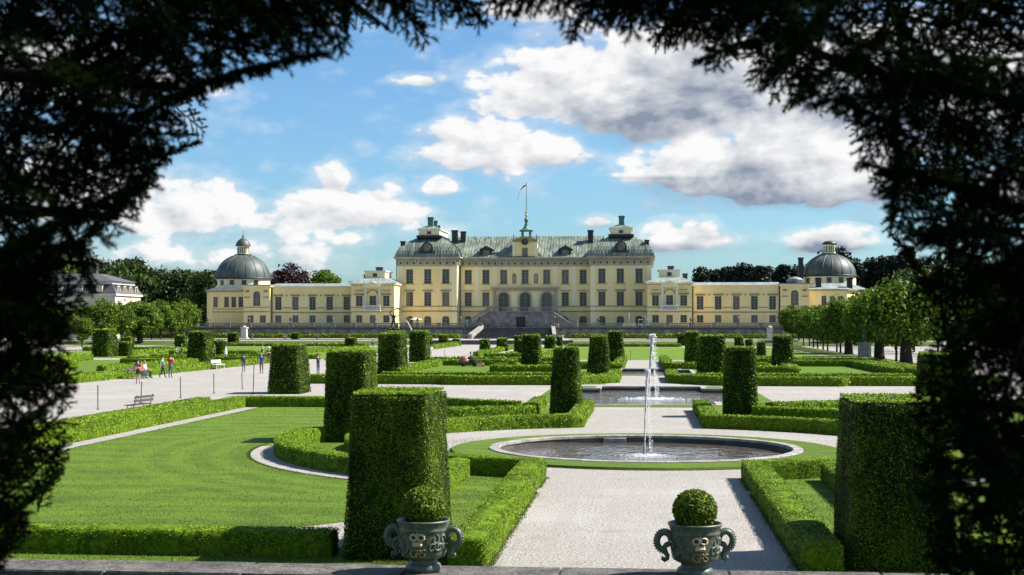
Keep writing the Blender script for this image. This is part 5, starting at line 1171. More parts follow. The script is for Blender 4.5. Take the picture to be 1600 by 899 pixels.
WOOD = [(blob_crown(110, 80, 7.2, 8.5, 13.5, .75, 2.6, 50+k, 'wood_leaf'), trunk_mesh(.55, 15, 50+k, 8, 5, 4.5)) for k in range(4)]
PINE = [(blob_crown(75, 70, 5.0, 8.5, 15.0, .75, 1.9, 70+k, 'pine_leaf', 'pine'), trunk_mesh(.4, 20, 70+k, 7, 2.5, 3.4)) for k in range(4)]
BEECH = (blob_crown(120, 85, 6.0, 6.8, 15.0, .60, 2.1, 91, 'beech_leaf'), trunk_mesh(.6, 14, 91, 8, 5, 4.5))
LIGHT = (blob_crown(110, 80, 5.4, 6.2, 14.5, .60, 2.0, 93, 'linden_leaf'), trunk_mesh(.5, 14, 93, 8, 5, 4))
def tree(name, pair, label, x, y, z, sc, rz, group, sz=None):
    t = thing(name, label, 'tree', (x, y, z), rz, group); t.scale = (sc, sc, sz or sc)
    link('crown', pair[0], t); link('trunk', pair[1], t); return t
rt = random.Random(5)
ORD = 'first second third fourth fifth sixth seventh eighth ninth tenth eleventh twelfth thirteenth fourteenth fifteenth sixteenth'.split()
YR = [(33.5, 326), (32.6, 312), (32.2, 297), (31.7, 283.5), (31.5, 272), (30.6, 258), (30.0, 247), (29.7, 237), (29.0, 226), (29.2, 217), (28.6, 208.5), (28.5, 188), (28.4, 162)]
for k, (x, y) in enumerate(YR): tree('linden_tree', LIND[k % 3], f'young thin-trunked linden, {ORD[k]} from the palace in the right avenue', x, y, 0 if y < 292 else .8, rt.uniform(.94, 1.08), rt.uniform(0, 6), 'young lindens of the right avenue')
for x, y, sc, lab in ((28.9, 202.5, 1.0, 'old linden with stout trunk left of the right hand statue'), (28.3, 173.0, 1.05, 'old linden with stout trunk right of the right hand statue'), (27.3, 150.0, 1.1, 'nearest old stout linden beside the dark right spruce')): tree('linden_tree', OLD[int(y) % 2], lab, x, y, 0, sc, rt.uniform(0, 6), 'old lindens of the right avenue')
for k in range(12): tree('linden_tree', LIND[k % 3], f'outer row linden, {ORD[k]} from the near end of the right avenue', 41.5+rt.uniform(-.6, .6), 160+k*15, 0 if 160+k*15 < 292 else .8, rt.uniform(.95, 1.1), rt.uniform(0, 6), 'lindens of the outer right row')
YL = [(-104, 240), (-103.4, 252), (-104.5, 264), (-105, 276), (-106, 289), (-107.3, 300), (-108.5, 309), (-109, 318), (-110, 327), (-111, 335), (-114, 344), (-118, 336)]
for k, (x, y) in enumerate(YL): tree('linden_tree', LIND[k % 3], f'young linden, {ORD[len(YL)-1-k]} from the terrace wall in the left avenue', x, y, 0 if y < 292 else .8, rt.uniform(.78, 1.32), rt.uniform(0, 6), 'young lindens of the left avenue')
tree('linden_tree', OLD[0], 'old stout linden in the left avenue before the white house', -107.0, 292, .3, 1.12, 1.0, None)
for k in range(9): tree('linden_tree', LIND[(k+1) % 3], f'outer row linden, {ORD[k]} from the near end of the left avenue', -119.5+rt.uniform(-1, 1), 236+k*11, 0 if 236+k*11 < 292 else .8, rt.uniform(1.0, 1.2), rt.uniform(0, 6), 'lindens of the outer left row')
for k in range(22):                                                  # wood behind the left chapel
    x = -204+k*3.6+rt.uniform(-1.5, 1.5); y = 428+(k*37 % 70); sc = rt.uniform(.86, 1.05)*(1.12 if k in (9, 10) else 1.0)*(1.0 if x < -150 else .92)
    tree('wood_tree', WOOD[k % 4], 'broad green tree in the wood behind the left chapel', x, y, .8, sc, rt.uniform(0, 6), 'trees of the left wood')
tree('wood_tree', WOOD[1], 'tallest green tree right behind the white house', -155, 392, .8, 1.02, .5, None)
tree('wood_tree', LIGHT, 'lighter green tree behind the white house roof', -166, 384, .8, 1.18, 1.5, None)
tree('beech_tree', BEECH, 'dark purple copper beech behind the left gallery roof', -111.5, 440, .8, 1.0, 0, None)
tree('beech_tree', BEECH, 'smaller dark purple beech touching the left dome', -121.5, 446, .8, .84, 2, None)
tree('wood_tree', LIGHT, 'round green tree right of the copper beech', -100.5, 440, .8, .97, 0, None)
tree('wood_tree', LIGHT, 'low green tree peeping over the left gallery roof', -92.5, 446, .8, .80, 2, None)
for k in range(34):                                                  # pines on the rise behind the right chapel
    x = 18+k*2.75+rt.uniform(-1.2, 1.2); y = 470+(k*53 % 60); hs = .86 + .10*min(1, max(0, (x-22)/30)) + (.08 if x > 60 else 0)
    sc = hs*rt.uniform(.93, 1.05)
    tree('pine_tree', PINE[k % 4], 'dark pine on the wooded rise behind the right chapel', x, y, .8, sc*1.08, rt.uniform(0, 6), 'pines behind the right chapel')
for k in range(10): tree('wood_tree', WOOD[k % 4], 'dark broad tree beyond the right avenue', 66+k*4.5+rt.uniform(-2, 2), 330+(k*41 % 90), .8, rt.uniform(.72, .9), rt.uniform(0, 6), 'trees beyond the right avenue')

# ================================================================== white house on the left
def white_house():
    t = thing('white_house', 'pale house with dark mansard roof and chimney behind the left avenue', 'house', (-134, 338, .8)); x0, x1, y0, y1 = -20, 6.9, -8, 9.5
    z1 = 10.4; m = MB(); ops = [(x-.6, x+.6, 5.6+dz, 7.9+dz, 0) for x in (-16, -12, -8, -4, 0, 4.2) for dz in (0,)]+[(x-.6, x+.6, 1.6, 3.9, 0) for x in (-16, -12, -8, -4, 0, 4.2)]
    wall_with_openings(m, x0, x1, 0, z1, y0, ops); m.face([(x1, y0, 0), (x1, y1, 0), (x1, y1, z1), (x1, y0, z1)]); m.face([(x0, y1, 0), (x0, y0, 0), (x0, y0, z1), (x0, y1, z1)]); m.face([(x1, y1, 0), (x0, y1, 0), (x0, y1, z1), (x1, y1, z1)]); m.build('wall', 'house_plaster', t)
    for o in ops: window(t, (o[0]+o[1])/2, y0, o[2], o[3], 1.2, 0, 'window_glass', 2, 3, False, False)
    for k in range(5):
        for za in (1.6, 5.6): w = window(t, x1+.001, y0+1.8+k*3.4, za, za+2.3, 1.2, 0, 'window_glass', 2, 3, False, False, depth=.0); w.rotation_euler = (0, 0, R(90))
    m = MB(); m.box(x0-.4, x1+.4, y0-.4, y1+.4, z1, z1+.4); m.build('cornice', 'white_trim', t)
    a = [(x0-.4, y0-.4), (x1+.4, y0-.4), (x1+.4, y1+.4), (x0-.4, y1+.4)]
    def ring(e, z): return [(x0-.4+e, y0-.4+e, z), (x1+.4-e, y0-.4+e, z), (x1+.4-e, y1+.4-e, z), (x0-.4+e, y1+.4-e, z)]
    for nm, (e0, za), (e1, zb), mt in (('mansard_roof', (0, z1+.403), (1.5, z1+2.8), 'slate_roof'), ('roof_band', (1.5, z1+2.8), (1.5, z1+3.5), 'white_trim'), ('upper_roof', (1.0, z1+3.5), (7.0, z1+5.5), 'slate_roof')):
        m = MB(); p, q = ring(e0, za), ring(e1, zb)
        for i in range(4): j = (i+1) % 4; m.face([p[i], p[j], q[j], q[i]])
        m.face(q); m.build(nm, mt, t)
    for k in range(4):
        yy = y0+2.2+k*4.0; m = MB(); m.box(x1-1.4, x1+.1, yy-.75, yy+.75, z1+.6, z1+2.5); d = m.build('dormer', 'house_plaster', t); m = MB(); m.box(x1-1.6, x1+.25, yy-.95, yy+.95, z1+2.5, z1+2.7); m.build('dormer_roof', 'slate_roof', d); m = MB(); m.box(x1+.1, x1+.13, yy-.45, yy+.45, z1+.9, z1+2.2); m.build('pane', 'window_glass', d)
    for k in range(5):
        xx = x0+3+k*5; m = MB(); m.box(xx-.75, xx+.75, y0-.1, y0+1.4, z1+.6, z1+2.5); d = m.build('dormer', 'house_plaster', t); m = MB(); m.box(xx-.95, xx+.95, y0-.25, y0+1.6, z1+2.5, z1+2.7); m.build('dormer_roof', 'slate_roof', d)
    chimney(t, -1.5, 0, z1+4.5, z1+8.0, 1.5, 'slate_roof')
white_house()

# ================================================================== figures
def col_mat(c, rough=0.8):
    k = 'cloth_%.3f_%.3f_%.3f' % c
    if k not in MATS: simple(k, c, rough, 0, .18, 12)
    return k
simple('skin', (0.52, 0.30, 0.21), 0.55); simple('shoe', (0.03, 0.028, 0.026), 0.6)
def skin_figure(joints, edges, root, sub=1):
    """one continuous body grown round connected bones; joints: name -> (x, y, z, radius)"""
    bm = bmesh.new(); lay = bm.verts.layers.skin.verify(); vs = {}
    for k, (x, y, z, r) in joints.items():
        v = bm.verts.new((x, y, z)); v[lay].radius = (r, r) if not isinstance(r, tuple) else r; v[lay].use_root = (k == root); vs[k] = v
    for a, b in edges: bm.edges.new((vs[a], vs[b]))
    me = bpy.data.meshes.new('tmp'); bm.to_mesh(me); bm.free(); ob = bpy.data.objects.new('tmp', me); COL.objects.link(ob)
    s = ob.modifiers.new('s', 'SKIN'); s.branch_smoothing = 0.3; ss = ob.modifiers.new('u', 'SUBSURF'); ss.levels = sub; ss.render_levels = sub
    dg = bpy.context.evaluated_depsgraph_get(); out = bpy.data.meshes.new_from_object(ob.evaluated_get(dg)); bpy.data.objects.remove(ob); bpy.data.meshes.remove(me)
    return out
ZONE = {}
def rot2(p, a): return (p[0]*math.cos(a)-p[1]*math.sin(a), p[0]*math.sin(a)+p[1]*math.cos(a), p[2])
def body_joints(pose, fem=False):
    """figure 1.72 m tall facing -Y; pose overrides joints"""
    sw = .165 if fem else .19; J = {
     'pelvis': (0, 0, .96, .125), 'waist': (0, .0, 1.10, .108 if fem else .12), 'chest': (0, .005, 1.30, .13 if fem else .142), 'neck': (0, .01, 1.475, .05), 'head0': (0, -.005, 1.565, .082), 'head1': (0, .005, 1.655, .085), 'nose': (0, -.085, 1.59, .014),
     'shR': (-sw, .01, 1.41, .06), 'elR': (-sw-.06, .02, 1.14, .043), 'wrR': (-sw-.06, -.05, .90, .03), 'haR': (-sw-.06, -.065, .83, .032),
     'shL': (sw, .01, 1.41, .06), 'elL': (sw+.06, .02, 1.14, .043), 'wrL': (sw+.06, -.05, .90, .03), 'haL': (sw+.06, -.065, .83, .032),
     'hipR': (-.095, 0, .90, .088), 'knR': (-.10, -.015, .50, .058), 'anR': (-.105, .02, .09, .040), 'toR': (-.115, -.13, .035, .034),
     'hipL': (.095, 0, .90, .088), 'knL': (.10, -.015, .50, .058), 'anL': (.105, .02, .09, .040), 'toL': (.115, -.13, .035, .034)}
    for k, v in pose.items(): J[k] = (*v, J[k][3])
    E = [('pelvis', 'waist'), ('waist', 'chest'), ('chest', 'neck'), ('neck', 'head0'), ('head0', 'head1'), ('head0', 'nose')]
    for s in 'RL':
        E += [('chest', 'sh'+s), ('sh'+s, 'el'+s), ('el'+s, 'wr'+s), ('wr'+s, 'ha'+s), ('pelvis', 'hip'+s), ('hip'+s, 'kn'+s), ('kn'+s, 'an'+s), ('an'+s, 'to'+s)]
        h, w = Vector(J['ha'+s][:3]), Vector(J['wr'+s][:3]); d = (h-w).normalized(); side = d.orthogonal().normalized()
        for i, (o, l) in enumerate(((-.024, .062), (-.008, .075), (.008, .07), (.024, .055), (.036, .03))):
            q = h+side*o+d*l*.55+(side*.02 if i == 4 else Vector()); q2 = h+side*o*1.2+d*l+Vector((0, -.012, -.004))
            J[f'f{s}{i}'] = (*q, .0085); J[f'g{s}{i}'] = (*q2, .0075); E += [('ha'+s, f'f{s}{i}'), (f'f{s}{i}', f'g{s}{i}')]
    return J, E
def person(label, x, y, face, pose, top, bottom, hair=(.03, .02, .015), shorts=False, long_sleeve=False, fem=False, long_hair=False, h=1.72, z=0.0, bag=None, hat=None, group='visitors in the garden', cat='person', skirt=False):
    t = thing('person', label, cat, (x, y, z), face, group); t.scale = (h/1.72,)*3
    J, E = body_joints(pose, fem); me = skin_figure(J, E, 'pelvis'); me.name = 'body'
    for m in ('skin', col_mat(top), col_mat(bottom), 'shoe'): me.materials.append(MATS[m])
    bones = [(np.array(J[a][:3]), np.array(J[b][:3]), a, b) for a, b in E]
    nv = len(me.polygons); cen = np.empty(nv*3, dtype=np.float32); me.polygons.foreach_get('center', cen); cen = cen.reshape(-1, 3); best = np.full(nv, 9.0); mi = np.zeros(nv, dtype=np.int32)
    for a, b, na, nb in bones:
        ab = b-a; u = np.clip(((cen-a)@ab)/(ab@ab), 0, 1); d = np.linalg.norm(cen-a-u[:, None]*ab, axis=1)
        if na in ('pelvis',) and nb.startswith('hip') or na.startswith('hip'): zone = 2
        elif na.startswith('kn'): zone = 0 if shorts else 2
        elif na.startswith('an'): zone = 3
        elif na in ('waist',) or (na == 'chest' and nb.startswith('sh')): zone = 1
        elif na == 'pelvis': zone = 1
        elif na.startswith('sh'): zone = 1
        elif na.startswith('el'): zone = 1 if long_sleeve else 0
        else: zone = 0
        zz = np.full(nv, zone)
        if na == 'chest' and nb == 'neck': zz = np.where(u < .55, 1, 0)
        if na.startswith('hip') and shorts: zz = np.where(u < .6, 2, 0)
        sel = d < best; best = np.where(sel, d, best); mi = np.where(sel, zz, mi)
    me.polygons.foreach_set('material_index', mi.astype(np.int32)); me.polygons.foreach_set('use_smooth', np.ones(nv, dtype=bool)); link('body', me, t)
    hx, hy, hz = J['head1'][:3]; hm = col_mat(hair); m = MB(); m.ball((hx, hy+.018, hz+.012), .108, 12, 8, (.95, 1.0, 1.0)); m.v = [(p[0], max(p[1], hy-.062+.9*max(0, hz+.035-p[2])), p[2]) for p in m.v]
    if long_hair: m.tube([(hx, hy+.06, hz), (hx, hy+.09, hz-.14), (hx, hy+.10, hz-.30), (hx, hy+.09, hz-.42)], [.085, .095, .085, .03], 8)
    m.build('hair', hm, t, True)
    ey = MB()
    for s in (-1, 1): ey.ball((J['head0'][0]+s*.032, J['head0'][1]-.078, J['head0'][2]+.045), .011, 6, 4)
    ey.build('eyes', 'iron', t)
    if hat: m = MB(); m.lathe([(.16, .03), (.16, .045), (.105, .05), (.10, .12), (.02, .14)], 14, (hx, hy+.01, hz+.02)); m.build('hat', col_mat(hat), t, True)
    if bag: m = MB(); m.ball((J['chest'][0], J['chest'][1]+.20, 1.24), .2, 10, 8, (.8, .5, 1.2)); m.build('backpack', col_mat(bag), t, True)
    if skirt: m = MB(); m.lathe([(.135, 1.06), (.16, .95), (.20, .70), (.21, .66), (.19, .66)], 14, cap=False); m.build('skirt', col_mat(bottom), t, True)
    return t
STAND = {}
WALK = {'knR': (-.10, -.16, .52), 'anR': (-.10, -.22, .10), 'toR': (-.11, -.37, .05), 'knL': (.10, .06, .50), 'anL': (.10, .27, .13), 'toL': (.11, .14, .04), 'elR': (-.24, .12, 1.15), 'wrR': (-.24, .12, .92), 'haR': (-.24, .10, .85), 'elL': (.24, -.06, 1.15), 'wrL': (.23, -.20, .96), 'haL': (.22, -.25, .90)}
PHOTO = {'elR': (-.24, -.10, 1.22), 'wrR': (-.10, -.30, 1.40), 'haR': (-.06, -.33, 1.47), 'elL': (.24, -.10, 1.22), 'wrL': (.10, -.30, 1.40), 'haL': (.06, -.33, 1.47)}
FOLD = {'elR': (-.24, -.06, 1.18), 'wrR': (-.04, -.20, 1.20), 'haR': (.03, -.22, 1.21), 'elL': (.24, -.06, 1.18), 'wrL': (.05, -.22, 1.14), 'haL': (-.02, -.24, 1.15)}
SIT = {'pelvis': (0, 0, .55), 'waist': (0, .02, .69), 'chest': (0, .04, .90), 'neck': (0, .05, 1.075), 'head0': (0, .03, 1.165), 'head1': (0, .035, 1.255), 'nose': (0, -.055, 1.19), 'shR': (-.19, .05, 1.01), 'shL': (.19, .05, 1.01), 'elR': (-.24, 0, .76), 'wrR': (-.15, -.22, .66), 'haR': (-.13, -.29, .65), 'elL': (.24, 0, .76), 'wrL': (.15, -.22, .66), 'haL': (.13, -.29, .65),
       'hipR': (-.10, -.03, .53), 'knR': (-.12, -.45, .52), 'anR': (-.13, -.46, .10), 'toR': (-.135, -.61, .04), 'hipL': (.10, -.03, .53), 'knL': (.12, -.45, .52), 'anL': (.13, -.42, .10), 'toL': (.135, -.57, .04)}
RED, JEAN, DARK, WHITE, NAVY, TEAL = (.42, .03, .03), (.05, .09, .17), (.02, .02, .022), (.72, .71, .69), (.03, .045, .10), (.02, .20, .20)
person('woman in dark tank top and shorts standing alone on the path facing the camera', -35.5, 96.5, R(8), dict(FOLD), (.07, .05, .09), (.02, .02, .025), (.06, .03, .02), True, False, True, True, 1.68)
person('visitor in red shirt on the left end of the shaded bench', -38.75, 105.2, R(72), dict(SIT), RED, DARK)
person('visitor in red top sitting second on the shaded bench', -38.75, 106.0, R(78), dict(SIT), RED, JEAN, (.08, .05, .03))
person('visitor in white top sitting at the right end of the shaded bench', -38.75, 106.9, R(84), dict(SIT), WHITE, JEAN, (.25, .2, .15))
person('man in mint green shirt striding past the bench', -37.4, 107.0, R(100), dict(WALK), (.20, .48, .38), (.03, .05, .08))
person('visitor in red shirt and blue jeans taking a picture', -36.8, 107.1, R(170), dict(PHOTO), RED, (.06, .13, .27), DARK, h=1.78)
person('visitor in teal top crouched on the grass by the far yew', -59.8, 176.4, R(60), dict(SIT), TEAL, DARK)
person('visitor in black top beside the one in teal', -60.3, 180.0, R(-20), dict(FOLD), DARK, (.1, .1, .1), h=1.7)
person('visitor in dark blue before the short yew block', -52.6, 169.3, R(-20), dict(FOLD), NAVY, NAVY, h=1.75)
person('visitor in white dress walking right of the short yew block', -49.6, 164.1, R(-60), dict(WALK), WHITE, WHITE, DARK, fem=True, skirt=True, long_sleeve=True)
person('young visitor with backpack and jeans walking away on the path', -34.8, 120.5, R(175), dict(STAND), (.10, .07, .08), (.06, .12, .26), DARK, bag=(.04, .03, .06), h=1.62)
person('visitor in green shirt walking away beyond the hedge', -42.9, 156.0, R(150), dict(WALK), (.05, .25, .14), DARK, (.4, .36, .3))
person('visitor in black shirt and white cap behind the man in blue', -40.0, 148.0, R(10), dict(FOLD), DARK, (.05, .05, .06), hat=(.7, .7, .68))
person('man in bright blue shirt with hands on hips on the path', -32.2, 116.8, R(185), {'elR': (-.36, .06, 1.18), 'wrR': (-.19, -.02, 1.02), 'haR': (-.14, -.04, 1.0), 'elL': (.36, .06, 1.18), 'wrL': (.19, -.02, 1.02), 'haL': (.14, -.04, 1.0)}, (.03, .06, .30), (.12, .10, .07), (.3, .27, .22))
person('visitor in dark jacket and jeans left of a pair by the tall yew', -27.25, 116.5, R(60), dict(FOLD), (.03, .03, .04), (.05, .08, .14), DARK, long_sleeve=True)
person('dark haired visitor in shorts, right of a pair by the tall yew', -26.75, 117.6, R(-70), dict(FOLD), DARK, (.08, .07, .06), DARK, shorts=True, fem=True, long_hair=True, h=1.75)
person('distant visitor in red sitting near the left terrace wall', -77.6, 299.5, R(20), dict(SIT), RED, DARK, z=.8)
person('visitor dressed all in white on the palace walk', -25.2, 166.4, R(200), dict(WALK), WHITE, WHITE, DARK, long_sleeve=True)
person('distant visitor in dark clothes beside the striped lawn', -42.0, 217.0, R(40), dict(WALK), DARK, (.3, .3, .3))

# ================================================================== ride-on mower with driver
def mower():
    x, y = -17.0, 139.0
    t = thing('ride_on_mower', 'reddish ride-on mower cutting the middle lawn', 'mower', (x, y, 0.012), 0)
    simple('mower_red', (.34, .12, .10), .4, 0, .15, 4); simple('tyre', (.02, .02, .02), .8)
    m = MB(); m.box(-1.15, -.25, -.45, .45, .42, .70); m.ball((-.72, 0, .72), .5, 14, 8, (1.0, .95, .75)); m.build('engine_cover', 'mower_red', t, True)
    m = MB(); m.box(-.3, .55, -.36, .36, .32, .5); m.box(-.25, .15, -.25, .25, .5, .62); m.box(-.32, -.22, -.24, .24, .62, .98, .02); m.build('seat_frame', 'iron', t)
    m = MB(); m.box(.5, 1.25, -.62, .62, .10, .30, .08); m.box(.85, 1.0, -.1, .1, .3, .45); m.build('cutting_deck', 'mower_red', t)
    m = MB(); m.tube([(.35, 0, .45), (.42, 0, .95)], .025, 6); m.tube([(.38+.15*math.cos(a)*.3, .16*math.sin(a), .97+.15*math.cos(a)) for a in np.linspace(0, 6.28, 11)], .018, 5); m.build('steering_wheel', 'iron', t)
    for wx, wy, r in ((-.8, -.46, .22), (-.8, .46, .22), (.35, -.46, .28), (.35, .46, .28), (1.2, -.5, .11), (1.2, .5, .11)):
        w = MB(); w.lathe([(r*.5, -.09), (r*.95, -.09), (r, -.05), (r, .05), (r*.95, .09), (r*.5, .09)], 14, cap=True); w.v = [(wx+p[0], wy+p[2], r+p[1]) for p in w.v]; w.build('wheel', 'tyre', t, True)
    person('driver in dark clothes seated on the ride-on mower', x-.02, y, R(90), {**SIT, 'wrR': (-.10, -.34, .78), 'haR': (-.08, -.39, .80), 'wrL': (.10, -.34, .78), 'haL': (.08, -.39, .80), 'anR': (-.13, -.70, .30), 'toR': (-.135, -.83, .36), 'anL': (.13, -.70, .30), 'toL': (.135, -.83, .36)}, DARK, DARK, DARK, z=.12, long_sleeve=True, group=None)
mower()

# ================================================================== benches and iron posts
def bench(label, x, y, rz, mat, w=1.8, nl=3):
    t = thing('bench', label, 'bench', (x, y, 0), rz)
    for k in range(nl): m = MB(); m.box(-w/2, w/2, -.22+k*.16, -.09+k*.16, .43, .465); m.build('seat_slat', mat, t)
    for k in range(2): m = MB(); m.box(-w/2, w/2, .26+.03*k, .295+.03*k, .58+k*.17, .70+k*.17); m.build('back_slat', mat, t)
    for s in (-1, 1):
        m = MB(); xx = s*(w/2-.15); m.tube([(xx, -.2, 0), (xx, -.14, .43), (xx, .2, .43), (xx, .33, .9)], .022, 6); m.tube([(xx, .28, 0), (xx, .16, .43)], .022, 6); m.build('leg', 'iron' if mat != 'white_paint' else mat, t)
bench('dark wooden bench standing on the path behind the near hedge', -23.6, 64.2, R(-97), 'bench_wood', 1.9)
bench('white bench against the path hedge by the tall yew', -39.6, 128.8, R(78), 'white_paint', 1.8)
bench('shaded bench with three seated visitors', -38.95, 106.05, R(80), 'bench_wood', 2.8)
pm = MB(); pm.tube([(0, 0, 0), (0, 0, 1.08)], .024, 7); pm.ball((0, 0, 1.1), .034, 7, 5); pm.tube([(0, 0, 0), (0, 0, .03)], .09, 8); pm = pm.mesh('iron_post', 'iron')
for x, y, sc in ((-26.8, 67.3, 1.05), (-26.7, 73.0, 1.0), (-26.3, 78.3, 1.05), (-26.0, 83.6, 1.05), (-23.4, 83.0, 1.55), (-25.8, 89.0, 1.0), (-23.6, 97.6, 1.2), (-50.2, 168.5, 1.0), (-45.0, 168.0, 1.0), (-43.6, 168.0, 1.0), (-23.6, 166.5, 1.1), (-18.4, 170.0, 1.1), (4.75, 165.2, 1.0), (-2.2, 165.0, 1.0), (-1.5, 165.0, 1.0), (-70.0, 165, 1.0), (-68.5, 165, 1.0), (-60.2, 166, 1.0)):
    o = link('iron_post', pm, None, (x, y, 0), (0, R(rt.uniform(-3, 3)), 0), (1, 1, sc)); tag(o, 'thin black iron post at the edge of a gravel path', 'post', 'iron posts along the paths')

# ================================================================== statues
def statue(label, x, y, z, pose, face, h, mat, ped=None, extra=None, name='statue', pm_='white_stone'):
    t = thing(name, label, 'statue', (x, y, z), face); pz = 0
    if ped:
        w, ph = ped; m = MB(); m.box(-w/2-.15, w/2+.15, -w/2-.15, w/2+.15, 0, .22); m.box(-w/2, w/2, -w/2, w/2, .22, ph-.2, .04); m.box(-w/2-.12, w/2+.12, -w/2-.12, w/2+.12, ph-.2, ph); m.build('pedestal', pm_, t); pz = ph
    J, E = body_joints(pose); s = h/1.72; J = {k: (v[0]*s, v[1]*s, v[2]*s+pz, v[3]*s) for k, v in J.items()}
    me = skin_figure(J, E, 'pelvis'); me.name = 'figure'; me.materials.append(MATS[mat]); me.polygons.foreach_set('use_smooth', [True]*len(me.polygons)); link('figure', me, t)
    if extra: extra(t, s, pz)
    return t
HERO = {'shR': (-.20, .03, 1.44), 'elR': (-.38, .05, 1.62), 'wrR': (-.18, .05, 1.86), 'haR': (-.10, .04, 1.88), 'shL': (.19, -.02, 1.40), 'elL': (.30, -.22, 1.35), 'wrL': (.46, -.36, 1.45), 'haL': (.53, -.40, 1.47), 'knR': (-.22, -.05, .50), 'anR': (-.26, .10, .08), 'toR': (-.30, -.05, .04), 'knL': (.20, -.28, .66), 'anL': (.24, -.20, .26), 'toL': (.27, -.34, .22), 'head0': (.02, -.03, 1.565), 'head1': (.025, -.025, 1.655), 'nose': (.03, -.11, 1.59)}
def hydra(t, s, pz):
    m = MB(); r = random.Random(2)
    for k in range(6):
        a = k*1.05; m.tube([(.12*s*math.cos(a), .12*s*math.sin(a), pz), (.35*s*math.cos(a+.3), .25*s*math.sin(a+.3)-.1, pz+.22*s), (.48*s*math.cos(a+.7), .3*s*math.sin(a+.7)-.1, pz+.12*s+.35*s*r.random()), (.42*s*math.cos(a+1.1), .3*s*math.sin(a+1.1)-.2, pz+.45*s*r.random()+.1)], [.13*s, .10*s, .07*s, .045*s], 8)
        m.ball((.42*s*math.cos(a+1.1), .3*s*math.sin(a+1.1)-.2, pz+.3*s), .06*s, 8, 5)
    m.build('hydra', 'bronze', t, True)
    m = MB(); m.tube([(-.06*s, .04*s, pz+1.88*s), (.35*s, -.02*s, pz+2.0*s), (.62*s, -.05*s, pz+1.92*s)], [.03*s, .05*s, .07*s], 8); m.build('club', 'bronze', t, True)
    m = MB(); m.box(-1.5, 1.5, -1.2, 1.2, pz-.28, pz-.003); m.build('base_slab', 'white_stone', t)
statue('large bronze fighting hero group on a stone base before the left pavilion', -33.4, 187.0, 0, HERO, R(0), 2.75, 'bronze', (2.2, 3.1), hydra, 'bronze_statue', 'rim_stone')
def side_jet():
    P = []; m = MB(); r = random.Random(4)
    for k in range(16): u = k/15; P.append((-31.6+1.55*u, 186, 4.6-4.9*u*u+0*u))
    m.tube(P, [.02]*4+[.05]*12, 5)
    for k in range(70): u = r.random()**.6; m.ball((-31.6+1.55*u+r.gauss(0, .06), 186, 4.6-4.9*u*u+r.gauss(0, .06)), .03+.04*r.random(), 5, 4)
    tag(m.build('water_jet', 'spray', None, True), 'thin water jet arching down from the bronze hero group', 'water jet')
side_jet()
REST = {**FOLD}
statue('grey statue on a tall stone pedestal among the right lindens', 26.3, 171.2, 0, {**STAND, 'elR': (-.30, -.05, 1.25), 'wrR': (-.30, -.2, 1.45), 'haR': (-.29, -.24, 1.51)}, R(-20), 2.6, 'lead_grey', (1.35, 2.05), None, 'statue', 'rim_stone')
for x, lab in ((29.3, 'bare pale pedestal near the right end of the terrace wall'), (-95.6, 'bare pale pedestal near the left end of the terrace wall')):
    t = thing('pedestal', lab, 'pedestal', (x, 331.5, .8)); m = MB(); m.box(-.8, .8, -.8, .8, 0, .3); m.box(-.65, .65, -.65, .65, .3, 2.4, .03); m.build('shaft', 'white_stone', t); m = MB(); m.box(-.8, .8, -.8, .8, 2.4, 2.7); m.lathe([(.5, 2.7), (.45, 2.9), (.15, 3.05)], 12); m.build('cap', 'white_stone', t)
LIONP = {'waist': (0, .05, 1.05), 'chest': (.05, -.05, 1.25), 'elR': (-.34, -.1, 1.3), 'wrR': (-.40, -.25, 1.5), 'haR': (-.42, -.3, 1.55), 'knL': (.2, -.3, .6), 'anL': (.2, -.15, .2), 'toL': (.2, -.3, .15)}
for x, y, z, lab in ((AX-11.6, 330.5, .8, 'bronze figure at the foot of the garden stair, left side'), (AX+11.2, 330.5, .8, 'bronze figure at the foot of the garden stair, right side'), (AX-9.4, 343.0, ZT, 'bronze figure at the head of the garden stair, left side'), (AX+9.4, 343.0, ZT, 'bronze figure at the head of the garden stair, right side')):
    statue(lab, x, y, z, LIONP, R(15 if x < AX else -15), 2.0, 'bronze', (1.2, .8), None, 'bronze_statue', 'rim_stone')
for dx, lab in ((-2.8, 'white statue in the niche left of the middle palace window'), (2.85, 'white statue in the niche right of the middle palace window')): statue(lab, AX+dx, 365.15, 14.78, FOLD, 0, 2.2, 'white_stone')
vm = MB(); vm.lathe([(.22, 0), (.22, .08), (.08, .16), (.10, .24), (.26, .42), (.34, .66), (.36, .70), (.30, .72)], 12); vm.ball((0, 0, .92), .30, 9, 6); vm = vm.mesh('balustrade_urn', 'lead_grey', True)
for sd_, xa, xb in (('left', -150.0, AX-8.6), ('right', AX+8.6, 56.0)):
    n = round((xb-xa)/5.4); st = (xb-xa)/n
    for k in range(0, n+1, 2): tag(link('balustrade_urn', vm, None, (min(max(xa+k*st, xa+.5), xb-.5), 341.15, 4.6), None, (1, 1, 1.0+.25*(k % 4 == 0))), f'small dark planted urn, {ORD[(n-k)//2 if sd_ == "left" else k//2]} from the stair on the {sd_} balustrade', 'urn', 'urns along the terrace balustrade')
gm = MB(); gm.lathe([(.3, 0), (.3, .1), (.12, .2), (.35, .5), (.42, .62), (.38, .64)], 12); gm = gm.mesh('garden_urn', 'lead_grey', True)
for x in (-91, -83, -75.5, -68, -60, -52, 1.0, 9.2, 24.5): tag(link('garden_urn', gm, None, (x-.0 if x < -20 else x-8, 322.0, .8), None, (1.1, 1.1, 1.5)), 'small grey urn on the strip of gravel below the terrace wall', 'urn', 'urns below the terrace wall')
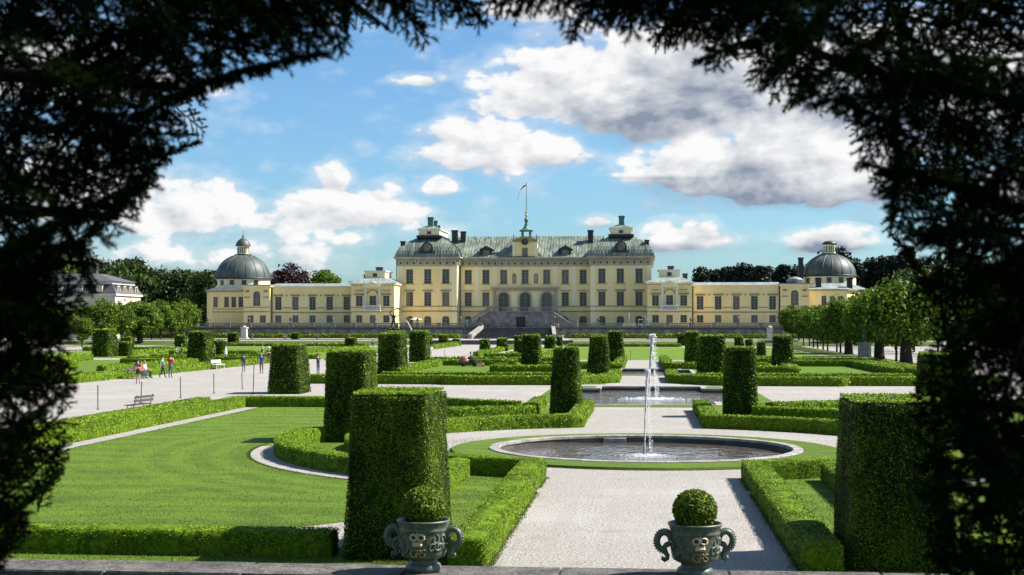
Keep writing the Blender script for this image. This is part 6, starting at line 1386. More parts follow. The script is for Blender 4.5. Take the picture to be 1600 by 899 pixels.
# ------------------------------------------------------------------ things on the terrace
def terrace_things():
    t = thing('kiosk', 'small cream sales booth on the terrace below the right tower', 'kiosk', (-3.4, 346.0, ZT)); m = MB(); m.box(-1.6, 1.6, -.8, .8, 0, 1.0); m.build('counter', 'cream_plaster', t); m = MB(); m.tube([(0, 0, 1.0), (0, 0, 3.6)], .05, 6); m.build('pole', 'white_paint', t); m = MB(); m.box(-1.7, 1.7, -.9, .9, 1.0, 1.12); m.build('counter_top', 'white_paint', t)
    t = thing('golf_cart', 'small white covered cart parked on the terrace right of the booth', 'cart', (0.2, 346.5, ZT)); m = MB(); m.box(-1.5, 1.5, -.7, .7, .35, .8, .06); m.build('body', 'white_paint', t); m = MB(); m.box(-1.5, 1.3, -.75, .75, 1.85, 1.97, .04); m.build('roof', 'white_paint', t)
    for sx in (-1.3, 1.1):
        for sy in (-.6, .6): m = MB(); m.tube([(sx, sy, .8), (sx, sy, 1.86)], .035, 5); m.build('roof_post', 'white_paint', t)
    m = MB(); m.box(-.5, .3, -.6, .6, .8, 1.2); m.build('seat', 'iron', t)
    for sx in (-.95, .95):
        for sy in (-.7, .7): w = MB(); w.lathe([(.12, -.08), (.28, -.08), (.3, 0), (.28, .08), (.12, .08)], 12); w.v = [(sx+p[0], sy+p[2], .3+p[1]) for p in w.v]; w.build('wheel', 'tyre', t, True)
    for x, lab in ((-56.2, 'small white parasol on the terrace before the left tower'),):
        t = thing('parasol', lab, 'parasol', (x, 346, ZT)); m = MB(); m.tube([(0, 0, 0), (0, 0, 2.3)], .04, 6); m.build('pole', 'iron', t); m = MB(); m.lathe([(1.5, 1.9), (1.45, 1.98), (.1, 2.45)], 8, cap=True); m.build('canopy', 'white_paint', t)
terrace_things()
def flower_bed():
    r = np.random.default_rng(9); simple('petal', (.45, .30, .04), .7, 0, .4, 3); n = 900; P = np.stack([-18.5+r.random(n)*5.5, 172.8+r.random(n)*30, .08+r.random(n)*.25], 1); LV, LQ = leaf_quads(P, np.tile([[0, 0, 1.0]], (n, 1)), .3, .7); o = link('flower_bed', np_mesh('flower_bed', LV, LQ, ['petal', 'box_leaf'], (r.random(n) < .7).astype(int))); tag(o, 'loose yellow and green flower bed beside the palace walk', 'flower bed', None, 'stuff')
flower_bed()
# ================================================================== the two spruces framing the view
SPRUCE_BOUGHS = [
 (0,-3.05,6.7,5.34,0.34,0.18,-0.53,0.42),(1,1.44,6.65,5.71,-1.07,0.71,-2.63,0.58),(1,1.53,6.09,5.27,0.58,1.06,-0.27,0.79),(0,-2.49,5.48,5.26,-0.35,0.13,-0.45,0.43),(0,-3.67,6.9,5.01,0.57,0.49,0.09,0.62),(0,-3.46,6.81,4.28,1.01,-0.2,-0.43,0.65),
 (1,0.6,6.67,6.04,1.1,0.71,0.16,0.56),(1,1.56,6.49,5.93,-2.79,0.88,2.84,0.44),(1,0.64,5.79,5.64,-1.33,0.45,-2.84,0.59),(1,1.55,5.78,5.46,-1.66,-0.17,2.74,0.77),(1,1.27,4.54,4.52,-0.36,-0.41,-2.9,0.63),(0,-2.54,6.05,5.3,0.88,-0.46,0.32,0.43),
 (1,1.21,4.09,4.28,-0.69,-0.62,-3.02,0.63),(0,-2.51,6.29,5.36,2.46,-0.52,0.03,0.52),(0,-2.99,6.1,5.42,0.77,0.29,0.45,0.56),(0,-2.68,5.39,5.26,1.52,0.36,0.47,0.44),(0,-2.03,5.68,5.86,-2.99,1.27,1.08,0.4),(1,0.58,3.99,5.09,-0.2,-0.26,2.98,0.48),
 (1,2.27,7.8,4.53,0.53,-0.0,-2.91,0.63),(0,-2.53,7.49,5.98,-3.12,-0.01,0.07,0.73),(0,-2.44,5.24,4.96,2.47,-0.36,0.09,0.67),(0,-0.41,4.75,5.62,0.38,1.07,-0.3,0.5),(0,-1.98,4.09,5.08,2.59,0.59,0.11,0.46),(1,1.37,5.07,5.15,-0.22,-0.75,2.76,0.59),
 (1,1.68,8.11,4.78,-2.01,-0.96,2.64,0.51),(0,-2.58,5.54,4.76,1.11,-0.04,0.53,0.44),(0,-2.7,5.8,5.62,0.01,0.65,-0.44,0.55),(0,-2.06,4.98,4.96,2.19,-0.99,-0.12,0.5),(0,-3.17,7.15,5.11,1.52,0.97,-0.09,0.51),(1,2.03,7.3,5.21,1.53,-0.31,-2.68,0.75),
 (0,-2.74,5.2,3.36,1.52,-0.8,0.16,0.71),(0,-2.93,6.66,5.97,1.29,1.0,0.23,0.7),(1,1.24,4.13,5.33,0.96,0.36,2.67,0.47),(1,1.54,7.51,5.42,-1.79,-0.65,-2.59,0.65),(0,-3.04,6.18,3.87,-3.13,-0.6,-0.33,0.43),(1,1.58,5.73,4.91,-1.14,-0.11,-2.44,0.44),
 (1,1.23,6.58,5.32,-0.89,-0.1,-2.75,0.67),(0,-2.09,4.32,5.44,0.86,0.31,0.15,0.69),(0,-2.49,5.19,4.53,1.31,-0.4,-0.11,0.64),(1,1.73,5.78,3.3,0.47,-0.74,-2.52,0.65),(0,-2.41,4.86,4.99,0.64,0.94,0.84,0.57),(1,0.49,3.94,4.92,0.97,-0.68,-2.4,0.6),
 (0,-3.56,7.13,5.14,1.49,0.23,0.28,0.58),(0,-2.12,5.13,5.48,0.98,1.42,0.83,0.72),(0,-2.33,5.57,5.75,0.73,1.44,-1.0,0.64),(1,1.6,7.56,3.03,2.08,-1.08,-2.19,0.44),(1,1.6,5.72,4.25,-1.04,0.64,-3.07,0.59),(0,-2.16,4.74,5.02,-0.25,-0.57,0.17,0.71),
 (1,0.58,4.51,5.45,-0.78,0.62,-2.62,0.6),(1,2.0,8.0,2.64,-1.87,-1.06,-1.98,0.56),(0,-2.09,5.6,5.19,1.71,-0.83,-0.29,0.77),(0,-2.76,5.33,4.03,-0.34,-0.58,-0.36,0.57),(0,-3.31,6.27,4.09,-0.1,0.01,0.11,0.67),(0,-2.38,6.45,5.88,-1.99,1.43,3.01,0.57),
 (0,-2.53,4.93,3.57,1.16,-0.84,0.62,0.47),(0,-2.6,5.5,4.96,1.01,-0.83,-0.4,0.43),(0,-2.18,5.52,4.94,-0.11,-0.17,-0.17,0.41),(1,1.77,7.37,3.41,-2.19,-0.87,-2.32,0.44),(0,-1.33,3.91,5.19,1.52,0.41,0.4,0.42),(1,2.32,7.58,3.94,-0.54,-0.97,3.11,0.76),
 (1,1.74,6.69,4.32,-2.6,0.69,2.34,0.63),(0,-2.1,5.67,5.22,1.09,-0.84,-0.53,0.73),(1,1.03,4.39,4.82,-1.33,1.29,-0.0,0.57),(1,2.0,7.41,5.57,-2.03,1.26,-2.53,0.57),(0,-3.31,6.38,5.02,-0.4,0.38,0.07,0.43),(0,-1.93,3.9,4.62,1.55,0.85,-0.05,0.4),
 (0,-1.64,5.6,5.96,0.19,1.07,0.35,0.6),(1,0.78,4.53,5.04,-1.27,1.1,-1.45,0.59),(0,-2.61,5.46,4.7,-1.94,-0.64,0.25,0.77),(0,-1.17,4.86,5.55,0.72,1.19,0.19,0.42),(0,-1.98,3.75,4.66,-0.4,0.18,0.06,0.4),(1,0.86,5.33,5.37,-2.56,0.1,-3.13,0.67),
 (0,-2.69,5.21,3.8,-0.03,-0.57,0.46,0.4),(1,1.62,6.04,3.91,-0.11,-1.32,1.69,0.4),(0,-1.97,4.23,5.08,-1.36,1.18,2.95,0.56),(1,2.32,7.69,4.91,-0.18,-0.48,-2.89,0.48),(1,1.2,4.24,3.3,-1.03,-0.7,3.12,0.44),(0,-2.33,5.78,5.73,-0.38,1.02,1.3,0.74),
 (0,-1.83,3.86,5.01,1.71,-0.29,-0.3,0.42),(1,0.96,6.11,5.23,-0.13,-0.67,3.02,0.49),(1,1.79,7.5,3.12,-0.45,-0.71,2.94,0.39),(1,1.67,6.74,4.86,-0.74,-0.08,-2.66,0.67),(1,1.35,4.55,4.65,-1.89,0.3,-2.7,0.42),(0,-2.32,4.43,4.96,-0.24,-0.83,0.21,0.58),
 (1,0.92,4.74,5.16,-3.0,1.28,0.46,0.8),(1,0.77,6.57,5.54,-0.94,-0.56,2.97,0.66),(1,1.51,5.65,3.37,-1.29,0.8,-2.78,0.61),(0,-2.97,6.04,4.03,-1.69,0.88,0.93,0.58),(0,-1.77,5.96,5.62,1.17,0.53,-0.15,0.44),(0,-2.65,5.97,4.78,2.29,-0.26,-0.19,0.61),
 (0,-3.2,6.88,5.48,1.84,1.5,-0.0,0.58),(0,-3.12,6.03,5.15,-2.24,-0.01,0.5,0.66),(0,-3.51,7.05,4.18,1.39,-0.46,-0.09,0.39),(1,1.44,6.03,5.31,-1.57,1.02,-2.26,0.47),(0,-3.36,6.67,4.68,-0.43,0.76,0.53,0.73),(0,-3.55,7.15,4.74,0.82,-0.6,0.23,0.71),
 (1,1.8,5.78,3.64,-0.31,-0.12,-2.99,0.71),(1,1.8,8.16,4.91,0.26,-0.92,-2.09,0.58),(1,1.64,5.51,3.42,-1.1,-0.84,2.58,0.71),(1,1.82,6.15,4.73,-1.16,-0.6,-3.03,0.61),(1,2.0,6.6,4.25,-0.03,0.2,-2.68,0.46),(1,1.23,4.92,3.17,-0.37,-1.16,2.92,0.5),
 (0,-2.32,6.11,4.98,0.96,-0.89,-0.86,0.41),(1,1.35,5.56,4.98,-1.61,0.56,-3.07,0.4),(1,0.78,5.07,5.51,0.98,1.09,0.21,0.65),(0,-2.31,5.5,5.08,0.55,0.41,-0.67,0.64),(1,1.21,4.0,3.45,-1.81,-0.96,2.48,0.68),(1,1.55,6.33,3.28,0.56,-0.73,-1.84,0.46),
 (1,1.52,5.63,5.72,-0.79,0.77,-2.67,0.62),(1,1.67,7.18,5.06,-1.22,-0.68,3.04,0.45),(0,-2.41,4.54,3.57,1.97,-0.41,-0.47,0.53),(0,-2.62,6.18,4.46,0.6,-0.84,-0.37,0.68),(1,0.64,5.91,5.62,-0.85,0.32,-3.06,0.6),(0,-3.02,5.91,5.22,1.22,0.81,0.76,0.42),
 (1,0.88,7.86,6.15,-1.2,1.2,-3.06,0.58),(1,0.44,4.3,5.28,0.71,0.72,-2.89,0.43),(0,-2.01,4.04,4.0,-0.06,-0.6,-0.2,0.4),(1,1.58,5.94,4.42,-0.81,0.93,2.91,0.62),(0,-2.78,5.26,3.79,0.97,-0.42,-0.36,0.6),(1,-0.16,4.93,5.7,-1.37,0.73,2.95,0.51),
 (1,1.12,7.82,6.26,-1.08,0.8,2.86,0.66),(1,1.36,4.96,3.39,-1.43,-1.27,-2.19,0.51),(1,1.75,7.24,5.35,-1.37,-1.32,2.47,0.79),(1,1.47,6.02,4.76,-2.4,0.59,-2.5,0.57),(1,1.26,4.32,4.78,-0.52,-0.59,2.61,0.77),(1,0.69,5.79,5.15,-0.61,-0.68,2.93,0.44),
 (0,-2.2,4.41,4.97,0.39,0.63,-0.37,0.65),(1,1.59,7.77,4.33,-0.91,-0.93,-2.53,0.48),(1,1.71,7.43,5.62,-1.7,0.69,-2.26,0.68),(1,2.05,6.66,3.83,-1.21,-0.31,-2.56,0.55),(1,1.35,4.57,4.06,-2.46,-0.11,-2.74,0.47),(1,1.29,6.18,4.07,-0.3,-1.11,-1.7,0.43),
 (0,-2.47,6.33,5.87,2.08,0.51,0.87,0.49),(1,1.2,4.0,4.73,-0.19,-0.53,2.82,0.56),(0,-2.92,5.58,5.42,0.91,-0.09,-0.22,0.77),(0,-1.29,5.7,5.75,0.57,0.52,-0.12,0.46),(1,1.08,5.98,5.77,0.61,1.21,-1.93,0.39),(1,1.63,5.88,4.02,-1.99,-1.03,2.7,0.6),
 (1,1.88,6.28,4.97,-1.16,0.17,3.04,0.58),(1,2.17,7.3,5.35,-1.8,0.01,-2.98,0.41),(0,-2.57,5.16,4.43,-0.42,0.73,-0.48,0.68),(1,1.83,6.84,3.83,-0.83,-0.19,-2.87,0.4),(1,1.82,5.93,3.37,-0.23,-0.06,-2.8,0.38),(1,1.55,6.82,5.78,-1.39,-0.18,-2.92,0.62),
 (1,1.21,4.09,4.69,-0.13,1.1,2.21,0.73),(1,1.4,4.71,4.73,-0.82,0.16,-3.0,0.57),(0,-2.31,4.95,4.89,0.53,-0.24,0.27,0.62),(0,-1.5,3.72,5.27,0.2,0.79,-0.15,0.46),(1,2.12,7.43,3.34,-3.07,0.32,-2.95,0.56),(0,-1.03,5.16,5.64,1.31,0.52,0.06,0.51),
 (0,-3.66,7.62,3.84,0.97,-0.23,-0.13,0.52),(1,1.75,5.99,5.09,-1.37,0.11,3.01,0.64),(1,1.71,6.04,5.03,-0.42,0.76,-3.12,0.72),(0,-3.73,7.11,3.54,0.13,0.24,0.16,0.49),(1,2.2,8.12,4.89,-1.77,0.43,2.59,0.58),(1,1.57,8.18,6.07,2.07,0.6,2.44,0.6),
 (1,1.3,6.41,5.23,-1.84,-0.36,-2.65,0.54),(1,1.43,5.09,5.41,0.81,0.49,2.71,0.61),(1,0.83,5.68,5.23,1.41,1.16,0.06,0.6),(1,1.33,4.81,3.94,0.03,-1.13,-2.66,0.45),(1,2.14,6.93,3.57,-0.04,0.37,3.05,0.7),(1,2.13,6.99,3.05,-1.28,-0.47,-2.63,0.48),
 (1,1.11,5.38,4.67,2.07,1.32,0.66,0.61),(1,1.15,5.26,4.39,-0.76,-0.56,-0.21,0.51),(1,-0.02,6.08,5.8,0.26,0.77,-2.96,0.48),(1,1.32,4.41,3.88,-0.4,-0.1,-2.69,0.39),(0,-2.22,4.94,4.37,1.44,1.48,0.97,0.39),(1,1.21,7.58,5.87,0.85,0.23,0.04,0.77),
 (0,-1.96,5.38,5.35,0.17,0.66,-0.22,0.39),(0,-2.88,6.48,4.61,0.53,-0.46,-0.38,0.72),(1,0.85,6.69,5.66,-1.7,1.03,-1.98,0.55),(1,0.6,5.86,5.53,-0.87,1.08,-2.64,0.39),(0,-2.67,5.19,4.27,-0.34,-0.78,1.05,0.58),(1,1.56,6.03,2.95,1.48,-1.37,0.03,0.56),
 (1,0.63,5.18,5.33,0.5,0.49,0.6,0.63),(0,-2.22,4.32,3.81,0.51,-0.82,0.23,0.39),(0,-1.35,5.5,5.72,0.36,0.47,0.16,0.58),(1,1.56,7.31,5.0,1.41,0.03,-2.51,0.47),(1,0.44,5.97,5.79,-1.31,1.15,-2.85,0.41),(0,-3.14,6.33,3.99,0.93,-0.01,-0.39,0.5),
 (1,2.46,7.89,3.2,-0.72,0.19,-2.53,0.59),(1,1.89,6.27,3.4,1.5,-0.62,2.53,0.74),(1,0.73,5.06,5.36,2.51,1.46,1.26,0.39),(0,-1.59,3.87,4.87,1.33,-0.1,-0.47,0.48),(0,-0.49,5.21,5.68,0.67,0.41,0.01,0.65),(0,-2.98,6.18,5.91,1.11,0.88,0.61,0.4),
 (0,-1.69,4.84,5.07,-0.13,1.16,2.86,0.5),(0,-3.35,6.36,4.66,0.63,0.35,-0.28,0.6),(0,-1.55,4.44,5.24,-2.33,1.39,2.99,0.69),(1,0.06,5.31,5.69,-0.6,1.0,-2.56,0.43),(1,1.5,5.73,3.21,-1.57,-1.06,2.62,0.64),(1,1.49,5.16,3.3,-0.33,-1.16,2.87,0.67),
 (1,1.95,7.51,4.67,-1.76,-0.16,2.93,0.67),(0,-3.53,7.43,4.65,0.99,0.1,-0.13,0.53),(0,-1.96,5.54,5.4,0.28,0.1,-0.11,0.48),(1,1.61,5.39,3.84,0.18,-0.28,2.9,0.4),(0,-2.91,6.12,4.76,-2.7,1.01,1.36,0.73),(1,0.66,6.51,5.86,-1.0,0.25,3.06,0.49),
 (0,-3.05,6.87,3.25,0.99,-1.29,0.07,0.39),(0,-1.93,5.18,4.97,0.22,-0.56,0.1,0.51),(1,1.15,4.43,5.28,1.02,1.33,-0.24,0.53),(1,1.6,6.05,4.0,-2.98,-0.79,-2.46,0.52),(1,1.68,5.74,3.99,0.9,-0.7,3.09,0.59),(1,1.65,5.65,4.52,0.18,0.32,2.82,0.52),
 (1,0.62,7.43,6.18,-0.47,0.48,2.74,0.74),(1,1.09,4.44,4.82,-1.1,0.04,-3.06,0.4),(1,1.36,4.77,3.23,-0.29,-0.66,2.55,0.45),(0,-2.27,6.13,5.7,-0.05,0.86,-0.29,0.64),(0,-2.11,5.88,5.55,1.05,0.07,-0.44,0.58),(1,1.88,7.76,4.34,-0.03,-0.34,-3.14,0.44),
 (1,1.32,4.86,5.1,-0.4,0.17,-2.85,0.68),(0,-1.91,5.51,5.45,-0.3,0.19,-0.07,0.43),(1,1.05,5.49,4.89,-0.79,-0.37,-2.49,0.61),(1,1.05,5.47,5.24,-0.4,0.98,-2.95,0.51),(0,-1.98,3.86,4.21,0.57,-0.52,-0.72,0.65),(1,1.35,4.48,5.03,-0.49,-0.59,-2.88,0.41),
 (1,0.67,3.91,5.0,0.09,0.43,-2.44,0.44),(1,1.92,8.08,4.63,-1.96,0.73,-3.03,0.56),(0,-2.69,5.52,4.58,0.63,0.98,0.41,0.71),(1,0.01,5.17,5.79,-0.69,0.56,2.95,0.66),(0,-1.94,3.72,4.32,0.08,0.21,-0.3,0.47),(1,2.14,7.61,5.64,-2.82,-0.4,-2.24,0.76),
 (0,-2.52,5.06,3.96,-2.63,0.11,0.18,0.41),(0,-2.71,5.35,4.27,2.15,0.05,-0.14,0.53),(1,1.79,7.77,3.72,-2.27,-1.01,2.21,0.72),(1,2.24,7.65,3.15,-0.98,0.14,-3.07,0.69),(1,2.06,6.88,3.81,-1.19,0.07,2.95,0.76),(0,-3.06,6.43,4.23,1.25,0.88,0.37,0.55),
 (1,0.61,5.66,5.78,-0.31,0.86,-2.86,0.44),(0,-0.97,5.64,5.93,-0.05,0.97,-0.34,0.6),(0,-2.77,5.36,4.12,-0.49,-0.77,0.9,0.74),(0,-1.44,5.28,5.76,1.34,0.99,-0.48,0.44),(0,-1.59,5.71,5.72,0.5,0.37,-0.01,0.47),(1,-0.05,5.47,5.63,-1.49,0.22,2.9,0.62),
 (1,0.75,4.43,5.32,-0.85,0.73,-2.75,0.55),(1,1.07,4.06,4.22,-0.15,0.82,-2.16,0.74),(0,-1.35,5.79,5.85,-1.1,0.92,-0.79,0.58),(0,-1.85,4.81,5.22,0.86,-0.01,0.34,0.64),(1,0.41,7.37,5.66,-0.58,-0.6,3.12,0.38),(1,1.28,4.25,3.76,-1.14,0.16,2.99,0.46),
 (0,-2.42,4.99,3.54,1.17,-1.13,0.91,0.38),(0,-1.82,5.11,5.04,1.22,-0.43,-0.44,0.44),(1,1.62,6.04,3.66,-1.45,-0.65,-2.72,0.6),(0,-2.84,5.73,3.58,0.82,-0.32,-0.27,0.43),(1,1.48,7.08,3.14,2.91,-1.34,-3.04,0.55),(0,-2.9,5.57,5.44,1.61,-0.18,0.57,0.45),
 (0,-1.63,4.52,5.48,0.57,0.37,0.15,0.72),(1,0.43,5.08,5.61,-2.1,0.93,-2.69,0.46),(0,-2.34,4.44,3.99,2.2,0.79,0.3,0.43),(1,0.22,4.97,5.52,-1.46,0.75,2.48,0.41),(1,1.59,6.34,4.25,-1.45,0.86,-3.0,0.59),(1,1.83,6.08,5.16,-0.03,-0.83,2.65,0.45),
 (0,-1.48,6.05,5.84,2.13,0.87,0.41,0.44),(1,1.78,7.73,4.56,2.55,0.64,2.79,0.39),(1,1.58,7.57,5.12,-1.65,-0.32,-3.11,0.53),(0,-2.32,7.01,6.1,-0.64,0.63,0.56,0.56),(1,-0.29,5.57,5.82,-1.14,0.74,3.06,0.58),(0,-2.88,5.82,3.66,0.82,1.03,-0.04,0.42),
 (0,-2.47,7.45,6.27,0.2,0.45,0.29,0.65),(0,-2.78,6.87,5.18,1.95,0.85,0.83,0.48),(0,-3.04,6.21,3.3,0.98,-0.63,0.97,0.55),(0,-2.47,5.21,4.48,0.3,-0.13,-0.21,0.4),(0,-1.53,4.85,5.59,1.87,0.67,0.75,0.62),(1,1.48,5.0,3.29,-0.38,-0.19,-2.29,0.69),
 (1,0.32,7.04,6.02,-0.67,0.44,3.11,0.45),(0,-1.58,6.07,5.78,0.19,0.38,0.24,0.54),(1,0.62,6.68,6.06,-0.59,0.73,-3.01,0.73),(1,0.48,7.83,6.21,-1.34,0.48,2.41,0.75),(1,0.79,5.95,5.45,-0.36,0.07,2.92,0.61),(1,0.41,5.44,5.52,-2.81,0.9,2.06,0.43),
 (0,-2.53,6.04,4.88,-3.05,-0.05,-0.07,0.61),(1,1.63,5.74,3.1,-0.33,-0.43,2.85,0.52),(0,-2.52,4.89,3.61,0.36,0.26,-0.39,0.4),(0,-2.59,5.25,4.4,0.11,-0.22,0.25,0.45),(1,0.44,4.41,5.33,1.23,0.23,-2.93,0.7),(0,-1.32,3.82,5.29,-0.18,0.56,-0.45,0.57),
 (1,0.53,3.91,5.1,-2.48,0.73,-2.06,0.5),(0,-2.7,5.42,3.17,2.34,-0.84,-0.54,0.39),(0,-3.65,7.44,3.4,0.07,-0.63,-0.23,0.47),(0,-1.12,5.12,5.82,0.53,0.78,0.09,0.63),(1,0.2,4.49,5.35,-1.13,0.07,-3.08,0.64),(0,-1.43,4.29,5.43,0.54,0.43,0.3,0.51),
 (0,-2.97,6.04,3.73,2.3,0.06,0.6,0.4),(0,-3.15,6.62,4.53,-2.05,0.65,0.48,0.5),(1,1.87,6.36,3.54,-2.49,-0.36,-2.91,0.79),(0,-3.28,6.91,6.11,0.69,0.72,-0.9,0.49),(0,-2.17,4.15,3.94,0.65,0.63,-0.55,0.53),(0,-3.4,6.53,5.52,0.14,-0.36,-0.08,0.52),
 (0,-2.28,4.43,4.25,1.39,-0.48,-0.27,0.73),(0,-2.51,6.81,5.44,1.24,0.59,0.55,0.44),(0,-2.99,6.0,3.64,1.26,0.08,0.0,0.43),(1,0.32,5.29,5.59,-0.79,0.31,-2.96,0.48),(0,-2.09,6.58,6.09,0.37,1.32,0.87,0.75),(1,0.41,5.99,5.85,-0.83,0.57,3.1,0.63),
 (0,-3.11,6.17,3.45,-1.13,0.35,-0.2,0.46),(1,1.52,6.39,4.41,-0.01,-0.64,-2.92,0.53),(1,1.38,6.95,5.17,-0.21,0.93,-2.23,0.63),(1,1.38,5.53,3.11,-0.38,-0.88,2.65,0.44),(1,0.31,5.18,5.61,-1.48,0.35,-2.47,0.77),(0,-2.98,5.74,3.18,3.0,-0.5,0.57,0.63),
 (0,-1.6,4.33,5.36,0.35,0.36,-0.17,0.71),(0,-2.84,5.69,3.97,1.1,-0.79,0.25,0.66),(0,-1.13,5.58,5.89,-0.05,0.63,0.1,0.68),(0,-3.33,7.31,5.27,0.22,0.04,0.53,0.8),(0,-2.75,5.51,2.94,-0.22,-1.22,0.87,0.53),(1,0.39,5.64,5.57,-0.42,0.08,-2.99,0.62),
 (1,0.31,5.74,5.71,-1.13,0.51,-2.98,0.56),(1,1.53,5.8,4.58,-0.23,-0.06,-2.98,0.51),(0,-1.26,5.39,5.88,0.62,0.91,-0.05,0.61),(0,-3.41,6.66,2.98,1.89,-0.39,-0.09,0.39),(0,-2.28,7.29,6.12,-0.43,1.1,0.08,0.61),(0,-1.76,5.01,5.02,0.27,-0.4,0.05,0.63),
 (0,-2.04,3.92,3.68,0.15,-0.85,0.11,0.51),(0,-1.79,5.31,5.72,0.76,0.28,-0.11,0.76),(1,0.5,6.32,5.95,1.81,1.37,0.13,0.79),(1,1.63,6.76,3.25,-0.18,-1.03,-3.01,0.56),(1,0.36,5.57,5.68,-0.6,0.43,-2.83,0.6),(1,0.28,4.7,5.48,-0.83,0.3,-2.92,0.56),
 (0,-2.88,5.41,3.0,0.99,-0.84,0.55,0.44),(1,0.85,4.15,4.86,0.07,-0.07,3.11,0.38),(0,-1.46,4.24,5.41,1.09,0.16,0.63,0.66),(0,-1.92,5.93,5.75,-0.56,0.24,-0.1,0.76),(1,1.39,5.66,3.01,0.36,-0.84,2.32,0.38),(0,-1.68,4.1,5.13,-2.72,-0.6,-0.01,0.47),
 (0,-3.12,7.1,4.92,0.59,0.8,1.2,0.68),(0,-2.4,5.71,4.92,1.67,0.97,0.71,0.41),(0,-1.2,5.04,5.71,0.7,0.76,-0.04,0.64),(1,1.74,7.59,2.55,-1.51,-0.82,-2.31,0.54),(1,1.73,5.57,3.54,0.2,-0.13,2.98,0.65),(1,1.88,7.18,7.12,-0.3,0.04,2.9,1.78),
 (1,2.44,7.63,10.57,-0.44,1.01,3.0,1.73),(1,-0.11,5.92,10.62,-1.57,0.42,-2.83,1.45),(0,-2.39,3.31,8.37,-0.97,0.4,2.8,1.52),(0,-6.05,6.35,4.86,-0.56,0.71,2.47,1.36),(0,-3.96,3.77,3.26,-0.36,0.33,-2.9,1.85),(0,-5.27,5.94,7.79,-0.27,-0.11,-3.0,1.75),
 (0,-1.31,5.19,10.22,-0.71,0.19,-0.07,1.21),(1,3.63,6.74,11.84,-0.52,0.61,-0.22,1.27),(0,-7.28,5.96,12.92,-2.98,0.26,-3.09,1.74),(1,2.37,4.17,4.02,-1.28,0.46,-0.22,1.63),(0,-2.15,3.59,6.18,0.46,0.59,-3.07,1.93),(1,4.28,6.93,3.44,2.05,0.51,0.25,1.24),
 (1,1.75,4.48,4.25,0.16,0.8,-2.65,1.41),(1,3.75,5.22,6.13,0.49,0.6,0.46,1.47),(1,5.0,6.83,10.32,-1.8,0.24,-0.09,1.94),(0,-4.27,6.09,4.43,-0.43,1.36,0.04,1.61),(0,-5.94,5.61,7.51,-0.37,0.03,-2.79,1.83),(0,-3.11,3.75,9.19,-0.98,0.21,-2.51,1.98),
 (1,3.73,4.72,4.44,0.12,0.16,-0.42,1.62),(0,-6.7,6.13,3.36,0.18,0.28,-3.04,1.48),(1,3.39,4.96,4.31,-2.92,0.48,0.26,1.74),(1,4.01,7.6,4.28,2.2,0.22,-0.38,1.76),(1,-0.11,3.95,7.33,-2.04,0.31,-2.96,1.46),(0,-1.58,5.35,6.95,-0.14,-0.02,0.01,1.98),
 (0,-2.9,3.74,8.78,0.38,0.8,-2.9,1.31),(1,5.39,6.93,9.13,-3.08,0.02,-0.35,1.71),(1,5.06,6.57,5.52,2.01,0.54,0.07,1.9),(0,-5.4,4.29,6.95,0.44,0.31,3.03,1.63),(1,1.76,4.24,8.86,0.55,0.27,0.08,1.78),(0,-2.43,5.71,7.15,0.89,0.69,0.17,1.62),
 (0,-2.75,3.57,6.03,-0.31,1.12,-1.75,1.47),(0,-5.71,5.78,6.74,-0.26,0.24,-2.72,1.23),(1,1.22,4.92,7.31,-1.56,0.16,-3.13,1.43),(1,1.79,3.68,7.28,0.25,1.12,1.3,1.63),(1,5.9,7.0,3.5,0.1,0.4,-0.24,1.7),(0,-5.89,6.57,8.13,-0.43,0.57,-3.09,1.53),
 (0,-3.63,4.97,7.04,-2.07,1.15,-2.99,1.56),(0,-4.56,5.81,3.98,-1.44,0.62,2.77,1.82),(0,-6.71,6.43,4.0,-0.5,0.42,3.01,1.84),(0,-6.44,6.07,6.15,0.1,0.23,-3.06,1.38),(0,-0.67,4.21,9.25,1.61,0.4,0.36,1.25),(1,5.24,7.2,12.16,1.19,0.56,-0.1,1.58),
 (1,4.92,7.61,10.21,1.19,0.27,-0.47,1.86),(1,5.22,6.25,7.95,0.96,0.02,-0.09,1.84),(0,-0.89,5.09,6.79,0.55,0.16,0.44,1.96),(1,1.23,3.73,4.73,2.06,1.17,0.73,2.0),(0,-7.15,5.78,10.21,-0.93,0.55,-3.08,1.52),(1,3.73,4.43,7.13,0.56,0.05,-0.27,1.77),
 (1,1.15,3.74,7.28,-1.39,0.9,2.96,1.28),(0,-0.54,3.37,5.8,-0.34,0.05,-0.24,1.32),(0,-3.98,3.58,4.0,-0.32,0.32,-3.03,1.81),(0,-5.2,4.99,8.08,0.41,0.33,-2.55,1.45),(1,3.09,4.34,4.04,1.2,0.28,0.51,1.44),(0,-3.58,6.48,6.1,0.73,0.67,-0.33,1.71),
 (0,-4.69,5.46,8.9,-0.85,0.53,2.62,1.63),(1,2.01,5.32,7.05,-0.07,-0.14,2.94,1.22),(0,-1.09,4.73,6.16,1.19,0.31,-0.25,1.26),(0,-3.18,4.75,5.17,-1.41,0.86,-2.97,1.73),(0,-7.3,6.37,11.76,-0.85,0.26,3.13,1.33),(0,-2.01,4.71,6.85,0.3,0.21,-0.25,1.3),
 (0,-2.15,6.21,8.53,0.31,0.02,0.39,1.65),(1,2.78,5.95,9.67,1.7,0.79,0.12,1.93),(1,1.42,7.03,10.06,-0.98,0.38,2.71,1.95),(0,-1.29,5.74,10.93,1.41,0.27,-0.33,1.5),(0,-3.32,4.47,7.62,0.61,-0.14,-2.69,1.49),(1,5.23,7.06,2.65,0.76,0.49,-0.1,1.72),
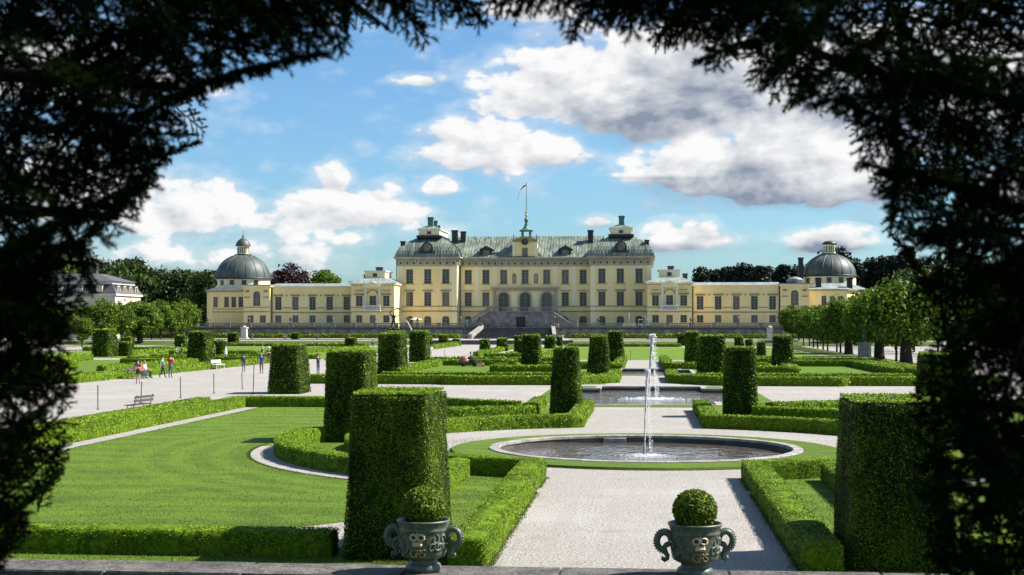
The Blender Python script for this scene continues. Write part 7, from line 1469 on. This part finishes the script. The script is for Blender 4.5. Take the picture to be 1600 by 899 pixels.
 (0,-3.74,4.32,9.85,-2.13,0.75,-2.51,1.52),(1,3.31,3.89,8.51,0.86,0.35,0.29,1.34),(0,-0.45,4.67,8.34,0.83,0.08,0.1,1.59),(1,3.58,4.46,5.8,0.69,-0.0,0.24,1.7),(0,-1.83,7.24,12.86,-2.71,0.4,-0.16,1.65),(0,-3.55,6.33,8.37,2.49,-0.3,-0.02,1.32),
 (1,4.59,6.35,5.9,0.26,0.04,-0.26,1.24),(0,-2.66,5.35,7.68,0.29,0.22,0.23,1.78),(1,1.9,5.49,9.22,0.04,0.31,-2.56,1.5),(0,-6.6,6.15,10.17,-0.8,0.11,-3.08,1.98),(0,-5.81,5.86,5.19,-0.84,0.0,2.94,1.36),(1,2.11,5.3,8.45,-2.54,0.5,0.71,1.42),
 (1,-0.29,5.87,8.1,1.11,0.1,-2.8,1.31),(0,-2.58,2.98,3.22,-0.49,-0.07,-2.85,1.42),(0,-2.89,6.73,11.53,0.67,0.05,-0.1,1.39),(1,1.36,3.77,4.38,0.11,1.24,-0.13,1.7),(1,4.27,5.39,3.84,-0.04,0.28,0.24,1.45),(0,-6.44,5.14,12.19,-0.69,0.39,-2.67,1.28),
 (1,2.58,6.68,13.16,-1.68,1.01,-2.49,1.28),(1,3.33,7.41,12.45,1.26,0.76,-0.74,1.5),(1,-0.23,4.24,6.68,-1.2,0.42,-2.94,1.65),(0,-1.2,5.43,9.58,0.39,0.53,0.49,1.3),(0,-5.03,4.65,5.07,0.7,0.14,3.08,1.82),(0,-4.53,6.31,4.02,2.66,1.13,0.68,1.58),
 (1,0.96,4.28,8.43,-0.46,0.15,-2.92,1.42),(0,-2.74,5.81,11.78,1.58,0.33,-0.06,1.34),(0,-5.67,5.74,8.33,-0.05,0.54,-3.07,1.48),(0,-6.21,4.93,11.05,-1.0,-0.03,-2.57,1.83),(1,1.64,6.66,9.17,-0.95,0.24,2.94,1.41),(0,-3.25,4.57,5.95,-1.98,0.26,-2.98,1.53),
 (0,-3.56,5.06,5.32,-1.23,0.96,-2.49,1.29),(1,1.71,6.11,8.76,0.06,0.43,2.8,1.62),(1,4.96,5.79,8.85,1.78,0.21,-0.3,1.77),(1,4.87,5.96,5.75,1.17,0.02,-0.15,1.57),(0,-6.24,5.57,12.67,-1.58,0.29,3.03,1.36),(1,3.7,5.41,3.68,-0.1,0.11,0.43,1.55),
 (0,-4.32,5.06,7.57,-1.0,0.82,-2.44,1.24),(1,2.54,3.8,4.01,0.83,0.36,0.19,1.99),(0,-1.66,3.28,8.33,-0.72,0.05,0.27,1.97),(1,2.61,3.54,3.07,1.21,0.4,0.35,1.61),(1,6.85,7.98,11.18,1.07,0.31,0.03,1.4),(0,-4.18,6.48,8.83,-0.45,0.33,-2.7,1.81),
 (0,-1.8,7.0,9.65,0.62,0.11,-0.08,1.78),(0,-0.48,3.58,7.86,0.19,0.08,0.61,1.47),(1,0.63,7.4,13.68,-0.37,0.57,-2.86,1.8),(1,6.44,8.08,4.17,1.48,0.17,0.22,1.47),(0,-1.99,4.1,9.02,0.03,1.23,-0.17,1.44),(0,-5.46,6.23,4.74,0.2,0.13,-2.59,1.99),
 (1,2.23,3.93,4.49,-0.84,0.34,0.34,1.95),(1,3.2,4.26,2.83,1.21,0.1,0.41,1.53),(1,2.85,7.4,3.61,-0.1,0.62,0.27,1.33),(1,5.31,6.82,3.09,0.47,0.54,0.11,1.76),(0,-2.56,5.02,9.22,0.8,0.2,0.22,1.8),(0,-3.44,6.61,12.27,-0.79,1.35,1.24,1.57),
 (0,-4.89,4.04,9.46,-0.71,0.38,-2.55,1.25),(1,2.42,4.46,3.9,1.27,0.99,0.29,1.32),(0,-1.91,6.22,12.12,1.0,0.45,0.73,1.67),(0,-3.1,4.76,8.57,0.4,1.28,-1.22,1.2),(0,-2.73,5.22,8.35,0.07,0.97,-0.69,1.57),(0,-2.01,5.61,6.93,1.14,0.47,-0.54,1.27),
 (0,-3.26,6.4,13.45,0.63,1.02,1.33,1.44),(1,3.03,5.78,10.11,-0.51,0.08,-0.54,1.49),(0,-3.81,6.47,6.63,0.92,0.22,0.15,1.29),(1,4.18,6.05,10.17,0.41,-0.01,0.03,1.54),(0,-6.95,6.27,7.91,-0.18,-0.01,-2.78,1.46),(1,3.04,5.22,5.12,1.03,0.04,0.6,1.3),
 (1,0.18,6.39,8.29,-0.97,0.09,-3.12,1.96),(1,6.02,7.8,13.1,0.63,0.09,0.12,1.81),(1,1.67,4.49,5.93,0.81,1.07,0.02,1.67),(0,-4.9,5.03,11.9,-1.51,0.48,-2.41,1.95),(0,-5.62,6.58,11.5,-0.35,0.05,-2.79,1.53),(0,-4.01,3.96,3.62,-1.27,0.41,-3.09,1.78),
 (1,5.25,7.54,8.22,-0.18,0.4,-0.06,1.97),(0,-1.97,6.08,10.03,0.2,0.35,-0.08,1.98),(1,1.94,5.05,10.12,-0.28,0.57,-2.21,1.2),(1,5.93,6.9,8.66,2.34,0.01,-0.06,1.3),(1,1.11,7.33,11.31,0.6,0.07,-3.04,1.74),(1,2.76,4.51,7.14,-0.29,0.73,0.12,1.49),
 (0,-3.93,4.06,9.7,-1.48,0.35,-3.05,1.63),(0,-7.5,6.44,6.7,-0.79,0.22,-2.76,1.74),(0,-2.38,3.39,4.45,-0.98,0.04,2.72,1.64),(0,-3.08,4.24,4.62,0.19,0.01,-2.84,1.37),(1,1.69,6.28,12.41,-0.5,0.33,2.86,1.42),(0,-3.44,3.59,8.09,-0.21,0.13,-3.07,1.6),
 (1,3.64,4.35,6.6,1.33,0.25,-0.03,1.45),(1,2.15,7.68,12.71,-2.32,0.7,-2.8,1.7),(0,-5.13,5.56,2.62,-0.25,-0.06,2.67,1.25),(1,0.12,3.48,7.25,-2.78,0.04,2.72,1.36),(0,-4.25,6.85,8.86,-0.32,0.95,-0.62,1.79),(1,5.05,7.97,8.31,3.06,0.59,-0.41,1.74),
 (0,-1.99,3.24,5.66,-0.45,0.08,0.12,1.71),(1,2.28,5.97,5.34,-0.43,1.39,1.88,1.62),(1,-0.25,5.99,8.43,-1.04,0.48,2.62,1.44),(1,2.72,4.37,7.35,3.11,0.1,0.12,1.67),(1,4.02,7.38,3.3,-0.58,0.9,-0.05,1.83),(0,-1.29,3.47,6.93,2.01,-0.02,-0.29,1.94),
 (0,-5.99,5.77,9.05,-0.46,0.06,2.89,1.39),(1,2.33,6.4,7.23,-0.46,-0.31,-2.78,2.0),(0,-2.95,4.01,7.75,-1.2,0.42,-2.65,1.27),(0,-6.41,6.6,3.33,-1.95,0.3,-2.74,1.8),(1,3.93,7.07,2.2,0.33,1.26,0.81,1.51),(0,-3.34,3.96,2.79,-1.19,0.43,2.98,1.82),
 (0,-1.94,3.3,8.03,-2.85,0.64,0.64,1.29),(0,-2.77,6.02,7.25,0.56,0.6,-0.01,1.97),(0,-2.58,6.4,12.78,0.79,-0.01,-0.18,1.96),(1,1.47,7.23,12.35,0.76,0.46,2.26,1.82),(0,-3.25,5.22,3.34,-0.23,0.35,-2.92,1.98),(1,-0.35,6.87,6.41,-0.65,0.21,2.9,1.38),
 (0,-3.05,3.4,5.82,-1.21,0.53,2.78,1.58),(1,3.15,4.52,2.73,2.15,0.27,0.42,1.9),(1,4.61,5.84,3.37,0.4,0.38,0.41,1.28),(1,4.22,5.13,9.5,1.65,0.28,0.23,1.78),(1,1.91,3.74,6.18,1.22,0.03,0.19,1.94),(0,-4.03,5.08,3.57,-0.22,0.87,-2.87,1.38),
 (0,-4.31,4.01,9.34,-0.67,0.66,-2.93,1.8),(0,-6.51,5.78,7.82,-0.94,0.29,2.97,1.82),(1,4.24,5.36,4.38,0.47,0.16,0.51,1.3),(0,-4.26,6.11,4.31,-0.97,0.89,-2.32,1.79),(1,1.12,4.1,6.74,-1.31,0.5,2.94,1.87),(1,1.95,4.34,8.49,-1.97,0.85,1.34,1.83),
 (1,3.13,5.04,7.77,0.57,0.45,0.06,1.39),(1,-0.0,3.87,6.49,-1.23,0.19,-2.93,1.86),(1,0.03,7.44,7.64,-0.54,0.45,2.94,1.97),
]
def bough_mesh(seed):
    """flat spruce bough of unit length along +X: stem, side twigs, their twiglets, needles all round"""
    r = np.random.default_rng(seed); segs = []
    def pt(u, v, s): return np.array([u, v, -.14*u*u-.05*abs(v)+s])
    u = 0.03; side = 1
    segs.append((np.array([pt(k/8, 0.01*math.sin(k), 0) for k in range(9)]), 0.010))
    while u < 0.99:
        sp = .30*(1-u)**.8*(u+.25)/.6+.035; sp *= r.uniform(.75, 1.1); ang = R(r.uniform(42, 62)); dr = r.uniform(-.04, .015)
        p0 = pt(u, 0, 0); n = 4; line = []
        for k in range(n+1): q = k/n; line.append(p0+np.array([math.cos(ang)*sp*q, side*math.sin(ang)*sp*q, dr*q-.10*sp*q*q]))
        line = np.array(line); segs.append((line, .004))
        m = int(sp/.07)
        for j in range(1, m):
            for s2 in (-1, 1):
                if r.random() < .2: continue
                b = p0+(line[-1]-p0)*j/m; l2 = sp*.36*(1-.5*j/m)*r.uniform(.7, 1.15); a2 = side*ang+s2*R(r.uniform(38, 55))
                segs.append((np.array([b, b+np.array([math.cos(a2)*l2*.5, math.sin(a2)*l2*.5, -.01]), b+np.array([math.cos(a2)*l2, math.sin(a2)*l2, -.03-.02*r.random()])]), .0025))
        side = -side; u += r.uniform(.036, .054)
    wood = MB(); tri = []
    for line, rad in segs:
        wood.tube([tuple(p) for p in line], [rad*(1-.6*k/(len(line)-1)) for k in range(len(line))], 4)
        d = np.diff(line, axis=0); L = np.linalg.norm(d, axis=1); tot = L.sum(); n = max(4, int(tot*620)); cs = np.concatenate([[0], np.cumsum(L)])
        s = r.random(n)*tot; i = np.clip(np.searchsorted(cs, s)-1, 0, len(L)-1); f_ = ((s-cs[i])/L[i])[:, None]; base = line[i]+d[i]*f_; t = d[i]/L[i][:, None]
        a = r.normal(0, 1, (n, 3)); a -= (a*t).sum(1)[:, None]*t; a /= np.linalg.norm(a, axis=1)[:, None]; a[:, 2] += .12
        nl = .034*r.uniform(.75, 1.15, n)[:, None]; tip = base+(a*.80+t*.62)*nl; w = np.cross(a, t)*.0034
        tri.append(np.stack([base-w, base+w, tip], 1))
    T = np.concatenate(tri); n = len(T)
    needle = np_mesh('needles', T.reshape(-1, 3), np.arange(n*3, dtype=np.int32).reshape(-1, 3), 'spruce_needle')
    return wood.mesh('bough', 'spruce_bark', True), needle
BOUGH = [bough_mesh(200+k) for k in range(5)]
def spruces():
    specs = (((-3.35, 5.0), 'dark spruce framing the left and upper left of the view'), ((3.25, 5.9), 'dark spruce framing the right and upper right of the view'))
    roots = []
    for (x, y), lab in specs:
        t = thing('spruce_tree', lab, 'tree', (x, y, 2.4)); roots.append(t)
        m = MB(); m.tube([(0, 0, -.2), (0, 0, .4), (.05, 0, 5), (0, .05, 12)], [.34, .24, .17, .02], 10); m.build('trunk', 'spruce_bark', t, True)
    limbs = {0: [(.75, 3.5, 3.4), (.95, 1.9, 2.5), (1.0, 1.2, 1.9), (.9, .7, 1.1), (.8, .35, .4)], 1: [(.8, 3.4, 3.2), (1.0, 2.2, 2.3), (.9, 1.5, 1.7), (.9, .9, 1.1), (.8, .4, .5)]}
    pts = {0: [((.0, 0, 3.0), (.9, .3, 3.2), (1.6, .5, 3.15), (2.2, .55, 3.1)), ((0, 0, 2.5), (.8, .1, 2.75), (1.6, .2, 2.70)), ((0, 0, 2.0), (.7, .0, 2.25), (1.4, .1, 2.20)), ((0, 0, 1.2), (.4, 0, 1.35), (.75, .05, 1.35))],
           1: [((0, 0, 3.0), (-.9, -.3, 3.05), (-1.5, -.5, 3.1), (-1.9, -.55, 3.05)), ((0, 0, 2.4), (-.45, -.2, 2.62), (-.9, -.3, 2.72), (-1.5, -.4, 2.66)), ((0, 0, 1.9), (-.6, -.2, 2.25), (-1.0, -.3, 2.3)), ((0, 0, 1.0), (-.6, -.1, 1.3), (-.95, -.15, 1.25))]}
    for k in (0, 1):
        for p in pts[k]: m = MB(); m.tube(p, [.05-.035*j/(len(p)-1) for j in range(len(p))], 7); m.build('limb', 'spruce_bark', roots[k], True)
    for i, (s, x, y, z, rx, ry, rz, L) in enumerate(SPRUCE_BOUGHS):
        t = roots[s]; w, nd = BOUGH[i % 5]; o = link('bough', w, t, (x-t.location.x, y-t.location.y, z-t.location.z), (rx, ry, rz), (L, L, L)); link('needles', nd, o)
spruces()
